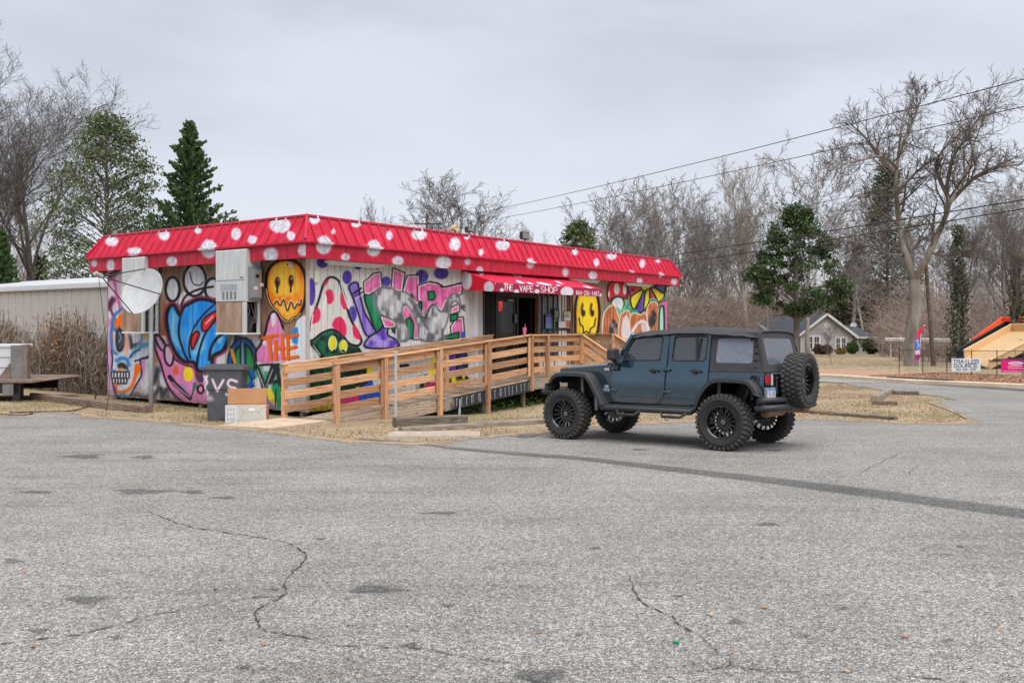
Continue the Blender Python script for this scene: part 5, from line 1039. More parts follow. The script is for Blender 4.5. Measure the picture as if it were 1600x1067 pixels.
v_ = m_vinyl.coord((1, 1, 1), rnd=False); m_vinyl.p.inputs['Base Color'].default_value = srgb((116, 120, 132)); m_vinyl.p.inputs['Roughness'].default_value = .12; m_vinyl.bump(m_vinyl.noise(v_, 4.5, 3, .5, 1.2), .55, .05); m_vinyl = m_vinyl.m; m_seat = M('dark_seat', (50, 50, 52), .8)
YZ = lambda z: .788 - .40 * (min(z, 1.30) - .93) ** 2 - .20 * max(0, z - 1.30)
CUT = (.74, .82, .90, .98, 1.05, 1.12, 1.18, 1.24, 1.30)
Wx = lambda x: .765 - .15 * max(0, (x - .56)) / 1.18
m = MB(); m.plate([(.60, .66), (-.93, .62), (-.98, .64), (-1.08, .86), (-1.2, 1.0), (-1.38, 1.08), (-1.82, 1.08), (-1.96, 1.0), (-2.04, .86), (-2.06, .74), (-2.10, .74), (-2.10, 1.19), (-1.19, 1.19), (-1.19, 1.29), (.58, 1.29), (.58, .72)][::-1], [], lambda a, b, d: (a, (YZ(b) - .006) * (1 - 2 * d), b), 1, CUT); m.build('body', m_pt, car, auto=25)
m = MB(); m.plate([(.585, .66), (.72, .66), (.80, .82), (.92, 1.0), (1.06, 1.08), (1.50, 1.09), (1.62, 1.06), (1.70, .95), (1.735, .95), (1.735, 1.20), (.585, 1.285)], [], lambda a, b, d: (a, Wx(a) * (1 - 2 * d), b), 1); m.build('front_fender', m_pt, car)
# bonnet
vs = []; nx, ny = 14, 13
for i in range(nx):
    x = .585 + 1.165 * i / (nx - 1); w_ = Wx(x) - .01; zt = 1.345 - .085 * (x - .585) / 1.165 - .05 * max(0, (x - 1.6) / .15) ** 2
    for j in range(ny):
        u = -1 + 2 * j / (ny - 1); e = abs(u); z = zt - .02 * e * e - (.085 if e > .99 else (.012 if e > .8 else 0)) + (.014 if e < .5 else 0); vs.append((x, w_ * (u if e < .99 else u * 1.0), z))
m = MB(); m.add(vs, [(i * ny + j, i * ny + j + 1, (i + 1) * ny + j + 1, (i + 1) * ny + j) for i in range(nx - 1) for j in range(ny - 1)]); m.build('bonnet', m_pt, car, auto=35)
gr = MB(); gr.bbox((1.735, -.60, .96), (1.775, .60, 1.215), .02); gr = gr.build('grille', m_pt, car)
for i in range(7): m = MB(); m.bbox((1.770, -.31 + i * .095, 1.0), (1.782, -.26 + i * .095, 1.18), .004); m.build('grille_slot', m_dark, gr)
for s_ in (-1, 1): m = MB(); m.lathe([(.001, 0), (.085, 0), (.095, .02), (.085, .035), (.001, .045)], 16, Matrix.Translation((1.77, s_ * .43, 1.1)), 'x'); m.build('headlight', m_lens, car, auto=40)
m = MB(); m.bbox((.58, -.74, 1.27), (.70, .74, 1.325), .02); m.build('cowl', m_pl, car)
# windscreen
def ws(a, b, d): return (.545 - .325 * b - d * .85, a * (1 - .055 * b), 1.315 + .50 * b - d * .5)
m = MB(); m.plate(rounded([(-.755, 0), (.755, 0), (.755, 1), (-.755, 1)], .06), [rounded([(-.68, .1), (.68, .1), (.68, .92), (-.68, .92)], .06)], ws, .05); wf = m.build('windscreen_frame', m_pt, car)
m = MB(); m.plate([(-.69, .09), (.69, .09), (.69, .93), (-.69, .93)], [], lambda a, b, d: ws(a, b, d + .02), .008); m.build('windscreen', m_tint, wf)
# doors with window openings, hinges, handles
def sidefn(s_, off=0): return lambda a, b, d: (a, s_ * (YZ(b) + off - d), b)
D1 = rounded([(.535, 1.33), (.56, .86), (.44, .665), (-.28, .665), (-.42, .80), (-.455, 1.30), (-.455, 1.79), (.235, 1.79)][::-1], .05, 2); W1 = rounded([(.385, 1.365), (.205, 1.735), (-.345, 1.75), (-.325, 1.365)][::-1], .05, 3)
D2 = rounded([(-.475, 1.79), (-.475, .80), (-.55, .66), (-.86, .66), (-.97, .70), (-1.08, .93), (-1.195, 1.04), (-1.195, 1.79)], .045, 2); W2 = rounded([(-.555, 1.75), (-.535, 1.365), (-1.13, 1.365), (-1.145, 1.75)], .05, 3)
for s_ in (1, -1):
    for D, W, hx, nm in ((D1, W1, (.50, .50), -.22), (D2, W2, (-.50, -.50), -.97)):
        m = MB(); m.plate(D, [W], sidefn(s_, .018), .05, CUT); d = m.build('door', m_pt, car, auto=25)
        m = MB(); m.plate([(p[0], p[1]) for p in W], [], sidefn(s_, .004), .008); m.build('window', m_tint, d)
        mid = [Vector((p[0], s_ * (YZ(p[1]) + .0235), p[1])) for p in W]; m = MB(); m.tube(mid, .011, 5, closed=True); m.build('window_seal', m_pl, d)
        for z in (1.215, .86): m = MB(); m.bbox((hx[0] - .045, min(s_ * .79, s_ * .825), z - .02), (hx[0] + .075, max(s_ * .79, s_ * .825), z + .025), .012); m.tube([(hx[0] + .08, s_ * .815, z - .03), (hx[0] + .08, s_ * .815, z + .035)], .016, 8); m.build('hinge', m_pt, d, auto=40)
        m = MB(); m.lathe([(.001, .0), (.04, 0), (.045, .012), (.001, .015)], 14, Matrix.Translation((nm - .005, s_ * .792 if s_ > 0 else -.807, 1.195)), 'y'); m.bbox((nm - .08, min(s_ * .80, s_ * .835), 1.19), (nm + .07, max(s_ * .80, s_ * .835), 1.215), .01); m.tube([(nm - .09, s_ * .80, 1.2), (nm - .09, s_ * .83, 1.2)], .02, 8); m.build('handle', m_pl, d, auto=40)
    m = MB(); m.box((-1.0, min(s_ * .70, s_ * .76), 1.37), (-.975, max(s_ * .70, s_ * .76), 1.74)); m.build('window_divider', m_pl, car)
    # mirror
    m = MB(); m.bbox((.36, min(s_ * .87, s_ * 1.07), 1.36), (.50, max(s_ * .87, s_ * 1.07), 1.56), .035); m.tube([(.44, s_ * .77, 1.30), (.44, s_ * .93, 1.36)], .035, 8); m.tube([(.47, s_ * .79, 1.30), (.47, s_ * .82, 1.20)], .04, 8); mi = m.build('mirror', m_pl, car, auto=40)
    m = MB(); m.bbox((.352, min(s_ * .89, s_ * 1.05), 1.38), (.361, max(s_ * .89, s_ * 1.05), 1.54), .003); m.build('mirror_glass', M('mirror_glass', (150, 155, 160), .04, metal=1, var=.02), mi)
# soft top: roof, quarters with clear windows, back
vs = []; nx, ny = 18, 13; rr = random.Random(4)
for i in range(nx):
    t = i / (nx - 1); x = .265 - 2.26 * t; zt = (1.84, 1.865, 1.885, 1.90, 1.90, 1.895, 1.885, 1.87, 1.85, 1.82)[min(9, int(t * 9.99))] + (rr.uniform(-.005, .005))
    for j in range(ny):
        u = -1 + 2 * j / (ny - 1); e = abs(u); vs.append((x, u * (.715 if e > .9 else .70), zt - .05 * e ** 3 - (.055 if e > .99 else 0) + rr.uniform(-.003, .003)))
m = MB(); m.add(vs, [(i * ny + j, i * ny + j + 1, (i + 1) * ny + j + 1, (i + 1) * ny + j) for i in range(nx - 1) for j in range(ny - 1)])
m.build('soft_top', m_fab, car, auto=60)
Qo = rounded([(-1.205, 1.195), (-1.205, 1.80), (-1.97, 1.795), (-2.03, 1.6), (-2.105, 1.195)], .02, 1); Qw = rounded([(-1.295, 1.335), (-1.305, 1.71), (-1.895, 1.725), (-1.90, 1.33)], .05, 3)
for s_ in (1, -1):
    m = MB(); m.plate(Qo, [Qw], sidefn(s_, .0), .03); q = m.build('quarter_panel', m_fab, car)
    bm_ = MB(); n_ = 14; vs = []
    for i in range(n_ + 1):
        for j in range(9):
            a, b = -1.28 - .63 * i / n_, 1.32 + .415 * j / 8; k = max(0, (i / n_ - .45)); vs.append((a, s_ * (YZ(b) - .006 + .010 * k * math.sin(b * 75 - a * 16) - .012 * math.sin(math.pi * i / n_)), b))
    bm_.add(vs, [(i * 9 + j, i * 9 + j + 1, i * 9 + 10 + j, i * 9 + 9 + j) for i in range(n_) for j in range(8)]); bm_.build('clear_window', m_vinyl, q, smooth=True)
    m = MB()
    for k in range(5): m.tube(smoothpts([(-1.93, s_ * (YZ(1.30 + k * .1) + .004), 1.25 + k * .11), (-1.965, s_ * (YZ(1.30 + k * .1) + .014), 1.28 + k * .11), (-2.0, s_ * (YZ(1.3 + k * .1) + .002), 1.26 + k * .11)], False, 3), .012, 6)
    m.build('fold', m_fab, q, smooth=True)
bf = lambda a, b, d: (-2.105 + .135 * (b - 1.195) / .6 + d, a * (1 - .06 * (b - 1.2)), b)
m = MB(); m.plate(rounded([(-.755, 1.195), (.755, 1.195), (.70, 1.82), (-.70, 1.82)], .06, 3), [rounded([(-.56, 1.31), (.56, 1.31), (.56, 1.72), (-.56, 1.72)], .07, 3)], bf, .03); bk = m.build('back_panel', m_fab, car)
m = MB(); m.plate(rounded([(-.57, 1.30), (.57, 1.30), (.57, 1.73), (-.57, 1.73)], .07, 3), [], lambda a, b, d: bf(a, b, d + .008), .006); m.build('clear_window', glassmat('back_vinyl', (120, 124, 132), .35, .08), bk)
m = MB(); m.bbox((-2.12, -.757, 1.185), (-2.08, .757, 1.21), .008); m.build('tailgate_bar', m_pl, car)
# seats, roll bar, steering wheel seen through the glass
for x, ys in ((-.05, (.36, -.36)), (-.95, (.40, 0, -.40))):
    for y in ys:
        m = MB(); m.bbox((x - .10, y - .23, 1.0), (x + .06, y + .23, 1.50), .05); m.bbox((x - .13, y - .12, 1.50), (x - .02, y + .12, 1.66), .04); m.build('seat', m_seat, car, auto=50)
m = MB()
for s_ in (1, -1): m.tube([(.25, s_ * .62, 1.75), (-.42, s_ * .63, 1.78), (-1.15, s_ * .63, 1.78), (-1.85, s_ * .62, 1.72), (-2.0, s_ * .64, 1.2)], .035, 8); m.tube([(-.46, s_ * .66, 1.2), (-.46, s_ * .63, 1.78)], .035, 8)
m.tube([(-.46, .63, 1.78), (-.46, -.63, 1.78)], .035, 8); m.build('roll_bar', m_seat, car, smooth=True)
m = MB(); m.tube([(.25 + .05 * math.sin(a), .36 + .18 * math.cos(a), 1.40 + .16 * math.sin(a)) for a in np.linspace(0, 6.28, 19)[:-1]], .016, 6, closed=True); m.tube([(.25, .36, 1.40), (.42, .36, 1.30)], .03, 6); m.build('steering_wheel', m_seat, car)
# wheel arch flares
def sweep(path, prof):
    P = [Vector((p[0], 0, p[1])) for p in path]; m = MB(); c_ = len(prof); vs = []
    for i, p in enumerate(P):
        d = (P[min(i + 1, len(P) - 1)] - P[max(0, i - 1)]).normalized(); n = Vector((d.z, 0, -d.x))
        if n.z < 0 and abs(n.z) > .3: n = -n
        vs += [(p.x + n.x * o_, y, p.z + n.z * o_) for y, o_ in prof]
    m.add(vs, [(i * c_ + j, i * c_ + (j + 1) % c_, (i + 1) * c_ + (j + 1) % c_, (i + 1) * c_ + j) for i in range(len(P) - 1) for j in range(c_)] + [tuple(range(c_)), tuple((len(P) - 1) * c_ + j for j in range(c_ - 1, -1, -1))]); return m
PF = smoothpts([(.655, .62), (.70, .69), (.84, .93), (.96, 1.09), (1.10, 1.135), (1.52, 1.135), (1.68, 1.09), (1.765, .98), (1.80, .82)], False, 3); PR = smoothpts([(-2.10, .75), (-2.07, .88), (-1.98, 1.02), (-1.84, 1.085), (-1.40, 1.09), (-1.22, 1.0), (-1.09, .83), (-1.0, .62)], False, 3)
for s_ in (1, -1):
    for path, y0 in ((PF, .60), (PR, .74)):
        m = sweep([(p[0], p[1]) for p in path], [(s_ * y0, .02), (s_ * .90, .018), (s_ * .945, -.005), (s_ * .95, -.055), (s_ * .935, -.058), (s_ * .92, -.018), (s_ * y0, -.015)]); m.build('wheel_arch', m_pl, car, auto=40)
    m = sweep([(p[0], p[1]) for p in PR], [(s_ * .30, -.012), (s_ * .745, -.012), (s_ * .745, -.03), (s_ * .30, -.03)]); m.build('arch_liner', m_under, car)
    # side step bar
    m = MB(); m.tube([(.74, s_ * .80, .60), (.72, s_ * .87, .575), (-.94, s_ * .87, .565), (-.97, s_ * .80, .60)], .05, 10); 
    for a, b in ((.40, -.06), (-.42, -.90)): m.tube([(a, s_ * .88, .56), (a - .06, s_ * .96, .48), (b + .10, s_ * .96, .48), (b, s_ * .88, .56)], .024, 8)
    m.bbox((-.95, min(s_ * .72, s_ * .80), .565), (.74, max(s_ * .72, s_ * .80), .635), .01); m.build('side_step', m_pl, car, auto=40)
    m = MB(); m.bbox((-2.0, min(s_ * .36, s_ * .46), .56), (1.9, max(s_ * .36, s_ * .46), .70), .01); m.build('frame_rail', m_under, car)
    for x in (1.28, 1.0, -1.30): m = MB(); m.tube([(x, s_ * .60, .50), (x + .03, s_ * .57, 1.06)], .03, 8); m.build('shock_absorber', m_galv, car, smooth=True)
    m = MB(); m.bbox((1.0, min(s_ * .34, s_ * .5), .70), (1.70, max(s_ * .34, s_ * .5), 1.07), .03); m.build('inner_wing', m_under, car)
    m = MB(); m.tube([(1.47 + .09 * math.cos(a * 1.0), s_ * (.50) + .09 * math.sin(a), .52 + .035 * a) for a in np.linspace(0, 14, 40)], .016, 5); m.build('coil_spring', m_under, car)
for x in (1.473, -1.473):
    m = MB(); m.tube([(x, -.70, .445), (x, .70, .445)], .05, 10); m.lathe([(.001, -.14), (.13, -.06), (.15, 0), (.13, .08), (.001, .14)], 12, Matrix.Translation((x, .15, .445)), 'x'); m.build('axle', m_under, car, smooth=True)
m = MB(); m.bbox((-1.9, -.36, .60), (1.1, .36, .68), .02); m.bbox((.2, -.2, .50), (.9, .25, .62), .04); m.build('underbody', m_under, car)
m = MB(); m.tube([(-1.98, -.15, .575), (-1.98, .46, .575)], .075, 12); m.tube([(-1.98, -.15, .575), (-2.08, -.42, .57), (-2.34, -.55, .56)], .03, 8); m.build('exhaust', M('rusty_tan_metal', (140, 112, 90), .6, metal=.4, var=.25, scale=12), car, auto=50)
# bumpers
m = MB(); m.tube([(-2.0, .82, .66), (-2.14, .84, .665), (-2.26, .74, .67), (-2.28, -.74, .67), (-2.16, -.84, .665), (-2.0, -.82, .66)], .050, 12); m.tube([(-2.08, .80, .775), (-2.20, .72, .785), (-2.25, .62, .785), (-2.25, .34, .785), (-2.25, .26, .70)], .042, 10); m.tube([(-2.08, -.80, .775), (-2.2, -.72, .785), (-2.25, -.62, .785), (-2.25, -.34, .785), (-2.25, -.26, .70)], .042, 10)
m.bbox((-2.06, .60, .64), (-1.98, .80, .82), .02); m.bbox((-2.06, -.80, .64), (-1.98, -.60, .82), .02); m.build('rear_bumper', m_pl, car, auto=50)
m = MB(); m.tube([(1.86, .56, .78), (2.12, .62, .79), (2.16, .50, .79), (2.16, -.50, .79), (2.12, -.62, .79), (1.86, -.56, .78)], .05, 10); m.tube([(1.88, .5, .66), (2.08, .52, .66), (2.1, .3, .66), (2.1, -.3, .66), (2.08, -.52, .66), (1.88, -.5, .66)], .05, 10)
for s_ in (-1, 1): m.bbox((1.70, s_ * .40 - .05, .62), (2.10, s_ * .40 + .05, .80), .01)
m.build('front_bumper', m_pl, car, auto=50)
# tail lights, plate, tailgate, spare carrier, fuel cap, badges
m_redl = M('red_lens', (170, 24, 50), .15, var=.05); m_wl = M('white_lens', (206, 204, 190), .15, var=.05)
for s_ in (1, -1):
    y0, y1 = sorted((s_ * .59, s_ * .755)); m = MB(); m.bbox((-2.165, y0, .99), (-2.10, y1, 1.18), .012); tl = m.build('tail_light', m_pl, car)
    a, b = sorted((s_ * .68, s_ * .74)); m = MB(); m.bbox((-2.175, a, 1.02), (-2.163, b, 1.15), .006); m.build('red_lens', m_redl, tl); a, b = sorted((s_ * .605, s_ * .655)); m = MB(); m.bbox((-2.175, a, 1.0), (-2.163, b, 1.165), .006); m.build('white_lens', m_wl, tl)
    if s_ > 0: m = MB(); m.bbox((-2.168, .752, 1.03), (-2.11, .762, 1.15), .004); m.build('red_lens', m_redl, tl)
c = flatcanvas(60, 32, (196, 200, 212)); c.fill([(0, 0), (60, 0), (60, 8), (0, 8)], (110, 140, 180), soft=3, smooth=False)
for x in (10, 18, 40, 48): c.stroke([(x, 12), (x + 1, 24)], (40, 46, 80), 1.4, .6)
m = MB(); m.bbox((-2.15, .47, .80), (-2.10, .77, .97), .01); pk = m.build('plate_holder', m_fin, car)
m = MB(); m.box((-2.158, .475, .81), (-2.151, .765, .96)); m.build('number_plate', imgmat('plate_print', c.img, .4, .4, 0), pk, uv=[(1 - (v[1] - .475) / .29, (v[2] - .81) / .15) for v in m.v])
m = MB(); m.bbox((-2.128, -.56, .78), (-2.10, .56, 1.185), .02); tg = m.build('tailgate', m_pt, car); m = MB(); m.bbox((-2.15, .36, .86), (-2.126, .41, 1.10), .01); m.bbox((-2.16, .34, 1.08), (-2.126, .42, 1.12), .01); m.build('handle', m_pl, tg)
m = MB(); m.bbox((-2.24, -.30, .84), (-2.128, .10, 1.14), .02); m.build('spare_carrier', m_pl, car)
m = MB(); m.lathe([(.001, .766), (.07, .766), (.078, .79), (.06, .795), (.05, .772), (.001, .772)], 18, Matrix.Translation((-1.955, 0, 1.085)), 'y'); m.lathe([(.001, .78), (.035, .785), (.04, .77)], 12, Matrix.Translation((-1.955, 0, 1.085)), 'y'); m.build('fuel_cap', m_pl, car, auto=40)
m_chr = M('badge_silver', (206, 206, 206), .35, metal=.3, var=.03)
c = flatcanvas(120, 46, (34, 64, 84))
c.fill([(36, 3), (84, 3), (84, 22), (36, 22)], (206, 206, 206), smooth=False, soft=.5); c.text('X', 50, 20, 14, 20, 4, (30, 40, 50), 2.6)
c.text('WRANGLER', 8, 34, 7, 8.5, 4, (206, 208, 210), 1.5); c.text('UNLIMITED', 26, 44, 5, 6, 3, (200, 202, 204), 1.0)
m = MB(); x0, x1 = .60, .80
m.add([(x0, Wx(x0) + .006, .83), (x1 - .02, Wx(x1 - .02) + .006, .83), (x1 - .02, Wx(x1 - .02) + .006, .95), (x0, Wx(x0) + .006, .95), (x0, Wx(x0) + .002, .83), (x1 - .02, Wx(x1 - .02) + .002, .83), (x1 - .02, Wx(x1 - .02) + .002, .95), (x0, Wx(x0) + .002, .95)], [(3, 2, 1, 0), (0, 1, 5, 4), (1, 2, 6, 5), (2, 3, 7, 6), (3, 0, 4, 7)])
m.build('badge', imgmat('badge_print', c.img, .35, .5, 0), car, uv=[(1 - (v[0] - x0) / (x1 - .02 - x0), (v[2] - .83) / .12) for v in m.v])
for x in (.655, .71): m = MB(); m.lathe([(.001, Wx(x) + .012), (.022, Wx(x) + .011), (.026, Wx(x) - .01)], 14, Matrix.Translation((x, 0, 1.205)), 'y'); m.build('round_badge', m_chr, car, auto=40)
# wheels
RT, WT = .445, .32
WS = .972
def wheel_meshes():
    h = WT / 2; m = MB(); m.lathe([(.262, -.125), (.275, -.145), (.33, -.158), (.385, -.155), (.418, -.138), (.428, -.11), (.430, 0), (.428, .11), (.418, .138), (.385, .155), (.362, .160), (.358, .164), (.345, .164), (.340, .159), (.30, .156), (.275, .145), (.262, .125)], 48, None, 'y'); ty = mesh('tyre', m.v, m.f, m_tyre); 
    m = MB(); rr = random.Random(2); N = 34
    for k in range(N):
        a = 2 * math.pi * k / N
        for s_, off in ((1, 0), (-1, .5)):
            aa = a + off * 2 * math.pi / N; Mr = Matrix.Rotation(aa, 4, 'Y')
            lng = .045 if k % 2 else .03
            m.bbox((-.026, min(s_ * .090, s_ * .146), .418), (.026, max(s_ * .090, s_ * .146), .442), .007, Mr)
            m.bbox((-.022, min(s_ * .138, s_ * .152), .412 - lng), (.022, max(s_ * .138, s_ * .158), .430), .006, Mr)
            m.bbox((-.030, min(s_ * .010, s_ * .080), .420), (.006, max(s_ * .010, s_ * .080), .444), .006, Mr @ Matrix.Rotation(.35 * s_, 4, 'Z'))
            m.bbox((.014, min(s_ * .030, s_ * .082), .420), (.036, max(s_ * .030, s_ * .082), .443), .006, Mr @ Matrix.Rotation(-.3 * s_, 4, 'Z'))
    tr = mesh('tread', m.v, m.f, M('grey_tread', (66, 63, 61), .85, var=.25, scale=12))  # tread in a paler grey than the tyre rubber
    m = MB(); m.lathe([(.268, .128), (.268, .138), (.255, .142), (.238, .128), (.230, .06), (.226, -.12), (.262, -.135), (.268, -.125), (.240, -.10), (.246, .0), (.25, .1), (.268, .128)], 40, None, 'y'); m.lathe([(.001, .052), (.045, .05), (.05, .03), (.078, .026), (.082, -.02), (.001, -.02)], 20, None, 'y')
    for k in range(8):
        a = 2 * math.pi * (k + .5) / 8; m.lathe([(.001, .04), (.009, .04), (.010, .02)], 6, Matrix.Translation((.064 * math.cos(a), 0, .064 * math.sin(a))), 'y')
    for k in range(16):
        Mr = Matrix.Rotation(2 * math.pi * k / 16, 4, 'Y'); m.add([Mr @ Vector(v) for v in ((-.013, .030, .07), (.013, .030, .07), (.010, .070, .232), (-.010, .070, .232), (-.016, -.012, .07), (.016, -.012, .07), (.013, .02, .232), (-.013, .02, .232))], [(0, 1, 2, 3), (4, 7, 6, 5), (0, 4, 5, 1), (1, 5, 6, 2), (2, 6, 7, 3), (3, 7, 4, 0)])
    ri = mesh('rim', m.v, m.f, m_rim); m2 = MB()
    for k in range(16):
        Mr = Matrix.Rotation(2 * math.pi * k / 16, 4, 'Y')
        for s_ in (-1, 1): m2.add([Mr @ Vector(v) for v in ((s_ * .0125, .0325, .10), (s_ * .0155, .024, .10), (s_ * .0125, .062, .222), (s_ * .0098, .070, .222))], [(0, 1, 2, 3)])
    m2.lathe([(.02, .0525), (.034, .0525)], 12, None, 'y'); se = mesh('spoke_edge', m2.v, m2.f, m_sil)
    m3 = MB(); m3.lathe([(.09, -.05), (.17, -.05), (.17, -.065), (.09, -.065), (.09, -.05)], 28, None, 'y'); bd_ = mesh('brake_disc', m3.v, m3.f, M('brake_steel', (90, 86, 82), .4, metal=.8, var=.2))
    for me in (ty, tr, ri):
        bm = bmesh.new(); bm.from_mesh(me); bmesh.ops.recalc_face_normals(bm, faces=bm.faces); bm.to_mesh(me); bm.free()
    ty.polygons.foreach_set('use_smooth', [True] * len(ty.polygons)); ri.polygons.foreach_set('use_smooth', [True] * len(ri.polygons)); ri.set_sharp_from_angle(angle=R(35))
    return ty, tr, ri, se, bd_
WM = wheel_meshes()
def wheel(loc, rz, rx=0, name='wheel', disc=True, steer=0):
    wq = bpy.data.objects.new(name, None); link(wq, car); wq.location = loc; wq.rotation_euler = (0, rx, rz); wq.scale = (WS, WS, WS)
    for nm, me in zip(('tyre', 'tread', 'rim', 'spoke_edge', 'brake_disc'), WM):
        if nm == 'brake_disc' and not disc: continue
        o = obj(nm, me, wq)
        if nm in ('tread',): o['kind'] = 'stuff'
    return wq
RT *= WS
wheel((1.473, .79, RT), 0, .1); wheel((-1.473, .79, RT), 0, .5); wheel((1.473, -.79, RT), math.pi, .3); wheel((-1.473, -.79, RT), math.pi, .2)
wheel((-2.345, -.02, 1.06), math.pi / 2, 0, 'spare_wheel', False)

# ================================================================== LEFT BACKGROUND: metal building, fence with dead vines, flatbed
dirL = Vector((-.807, .591, 0)); bpt = Vector((-14.3, 33.0, 0)); bpt.z = zg(bpt.x, bpt.y)
mb_rz = math.atan2(dirL.y, dirL.x)
met = empty('metal_building', bpt, mb_rz, label='long tan metal building with a white eave behind the dead vines', cat='building')
m_tan = M('tan_sheet_metal', (176, 170, 166), .5, var=.04, stretch=(1, 1, .2)); m_evw = M('white_eave', (196, 198, 202), .45, var=.03)
m = MB(); m.box((-1.4, -8, -.5), (24, -.06, 3.4)); m.build('wall', m_core, met)
for i in range(40):
    m = MB(); x = -1.4 + i * .62; m.bbox((x + .0, -.055, -.4), (x + .60, .0, 3.42), .004); m.tube([(x, .004, -.4), (x, .004, 3.42)], .028, 6); m.build('wall_panel', m_tan, met)
for M_ in (met,):
    m = MB(); m.bbox((-1.5, -.1, 3.42), (24, .13, 3.62), .03); m.build('eave_trim', m_evw, met); m = MB(); m.add([(-1.5, .12, 3.62), (24, .12, 3.62), (24, -4, 4.2), (-1.5, -4, 4.2), (-1.5, -8.1, 3.6), (24, -8.1, 3.6)], [(0, 1, 2, 3), (3, 2, 5, 4)]); m.build('roof', m_evw, met)
# the panels face the camera along +Y of this frame only if turned round
met.rotation_euler = (0, 0, mb_rz); 
m_zinc = M('zinc_wire', (128, 128, 126), .5, metal=.5)
fp0 = Vector((-12.6, 27.9, 0)); fence = empty('chain_link_fence', (fp0.x, fp0.y, zg(fp0.x, fp0.y)), mb_rz, label='chain link fence overgrown with dead brown vines left of the shop', cat='fence')
m = MB()
for i in range(6): m.tube([(i * 2.4, 0, -.3), (i * 2.4, 0, 1.95)], .035, 8)
for i in range(6): m2 = MB(); m2.tube([(i * 2.4, 0, -.3), (i * 2.4, 0, 1.95)], .035, 8); m2.build('post', m_galv, fence)
m = MB(); m.tube([(0, 0, 1.85), (12, 0, 1.85)], .022, 6); m.build('top_rail', m_galv, fence)
m = MB()
for i in range(180):
    x = i * .07 - .0
    for s_ in (1, -1):
        a, b = (x, 0.002 * s_, 0), (x + s_ * 1.8, .002 * s_, 1.8)
        if -.01 <= b[0] <= 12.1: m.tube([a, b], .0022, 3, cap=False)
m.build('wire_mesh', m_zinc, fence, kind='stuff')
m_vine = leafmat('dead_vine', [(118, 102, 90), (142, 126, 112), (94, 82, 72), (164, 150, 136), (128, 106, 92)], .9, 0); m_vine2 = leafmat('rusty_dead_leaves', [(140, 104, 76), (158, 120, 90), (120, 90, 68)], .9, 0)
def fq(x, y, z): return fence.matrix_basis @ Vector((x, y, z))
FM = Matrix.Translation(fence.location) @ Matrix.Rotation(mb_rz, 4, 'Z')
rr = random.Random(21); m = MB()
for i in range(4200):
    x = rr.uniform(-1.7, 12); hh = (1.75 + .35 * math.sin(x * 1.3) + rr.uniform(-.4, .5)) * rr.uniform(.5, 1.1); y = rr.uniform(-.1, .5); p = Vector((x, y, -.05)); pts = [p]; n_ = rr.randint(4, 6)
    for k in range(n_): p = p + Vector((rr.gauss(0, .13), rr.gauss(0, .05), hh / n_ * rr.uniform(.6, 1.3))); pts.append(p)
    if rr.random() < .6: pts.append(p + Vector((rr.gauss(0, .25), rr.uniform(0, .3), -rr.uniform(.05, .5))))
    m.tube([FM @ q for q in pts], [rr.uniform(.006, .016)] * (len(pts) - 1) + [.003], 3, cap=False)
for i in range(60):
    x = rr.uniform(-1.2, 12); p = Vector((x, rr.uniform(-.3, .3), 1.3)); pts = [p]; d = Vector((rr.gauss(0, .5), 0, 1))
    for k in range(6): d += Vector((rr.gauss(0, .45), rr.gauss(0, .2), -.16)); p = p + d.normalized() * .28; pts.append(p)
    m.tube([FM @ q for q in pts], [.012, .010, .008, .007, .006, .005, .003], 3, cap=False)
m.build('dead_vines', m_vine, label='tangle of bare brown vines climbing the chain link fence', cat='vines', kind='stuff')
def leafcloud(name, centers, size, mat, rs, parent=None, flat=None, along=None, **k):
    """many small leaf faces, one quad each"""
    C_ = np.asarray(centers); n = len(C_); u = rs.normal(size=(n, 3))
    if along is not None: u = u * .45 + np.asarray(along)
    u /= np.linalg.norm(u, axis=1)[:, None]; v = np.cross(u, rs.normal(size=(n, 3))); v /= np.linalg.norm(v, axis=1)[:, None]
    if flat is not None: u[:, 2] *= flat; v[:, 2] *= flat
    s_ = (np.asarray(size) if hasattr(size, '__len__') else rs.uniform(.6, 1.3, n) * size)[:, None]; u = u * s_; v = v * s_ * .55
    V = np.stack([C_ - u, C_ - v * .9, C_ + u, C_ + v * .9], 1).reshape(-1, 3)
    me = bpy.data.meshes.new(name); me.vertices.add(4 * n); me.vertices.foreach_set('co', V.astype(np.float32).ravel()); me.loops.add(4 * n); me.loops.foreach_set('vertex_index', np.arange(4 * n, dtype=np.int32)); me.polygons.add(n); me.polygons.foreach_set('loop_start', np.arange(0, 4 * n, 4, dtype=np.int32)); me.polygons.foreach_set('loop_total', np.full(n, 4, np.int32)); me.materials.append(mat); me.update(calc_edges=True)
    return obj(name, me, parent, **k)
rs = np.random.RandomState(4)
xs = rs.uniform(-1.8, 12, 2600); pts = np.stack([xs, rs.uniform(-.3, .55, 2600), rs.uniform(0, 1, 2600) ** .8 * (1.7 + .35 * np.sin(xs * 1.3))], 1); Mx = np.array(FM); pts = pts @ Mx[:3, :3].T + Mx[:3, 3]
leafcloud('dry_leaves', pts, .045, m_vine, rs, label='dry shrivelled leaves caught in the vines on the fence', cat='leaves', kind='stuff')
sh = empty('dead_shrub', FM @ Vector((1.15, .35, 0)), 0, label='rusty brown dead shrub against the fence nearest the shop', cat='shrub')
m = MB(); pts = []
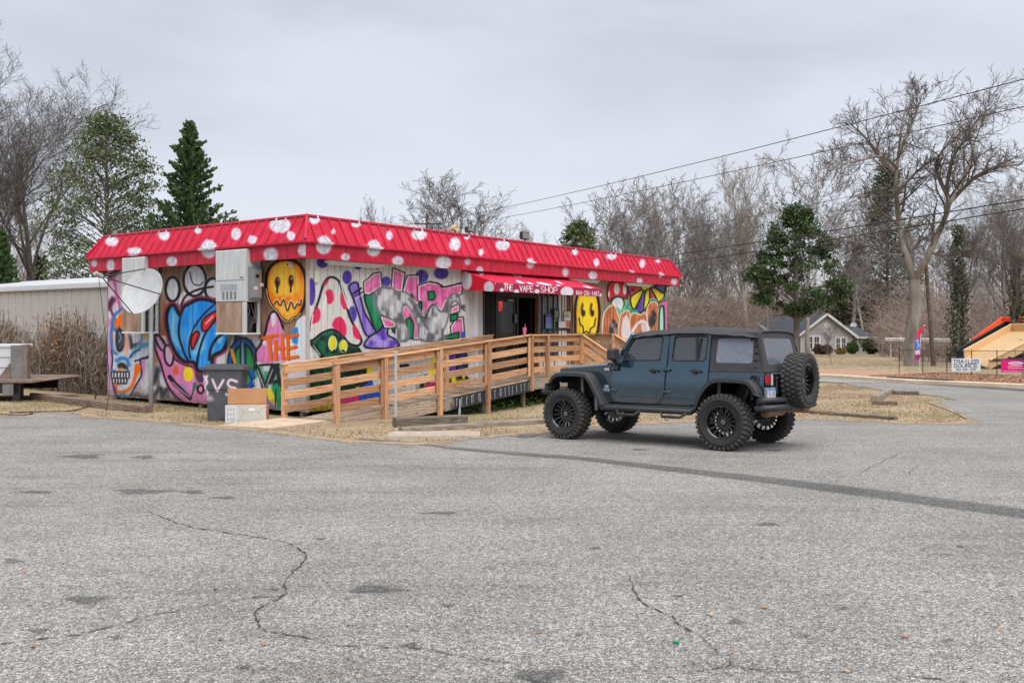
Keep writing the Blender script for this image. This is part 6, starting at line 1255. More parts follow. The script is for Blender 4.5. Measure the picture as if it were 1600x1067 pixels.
for i in range(70):
    a = rr.uniform(0, 6.28); sp = rr.uniform(.05, .85); p = Vector((0, 0, 0)); q = [p]; ht = rr.uniform(1.2, 2.5)
    for k in range(5): p = p + Vector((math.cos(a) * sp / 5 + rr.gauss(0, .05), math.sin(a) * sp / 5 * .6 + rr.gauss(0, .05), ht / 5)); q.append(p)
    m.tube(q, [.012, .01, .008, .007, .005, .003], 3, cap=False)
    for k in range(13): w_ = rr.choice(q[2:]); pts.append((w_.x + rr.gauss(0, .12), w_.y + rr.gauss(0, .12), w_.z + rr.gauss(0, .14)))
m.build('stems', m_vine, sh); leafcloud('foliage', pts, .05, m_vine2, rs, sh)
# flatbed
fb0 = at(29, 627); flat = empty('flatbed_trailer', (fb0.x, fb0.y, fb0.z), R(2), label='rusty flatbed with a steel headboard and white toolbox at the far left', cat='trailer')
m_rust = M('rusty_steel', (112, 92, 84), .7, metal=.2, var=.25, scale=5, bump=.2, col2=(140, 122, 114)); m_stl = M('worn_grey_steel', (124, 122, 122), .5, metal=.4, var=.2, scale=4)
def fbx(name, lo, hi, mat, b=.01, par=flat): m = MB(); m.bbox(lo, hi, b); return m.build(name, mat, par)
k_ = 25.0 / 1435
fbx('deck', (-4.5, -.2, .50), (.48, 2.2, .60), m_rust); m = MB(); m.add([(.48, -.2, .52), (.78, -.16, .565), (.48, -.2, .60), (.48, 2.2, .52), (.78, 2.1, .565), (.48, 2.2, .60)], [(0, 1, 2), (3, 5, 4), (0, 3, 4, 1), (1, 4, 5, 2)]); m.build('ramp_tongue', m_rust, flat)
fbx('side_rail', (-4.5, -.16, .22), (.1, -.06, .50), m_black); fbx('leg', (-.10, -.16, -.02), (.12, .04, .5), m_black); fbx('gusset', (-.34, -.175, .18), (-.05, -.162, .48), m_stl); fbx('cross_member', (-4.5, 2.0, .22), (.1, 2.1, .5), m_black)
hb = fbx('headboard', (-.24, .05, .60), (.20, .14, 1.50), m_stl); fbx('headboard_post', (.12, .0, .60), (.22, .2, 1.52), m_rust); 
m = MB(); m.add([(-.56, .03, .61), (-.25, .03, .61), (-.25, .03, 1.02), (-.56, .07, .61), (-.25, .07, .61), (-.25, .07, 1.02)], [(0, 1, 2), (5, 4, 3), (0, 2, 5, 3), (1, 4, 5, 2), (0, 3, 4, 1)]); m.build('brace', m_rust, flat)
tb = empty('toolbox', fb0 + Vector((-1.6, .5, .60)), R(2), label='white steel toolbox standing on the flatbed', cat='toolbox')
m = MB(); m.bbox((-1.6, -.3, 0), (1.33, .4, .88), .02); m.build('body', m_evw, tb); m = MB(); m.bbox((-1.62, -.33, .83), (1.5, .43, .92), .015); m.build('lid', m_evw, tb)
for z in (.28, .56): m = MB(); m.bbox((-1.55, -.312, z), (1.32, -.298, z + .02), .004); m.build('door_seam', m_fin, tb)
m = MB(); m.lathe([(.001, -.13), (.3, -.13), (.42, -.1), (.43, 0), (.42, .1), (.3, .13), (.001, .13)], 24, Matrix.Translation((-2.6, .0, .2)), 'y'); m.build('wheel', m_tyre, flat, auto=40)
wr = at(60, 648); m = MB(); P = [at(x, y) + Vector((0, 0, .03)) for x, y in ((-20, 648), (20, 650), (48, 649), (46, 645.5), (15, 646.5), (60, 645), (100, 644.5), (122, 641.5), (142, 633), (150, 618))]; m.tube(smoothpts(P, False, 5), .014, 5); o = m.build('loose_cable', m_black, label='black cable lying on the gravel by the flatbed', cat='cable')

# ================================================================== TREES
def bark(name, c1, c2): return M(name, c1, .9, var=.2, scale=3, bump=.6, bscale=18, stretch=(1, 1, .25), col2=c2)
m_bk = bark('grey_bark', (84, 77, 73), (126, 118, 112)); m_bk2 = bark('pale_bark', (160, 153, 146), (200, 194, 188)); m_tw = M('twig_brown', (96, 89, 86), .9, var=.2, scale=2); m_tw2 = M('pale_twig', (150, 140, 132), .9, var=.15, scale=2)
class Tree:
    def __init__(s, seed): s.r = random.Random(seed); s.tr = MB(); s.cr = MB()
    def path(s, p, d, L, n, wob, up):
        pts = [p]; d = d.normalized()
        for k in range(n):
            d = (d + Vector((s.r.gauss(0, wob), s.r.gauss(0, wob), s.r.gauss(0, wob * .7) + up))).normalized(); p = p + d * (L / n); pts.append(p)
        return pts, d
    def limb(s, pts, r0, r1, lvl, P):
        n = len(pts) - 1; rad = [r0 + (r1 - r0) * (i / n) for i in range(n + 1)]
        if lvl <= 1: s.tr.tube(pts, rad, 8 if lvl == 0 else 6, cap=False)
        else: s.cr.tube(pts, [max(q, P['min']) for q in rad[:-1]] + [max(.004, rad[-1] * .6)], 4 if lvl == 2 else 3, cap=False)
        if lvl >= P['levels']: return
        L = sum((pts[i + 1] - pts[i]).length for i in range(n)); nc = P['n'][lvl]
        for c in range(nc):
            t = P['t0'][lvl] + (1 - P['t0'][lvl]) * ((c + s.r.random()) / nc); f = t * n; i = min(n - 1, int(f)); p = pts[i].lerp(pts[i + 1], f - i); d = (pts[i + 1] - pts[i]).normalized()
            o = d.orthogonal().normalized(); o.rotate(Matrix.Rotation(s.r.uniform(0, 6.28), 3, d)); an = R(s.r.gauss(P['ang'][lvl], 9)); nd = d * math.cos(an) + o * math.sin(an)
            cl = L * P['len'][lvl] * (1 - .45 * t * P.get('tap', 1)) * s.r.uniform(.75, 1.2); cr_ = (r0 + (r1 - r0) * t) * P['rr']
            q, _ = s.path(p, nd, cl, P['seg'][lvl + 1], P['wob'], P['up'][lvl + 1]); s.limb(q, cr_, cr_ * .35, lvl + 1, P)
    def meshes(s, name, mt=None, mc=None):
        a = mesh(name + '_trunk', s.tr.v, s.tr.f, mt or m_bk, True); b = mesh(name + '_crown', s.cr.v, s.cr.f, mc or m_tw, True); return a, b
VASE = dict(levels=4, n=[13, 11, 9, 7], t0=[.28, .14, .10, .10], ang=[37, 35, 37, 40], len=[.70, .52, .50, .46], rr=.5, seg=[8, 9, 7, 5, 3], wob=.09, up=[.05, .075, .07, .06, .03], min=.007, tap=.7)
PLN = dict(VASE, ang=[44, 40, 42, 44], n=[12, 9, 8, 5], len=[.56, .52, .50, .46], wob=.12, up=[.03, .05, .04, .03, .02], t0=[.34, .2, .1, .08])
THIN = dict(VASE, n=[14, 8, 7, 4], t0=[.34, .2, .12, .1], ang=[27, 31, 35, 40], len=[.44, .52, .50, .46], up=[.02, .12, .09, .05, .02], min=.010)
def grow(seed, Ht, r, P, lean=(0, 0)):
    t = Tree(seed); pts, _ = t.path(Vector((0, 0, -.3)), Vector((lean[0], lean[1], 1)), Ht * .86, 10, .055, .05); t.limb(pts, r, r * .16, 0, P); return t
def plant(name, meshes, p, s_, rz, label, cat='tree', grp=None):
    e = empty(name, p, rz, label=label, cat=cat, group=grp); e.scale = (s_, s_, s_) if not hasattr(s_, '__len__') else s_
    obj('trunk', meshes[0], e); obj('crown', meshes[1], e); return e
def base(px, Y, dz=0): x = (px - CX) / FPX * Y; return Vector((x, Y, zg(x, Y) + dz))
def hgt(py, Y, px=800): return H + (HY - py) / FPX * Y - zg((px - CX) / FPX * Y, Y)
# prototypes, 16 m tall
P1, P2, P3, P4 = [grow(s_, 16, .24, p).meshes('bare_tree', m_bk if i != 3 else m_bk2, m_tw if i != 3 else m_tw2) for i, (s_, p) in enumerate(((11, VASE), (23, PLN), (37, THIN), (55, THIN)))]
P5 = grow(71, 16, .17, THIN).meshes('bare_tree')
m_bkf = bark('hazed_grey_bark', (122, 115, 111), (160, 153, 148)); m_twf = M('hazed_twig', (132, 125, 122), .95, var=.15, scale=1)  # paler bark and twigs for distant trees: aerial haze put into the colours
P6 = grow(207, 16, .26, dict(PLN, n=[15, 10, 8, 5], t0=[.30, .15, .1, .1], min=.013)).meshes('bare_tree', m_bkf, m_tw)
F1, F2, F3 = [grow(s_, 16, .2, dict(p, n=[13, 8, 6, 4], min=.016)).meshes('bare_tree', m_bkf, m_twf) for s_, p in ((101, VASE), (113, THIN), (131, PLN))]
# left: three tall bare trees
def bt(proto, px, Y, ytop, label, rz=0., wide=1.0, grp=None, nm='bare_tree'):
    s_ = hgt(ytop, Y, px) / max(v.co.z for v in proto[1].vertices) * 1.06; wide *= 1.1; return plant(nm, proto, base(px, Y), (s_ * wide, s_ * wide, s_), rz, label, 'tree', grp)
bt(P1, 64, 56, 100, 'tall bare tree with ivy at its foot left of the evergreen', .4, 1.3); bt(P1, -42, 52, 62, 'tall bare tree half outside the left edge of the view', 2.2, 1.0); bt(F1, 20, 66, 265, 'smaller bare tree behind the tallest trees at the left', 1.2, .9)
bt(P6, 748, 95, 268, 'bare round crowned tree standing alone behind the roof', .5, 1.05); bt(P2, 655, 120, 332, 'low bare tree beside the utility pole behind the roof', 2.5, 1.0); bt(P5, 588, 90, 312, 'thin bare sapling tips showing above the roof corner', .3, .7); bt(P5, 858, 110, 352, 'sparse bare sapling left of the glossy tree behind the roof', .9, .9)
RG = 'slender bare trees in a row beyond the shop'
rr = random.Random(12)
ORD = 'first second third fourth fifth sixth seventh eighth ninth tenth eleventh twelfth thirteenth fourteenth'.split()
for i, (px, yt) in enumerate(sorted(((934, 322), (962, 300), (990, 292), (1014, 284), (1040, 292), (1062, 283), (1088, 292), (1112, 300), (1140, 296), (1196, 310), (950, 350), (1075, 330), (1125, 340), (1010, 340)))):
    bt((F2, F1, F2, F3)[i % 4], px, 112 + rr.uniform(-8, 10), yt, 'slender bare grey tree, %s from the left in the row beyond the shop' % ORD[i], rr.uniform(0, 6.28), rr.uniform(.9, 1.25), RG)
bt(P4, 1166, 108, 246, 'pale barked bare tree with white limbs left of the glossy evergreen', .8, 1.0, None, 'pale_tree'); bt(F3, 1262, 108, 222, 'bare tree whose crown rises behind the glossy evergreen', 2.1, .95)
TG = 'bare trees in the thicket at the right'
for i, (px, Y, yt) in enumerate(sorted(((1330, 122, 300), (1352, 118, 340), (1395, 125, 330), (1520, 112, 330), (1575, 96, 300), (1612, 90, 276), (1640, 84, 262), (1490, 126, 345), (1600, 120, 330)))):
    bt((F3, F2, F1, F3)[i % 4], px, Y, yt, 'bare grey tree, %s from the left in the thicket behind oak and trailers' % ORD[i], rr.uniform(0, 6.28), rr.uniform(.95, 1.3), TG)
# big oak, limbs traced
def limbs(px0, Y, specs, P, seed):
    t = Tree(seed); o = base(px0, Y); r_ = random.Random(seed)
    for pts, r0, r1, lvl in specs:
        q = []
        for k, p in enumerate(pts):
            dz = p[2] if len(p) > 2 else 0; q.append(atY(p[0], p[1], Y + dz) - o)
        q = [Vector(v) for v in smoothpts(q, False, 3)]; t.limb(q, r0, r1, lvl, P)
    return o, t
OP = dict(VASE, n=[0, 12, 10, 6], t0=[.3, .12, .1, .08], ang=[40, 46, 46, 44], len=[.5, .36, .52, .48], wob=.15, up=[.03, .05, .04, .03, .02], tap=.5, min=.012)
o_, t_ = limbs(1424, 56, [([(1424, 580), (1425, 530), (1430, 470), (1428, 436)], .50, .34, 0), ([(1428, 440), (1418, 405), (1408, 370, 1), (1402, 328, 1), (1400, 290, 0), (1403, 250, 0), (1408, 205, -1), (1416, 165, -1)], .23, .035, 1), ([(1428, 440), (1450, 400, -1), (1466, 365, -1), (1483, 318, -2), (1470, 285, -2), (1463, 255, -2), (1478, 228, -3), (1500, 200, -3)], .22, .035, 1),
    ([(1401, 270), (1375, 245, 2), (1352, 215, 2), (1330, 195, 3)], .15, .04, 1), ([(1401, 262), (1380, 245, -2), (1345, 250, -3), (1312, 258, -4)], .12, .03, 1), ([(1404, 240), (1420, 205, 1), (1432, 175, 2), (1440, 150, 2)], .12, .03, 1), ([(1402, 300), (1440, 262, -1), (1462, 248, -2)], .10, .03, 1),
    ([(1483, 318), (1515, 285, -2), (1545, 265, -3), (1598, 256, -4)], .15, .04, 1), ([(1483, 318, -2), (1500, 290, 0), (1520, 240, 1), (1515, 205, 2), (1545, 170, 2)], .15, .04, 1), ([(1478, 300, -2), (1488, 250, -3), (1510, 215, -4), (1535, 185, -4)], .12, .03, 1), ([(1412, 400), (1380, 395, 2), (1345, 380, 3), (1300, 372, 4)], .11, .03, 1), ([(1455, 395, -1), (1490, 400, -2), (1515, 385, -3)], .08, .03, 1), ([(1404, 350, 1), (1375, 330, 0), (1350, 300, -1)], .10, .03, 1)], OP, 8)
m_oak = bark('oak_bark', (104, 96, 89), (146, 138, 129)); a, b = t_.meshes('oak', m_oak, M('oak_twig', (98, 90, 86), .9, var=.2, scale=2))
e = empty('oak_tree', o_, 0, label='big pale barked oak with forked bare limbs beside the road', cat='tree'); obj('trunk', a, e); obj('crown', b, e)
# ivy clad trees
m_ivy = leafmat('ivy_leaf', [(48, 60, 38), (62, 76, 48), (78, 88, 58), (84, 80, 62), (54, 68, 44)], .45)
def ivytree(px, Y, ytop, yivy0, yivy1, w_, proto, label, n=2600, wide=1.0, pts=None):
    e = bt(proto, px, Y, ytop, label, .6, wide); s_ = e.scale[2]; C_ = []
    z0, z1 = hgt(yivy0, Y, px), hgt(yivy1, Y, px)
    for i in range(n):
        t = rs.rand(); a = rs.uniform(0, 6.28); r_ = w_ * (1.15 - .55 * t) * (abs(rs.normal()) * .45 + .3) * (1 + .3 * math.sin(t * 17 + a)); C_.append(((math.cos(a) * r_) / s_ / wide, (math.sin(a) * r_) / s_ / wide, (z0 + (z1 - z0) * t) / s_))
    leafcloud('ivy', C_, .115 / s_, m_ivy, rs, e); return e
ivytree(1497, 66, 318, 570, 352, .75, P2, 'bare tree wrapped in dark ivy right of the leaning pole', 3400, .8); ivytree(1588, 60, 285, 520, 400, .4, P1, 'bare tree with thin ivy behind the green tractor', 900, .9)
iv = []
for i in range(1100): t = rs.rand(); a = rs.uniform(0, 6.28); r_ = .7 * (1.1 - .7 * t) * rs.uniform(.5, 1.1); q = base(64, 56); iv.append((q.x + math.cos(a) * r_, q.y + math.sin(a) * r_, q.z + 1 + 5.6 * t))
leafcloud('ivy_growth', iv, .14, leafmat('ivy_bright', [(56, 78, 34), (78, 98, 48), (48, 64, 32)], .5), rs, label='green ivy round the foot of the tall left tree', cat='ivy', kind='stuff')

# broadleaf evergreens: crown of leaf clumps around limbs
def evergreen(name, px, Y, ytop, ybot, hw, prof, label, mat, n, seed, leaf=.15, trunk_r=.22, gap=.35, flat=None, cl=60, bare=None):
    r_ = np.random.RandomState(seed); o = base(px, Y); zt, zb = hgt(ytop, Y, px), hgt(ybot, Y, px); W = hw / FPX * Y
    e = empty(name, o, 0, label=label, cat='tree'); t = Tree(seed); t.tr.tube([(0, 0, -.3), (.05, 0, zb), (0, .05, (zb + zt) / 2), (0, 0, zt * .96)], [trunk_r, trunk_r * .85, trunk_r * .5, .03], 8, cap=False); C_ = []
    k = n // cl
    for i in range(k):
        u = (i + r_.rand()) / k; rad = W * np.interp(u, [p[0] for p in prof], [p[1] for p in prof]); a = r_.uniform(0, 6.28); q = math.sqrt(r_.rand()) ** .55 * rad * r_.uniform(.78, 1.08)
        if r_.rand() < .12: q *= 1.18
        c0 = np.array([math.cos(a) * q, math.sin(a) * q, zb + (zt - zb) * u]); sp = W * gap * r_.uniform(.16, .34)
        t.tr.tube([(0, 0, max(.2, c0[2] - q * .55)), (c0[0] * .5, c0[1] * .5, c0[2] - q * .22), tuple(c0)], [max(.02, trunk_r * .28 * (1 - u)), .03, .012], 4, cap=False)
        C_.append(c0 + r_.normal(size=(cl, 3)) * np.array([sp, sp, sp * .62]))
    obj('trunk', mesh('trunk', t.tr.v, t.tr.f, m_bk, True), e); leafcloud('crown', np.concatenate(C_), leaf, mat, r_, e, flat); return e
m_mag = leafmat('magnolia_leaf', [(30, 50, 28), (44, 68, 36), (60, 82, 46), (84, 100, 62), (38, 58, 34), (116, 120, 80)], .35, .1); m_holly = leafmat('holly_leaf', [(58, 74, 44), (80, 94, 58), (98, 108, 70), (70, 82, 54), (128, 128, 92)], .4, .15); m_cedar = leafmat('cedar_spray', [(66, 80, 58), (84, 96, 68), (104, 110, 80), (116, 108, 82)], .7, .1); m_fir = leafmat('fir_spray', [(48, 70, 38), (62, 84, 46), (76, 98, 54), (54, 76, 42), (92, 110, 66)], .6, .1)
MAGP = [(0, .25), (.07, .55), (.14, 1.0), (.28, 1.04), (.5, .80), (.7, .62), (.85, .46), (1, .16)]
evergreen('magnolia_tree', 1244, 92, 326, 489, 76, MAGP, 'glossy dark evergreen with a dense crown before the grey house', m_mag, 19000, 7, .17, .34, .30, None, 130)
evergreen('holly_tree', 166, 50, 182, 452, 92, [(0, .8), (.2, 1), (.5, .95), (.7, .78), (.85, .52), (1, .14)], 'loose leafy evergreen between the tall bare tree and the conifer', m_holly, 15000, 6, .095, .2, .42, None, 60)
evergreen('laurel_tree', 905, 78, 348, 402, 34, [(0, 1), (.4, .9), (.8, .6), (1, .2)], 'olive green leafy treetop behind the far end of the roof', m_holly, 3000, 9, .15, .12, .5, None, 50)
evergreen('cedar_tree', 1386, 130, 256, 505, 62, [(0, .95), (.15, 1), (.4, .78), (.7, .5), (.9, .28), (1, .06)], 'thin ragged conifer behind the oak', m_cedar, 15000, 12, .28, .3, .4, .4, 34)
evergreen('yew_shrub_tree', 1192, 138, 452, 520, 34, [(0, 1), (.5, .9), (1, .3)], 'yellowish bushy evergreen at the left of the grey house', leafmat('yellow_green', [(84, 84, 40), (100, 98, 50), (66, 72, 38)], .6), 2600, 14, .17, .1, .5)
evergreen('pine_tree', 1338, 132, 410, 520, 50, [(0, .7), (.3, 1), (.7, .7), (1, .2)], 'dark evergreen mass behind the gable of the house', m_cedar, 4600, 15, .30, .2, .5, None, 46); evergreen('pine_tree', 1605, 74, 470, 540, 50, [(0, 1), (.6, .8), (1, .3)], 'dark evergreen behind the tractor at the right edge', m_mag, 2400, 16, .17, .2, .5)
def conifer(px, Y, ytop, ybot, hw, label, seed, mat, dens_=1.0):
    r_ = np.random.RandomState(seed); o = base(px, Y); zt, zb = hgt(ytop, Y, px), hgt(ybot, Y, px); W = hw / FPX * Y; e = empty('conifer_tree', o, 0, label=label, cat='tree'); t = MB(); t.tube([(0, 0, -.3), (0, 0, zt)], [.22, .015], 8, cap=False); C_ = []; D_ = []; n = int(170 * dens_)
    for i in range(n):
        u = (i + r_.rand()) / n; L = W * (1 - u) ** .85 * r_.choice((.62, .8, .92, 1.0, 1.1, 1.2)) * r_.uniform(.9, 1.1) + .12; a = i * 2.399 + r_.uniform(-.4, .4); z = zb * .55 + (zt - zb * .55) * u; tip = np.array([math.cos(a) * L, math.sin(a) * L, z + L * .32 + .15]); st = np.array([0, 0, z]); mid = (st + tip) / 2 - np.array([0, 0, L * .10])
        t.tube([tuple(st), tuple(mid), tuple(tip)], [.03, .02, .006], 4, cap=False); k = int(40 + 110 * L / W)
        s_ = r_.rand(k) ** .7; P_ = (1 - s_)[:, None] ** 2 * st + (2 * s_ * (1 - s_))[:, None] * mid + (s_ ** 2)[:, None] * tip; C_.append(P_ + r_.normal(size=(k, 3)) * (.05 + .07 * L * (1.15 - s_[:, None])) * np.array([1, 1, .6])); D_.append(np.repeat([(tip - mid) / (np.linalg.norm(tip - mid) + 1e-6) + np.array([0, 0, .5])], k, 0))
    obj('trunk', mesh('trunk', t.v, t.f, m_bk, True), e); leafcloud('crown', np.concatenate(C_), .12, mat, r_, e, None, np.concatenate(D_)); return e
conifer(297, 47, 196, 520, 100, 'dense dark green conifer rising behind the red roof', 31, m_fir, 1.5); conifer(2, 44, 366, 600, 46, 'dark conifer behind the metal building at the left edge', 32, m_fir, .8)

# undergrowth and far woods along the back
m_brush = leafmat('brush_twig', [(138, 122, 113), (152, 137, 129), (124, 108, 100), (164, 150, 141), (142, 120, 108)], .95, 0)
def brush(name, x0, x1, Y0, Y1, hmin, hmax, n, seed, th, **k):
    r_ = random.Random(seed); m = MB()
    for i in range(n):
        Y = r_.uniform(Y0, Y1); x = (r_.uniform(x0, x1) - CX) / FPX * Y; p = Vector((x, Y, zg(x, Y) - .1)); hh = r_.uniform(hmin, hmax); d = Vector((r_.gauss(0, .22), r_.gauss(0, .15), 1)); pts = [p]
        for s_ in range(4): d = (d + Vector((r_.gauss(0, .25), r_.gauss(0, .2), .1))).normalized(); p = p + d * hh / 4; pts.append(p)
        m.tube(pts, [th, th * .8, th * .6, th * .45, th * .2], 3, cap=False)
        for s_ in range(5):
            q = pts[r_.randint(1, 4)]; e_ = q + Vector((r_.gauss(0, .28) * hh, r_.gauss(0, .15) * hh, r_.uniform(.05, .3) * hh)); m.tube([q, q.lerp(e_, .5) + Vector((0, 0, .05 * hh)), e_], [th * .5, th * .4, th * .15], 3, cap=False)
    return m.build(name, m_brush, kind='stuff', **k)
brush('undergrowth', 1375, 1720, 88, 128, 2.5, 7.5, 2100, 5, .03, label='bare brown thicket behind the verge and the house', cat='thicket'); brush('undergrowth', 890, 1175, 96, 124, 3, 8.0, 2200, 6, .03, label='bare brown undergrowth beyond the right end of the shop', cat='thicket')
brush('undergrowth', 1175, 1375, 134, 150, 4, 9, 900, 8, .035, label='bare brown thicket rising behind the grey house', cat='thicket')
brush('undergrowth', 1400, 1660, 66, 78, 1.0, 3.0, 520, 7, .018, label='low bare scrub behind the chain link fence at the right', cat='scrub')
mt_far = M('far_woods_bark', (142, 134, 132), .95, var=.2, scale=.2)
fr_ = random.Random(77); m = MB()
for i in range(3600):
    a_ = fr_.uniform(0, 6.283) if i > 2400 else fr_.uniform(.7, 2.44); rr_ = fr_.uniform(160, 225); Y = rr_ * math.sin(a_) + 10; x = rr_ * math.cos(a_); p = Vector((x, Y, zg(x, Y))); hh = fr_.uniform(9, 15); d = Vector((fr_.gauss(0, .05), 0, 1)); t = p + d * hh; m.tube([p, p.lerp(t, .5) + Vector((fr_.gauss(0, .3), 0, 0)), t], [.14, .09, .03], 3, cap=False)
    for s_ in range(9):
        q = p.lerp(t, fr_.uniform(.3, .95)); e_ = q + Vector((fr_.gauss(0, 1.4), fr_.gauss(0, 1.2), fr_.uniform(.5, 2.6))); m.tube([q, e_], [.05, .02], 3, cap=False)
m.build('far_woods', mt_far, kind='stuff', label='far line of bare woods along the horizon', cat='woods')

# ================================================================== HOUSE
HD = 116.0
hp = base(1292, HD); hs = empty('grey_house', hp, R(-12), label='grey gabled house with dark shingle roofs across the road', cat='house')
m_sid = M('grey_clapboard', (176, 172, 172), .7, var=.04); m_shg = M('dark_shingle', (72, 76, 84), .85, var=.18, scale=9); m_trm = M('house_white_trim', (212, 210, 208), .5, var=.03); m_pan = M('house_pane', (70, 76, 84), .1, var=.3, scale=2)
ku = HD / FPX; gw, gh, ge = 44 * ku, (507 - 490) * ku + H - hp.z, (507 - 525.5) * ku + H - hp.z
m = MB(); m.plate([(-gw + .45, -.6), (gw - .45, -.6), (gw - .45, ge), (0, gh - .25), (-gw + .45, ge)], [], lambda a, b, d: (a, d, b), 8); m.build('wall', m_sid, hs)
for i in range(26):       # clapboard courses
    z = -.1 + i * .21; hw = (gw - .45) if z < ge else (gw - .45) * (gh - .25 - z) / (gh - .25 - ge)
    if hw > .1: m = MB(); m.add([(-hw, -.03, z), (hw, -.03, z), (hw, -.004, z + .2), (-hw, -.004, z + .2), (-hw, 0, z), (hw, 0, z)], [(0, 1, 2, 3), (0, 4, 5, 1)]); m.build('clapboard', m_sid, hs)
m = MB(); th = .14
for s_ in (-1, 1): m.add([(0, -.5, gh), (s_ * (gw + .15), -.5, ge - .10), (s_ * (gw + .15), 9, ge - .10), (0, 9, gh), (0, -.5, gh + th), (s_ * (gw + .15), -.5, ge - .10 + th), (s_ * (gw + .15), 9, ge - .10 + th), (0, 9, gh + th)], [(0, 1, 2, 3), (4, 7, 6, 5), (0, 4, 5, 1), (1, 5, 6, 2), (2, 6, 7, 3)])
m.build('roof', m_shg, hs)
for s_ in (-1, 1): beam('rake_board', (0, -.53, gh - .06), (s_ * (gw + .15), -.53, ge - .16), .06, .30, m_trm, hs, up=(0, -1, 0) if False else (0, 0, 1))
m = MB(); m.lathe([(.001, -.04), (.28, -.04), (.36, -.05), (.36, 0), (.001, 0)], 16, Matrix.Translation((0, -.02, gh - 1.5)), 'y'); m.build('gable_vent', m_trm, hs, auto=40)
def win(x, z, w_, h_, n=2, par=hs, y=-.05):
    f = MB(); f.bbox((x - w_ / 2, y - .04, z - h_ / 2), (x + w_ / 2, y + .02, z + h_ / 2), .02); fo = f.build('window', m_trm, par)
    for i in range(n):
        a = x - w_ / 2 + .16 + i * (w_ - .1) / n; b = a + (w_ - .1) / n - .26
        for zz in (z - h_ / 2 + .16, z + .04): q = MB(); q.box((a, y - .055, zz), (b, y - .041, zz + h_ / 2 - .2)); q.build('pane', m_pan, fo)
        q = MB(); q.box(((a + b) / 2 - .02, y - .07, z - h_ / 2 + .16), ((a + b) / 2 + .02, y - .056, z + h_ / 2 - .16)); q.build('muntin', m_trm, fo)
zw = (507 - 535.5) * ku + H - hp.z
win((1272 - 1292) * ku, zw, 21 * ku, 22 * ku); win((1313 - 1292) * ku, zw - .1, 18 * ku, 21 * ku); 
# right wing
x0, x1 = gw - .45, (1362 - 1292) * ku; wz, wr_ = (507 - 526) * ku + H - hp.z, (507 - 509) * ku + H - hp.z
m = MB(); m.box((x0 + .01, 1.2, -.6), (x1, 7, wz)); m.build('wall', m_sid, hs); m = MB(); m.add([(x0 - 1.5, .6, wz - .05), (x1 + .4, .6, wz - .05), (x1 - 1.6, 4, wr_), (x0 - 1.5, 4, wr_), (x1 + .4, 7.6, wz - .05), (x0 - 1.5, 7.6, wz - .05)], [(0, 1, 2, 3), (1, 4, 2), (3, 2, 4, 5)]); m.build('roof', m_shg, hs)
m = MB(); m.bbox((x0 - .2, .55, wz - .22), (x1 + .4, .62, wz - .03), .01); m.build('fascia', m_trm, hs); win((x0 + x1) / 2 - .5, (507 - 533) * ku + H - hp.z, 14 * ku, 13 * ku, 2, hs, 1.15)
# left body with its small gable
lx = (1122 - 1292) * ku; rz_, ez = (507 - 494) * ku + H - hp.z, (507 - 520) * ku + H - hp.z
m = MB(); m.box((lx + .8, 3, -.6), (-gw + .44, 9.5, ez)); m.build('wall', m_sid, hs); m = MB(); m.add([(lx, 2.4, ez - .1), (0, 2.4, ez - .1), (0, 6.2, rz_), (lx + 3, 6.2, rz_), (lx, 10, ez - .1), (0, 10, ez - .1)], [(0, 1, 2, 3), (0, 3, 4), (3, 2, 5, 4)]); m.build('roof', m_shg, hs)
gx = (1184 - 1292) * ku; g0, g1 = (507 - 502) * ku + H - hp.z, (507 - 516) * ku + H - hp.z
m = MB(); m.plate([(gx - 1.5, -.4), (gx + 1.5, -.4), (gx + 1.5, g1), (gx, g0 - .2), (gx - 1.5, g1)], [], lambda a, b, d: (a, 1.6 + d, b), 4); m.build('wall', m_sid, hs); m = MB()
for s_ in (-1, 1): m.add([(gx, 1.2, g0), (gx + s_ * 1.75, 1.2, g1 - .12), (gx + s_ * 1.75, 6, g1 - .12), (gx, 6, g0), (gx, 1.2, g0 + .12), (gx + s_ * 1.75, 1.2, g1), (gx + s_ * 1.75, 6, g1), (gx, 6, g0 + .12)], [(0, 1, 2, 3), (4, 7, 6, 5), (0, 4, 5, 1), (1, 5, 6, 2)])
m.build('roof', m_shg, hs)
for s_ in (-1, 1): beam('rake_board', (gx, 1.17, g0 - .04), (gx + s_ * 1.75, 1.17, g1 - .16), .06, .24, m_trm, hs)
m = MB(); m.lathe([(.001, -.04), (.22, -.04), (.3, -.05), (.3, 0), (.001, 0)], 14, Matrix.Translation((gx, 1.58, g0 - 1.0)), 'y'); m.build('gable_vent', m_trm, hs, auto=40)
m = MB(); m.tube([(-gw + .4, -.08, -.2), (-gw + .4, -.08, ge - .1)], .06, 6); m.build('downspout', m_trm, hs)
d2 = empty('satellite_dish', hs.matrix_basis @ Vector((3.2, 4, wr_)), 0, label='small pale satellite dish on the roof of the grey house', cat='satellite dish'); d2.location = atY(1334, 514, HD + 3); d2.scale = (.62, .62, .62)
m = MB(); m.tube([(0, 0, -.8), (0, 0, .6)], .06, 6); m.build('pole', m_galv, d2); m = MB(); m.lathe([(.001, 0), (.3, .03), (.65, .14), (.64, .11), (.001, -.04)], 18, Matrix.Translation((0, 0, .75)) @ Vector((-.5, -.8, .45)).to_track_quat('Z', 'Y').to_matrix().to_4x4()); m.build('reflector', m_evw, d2)
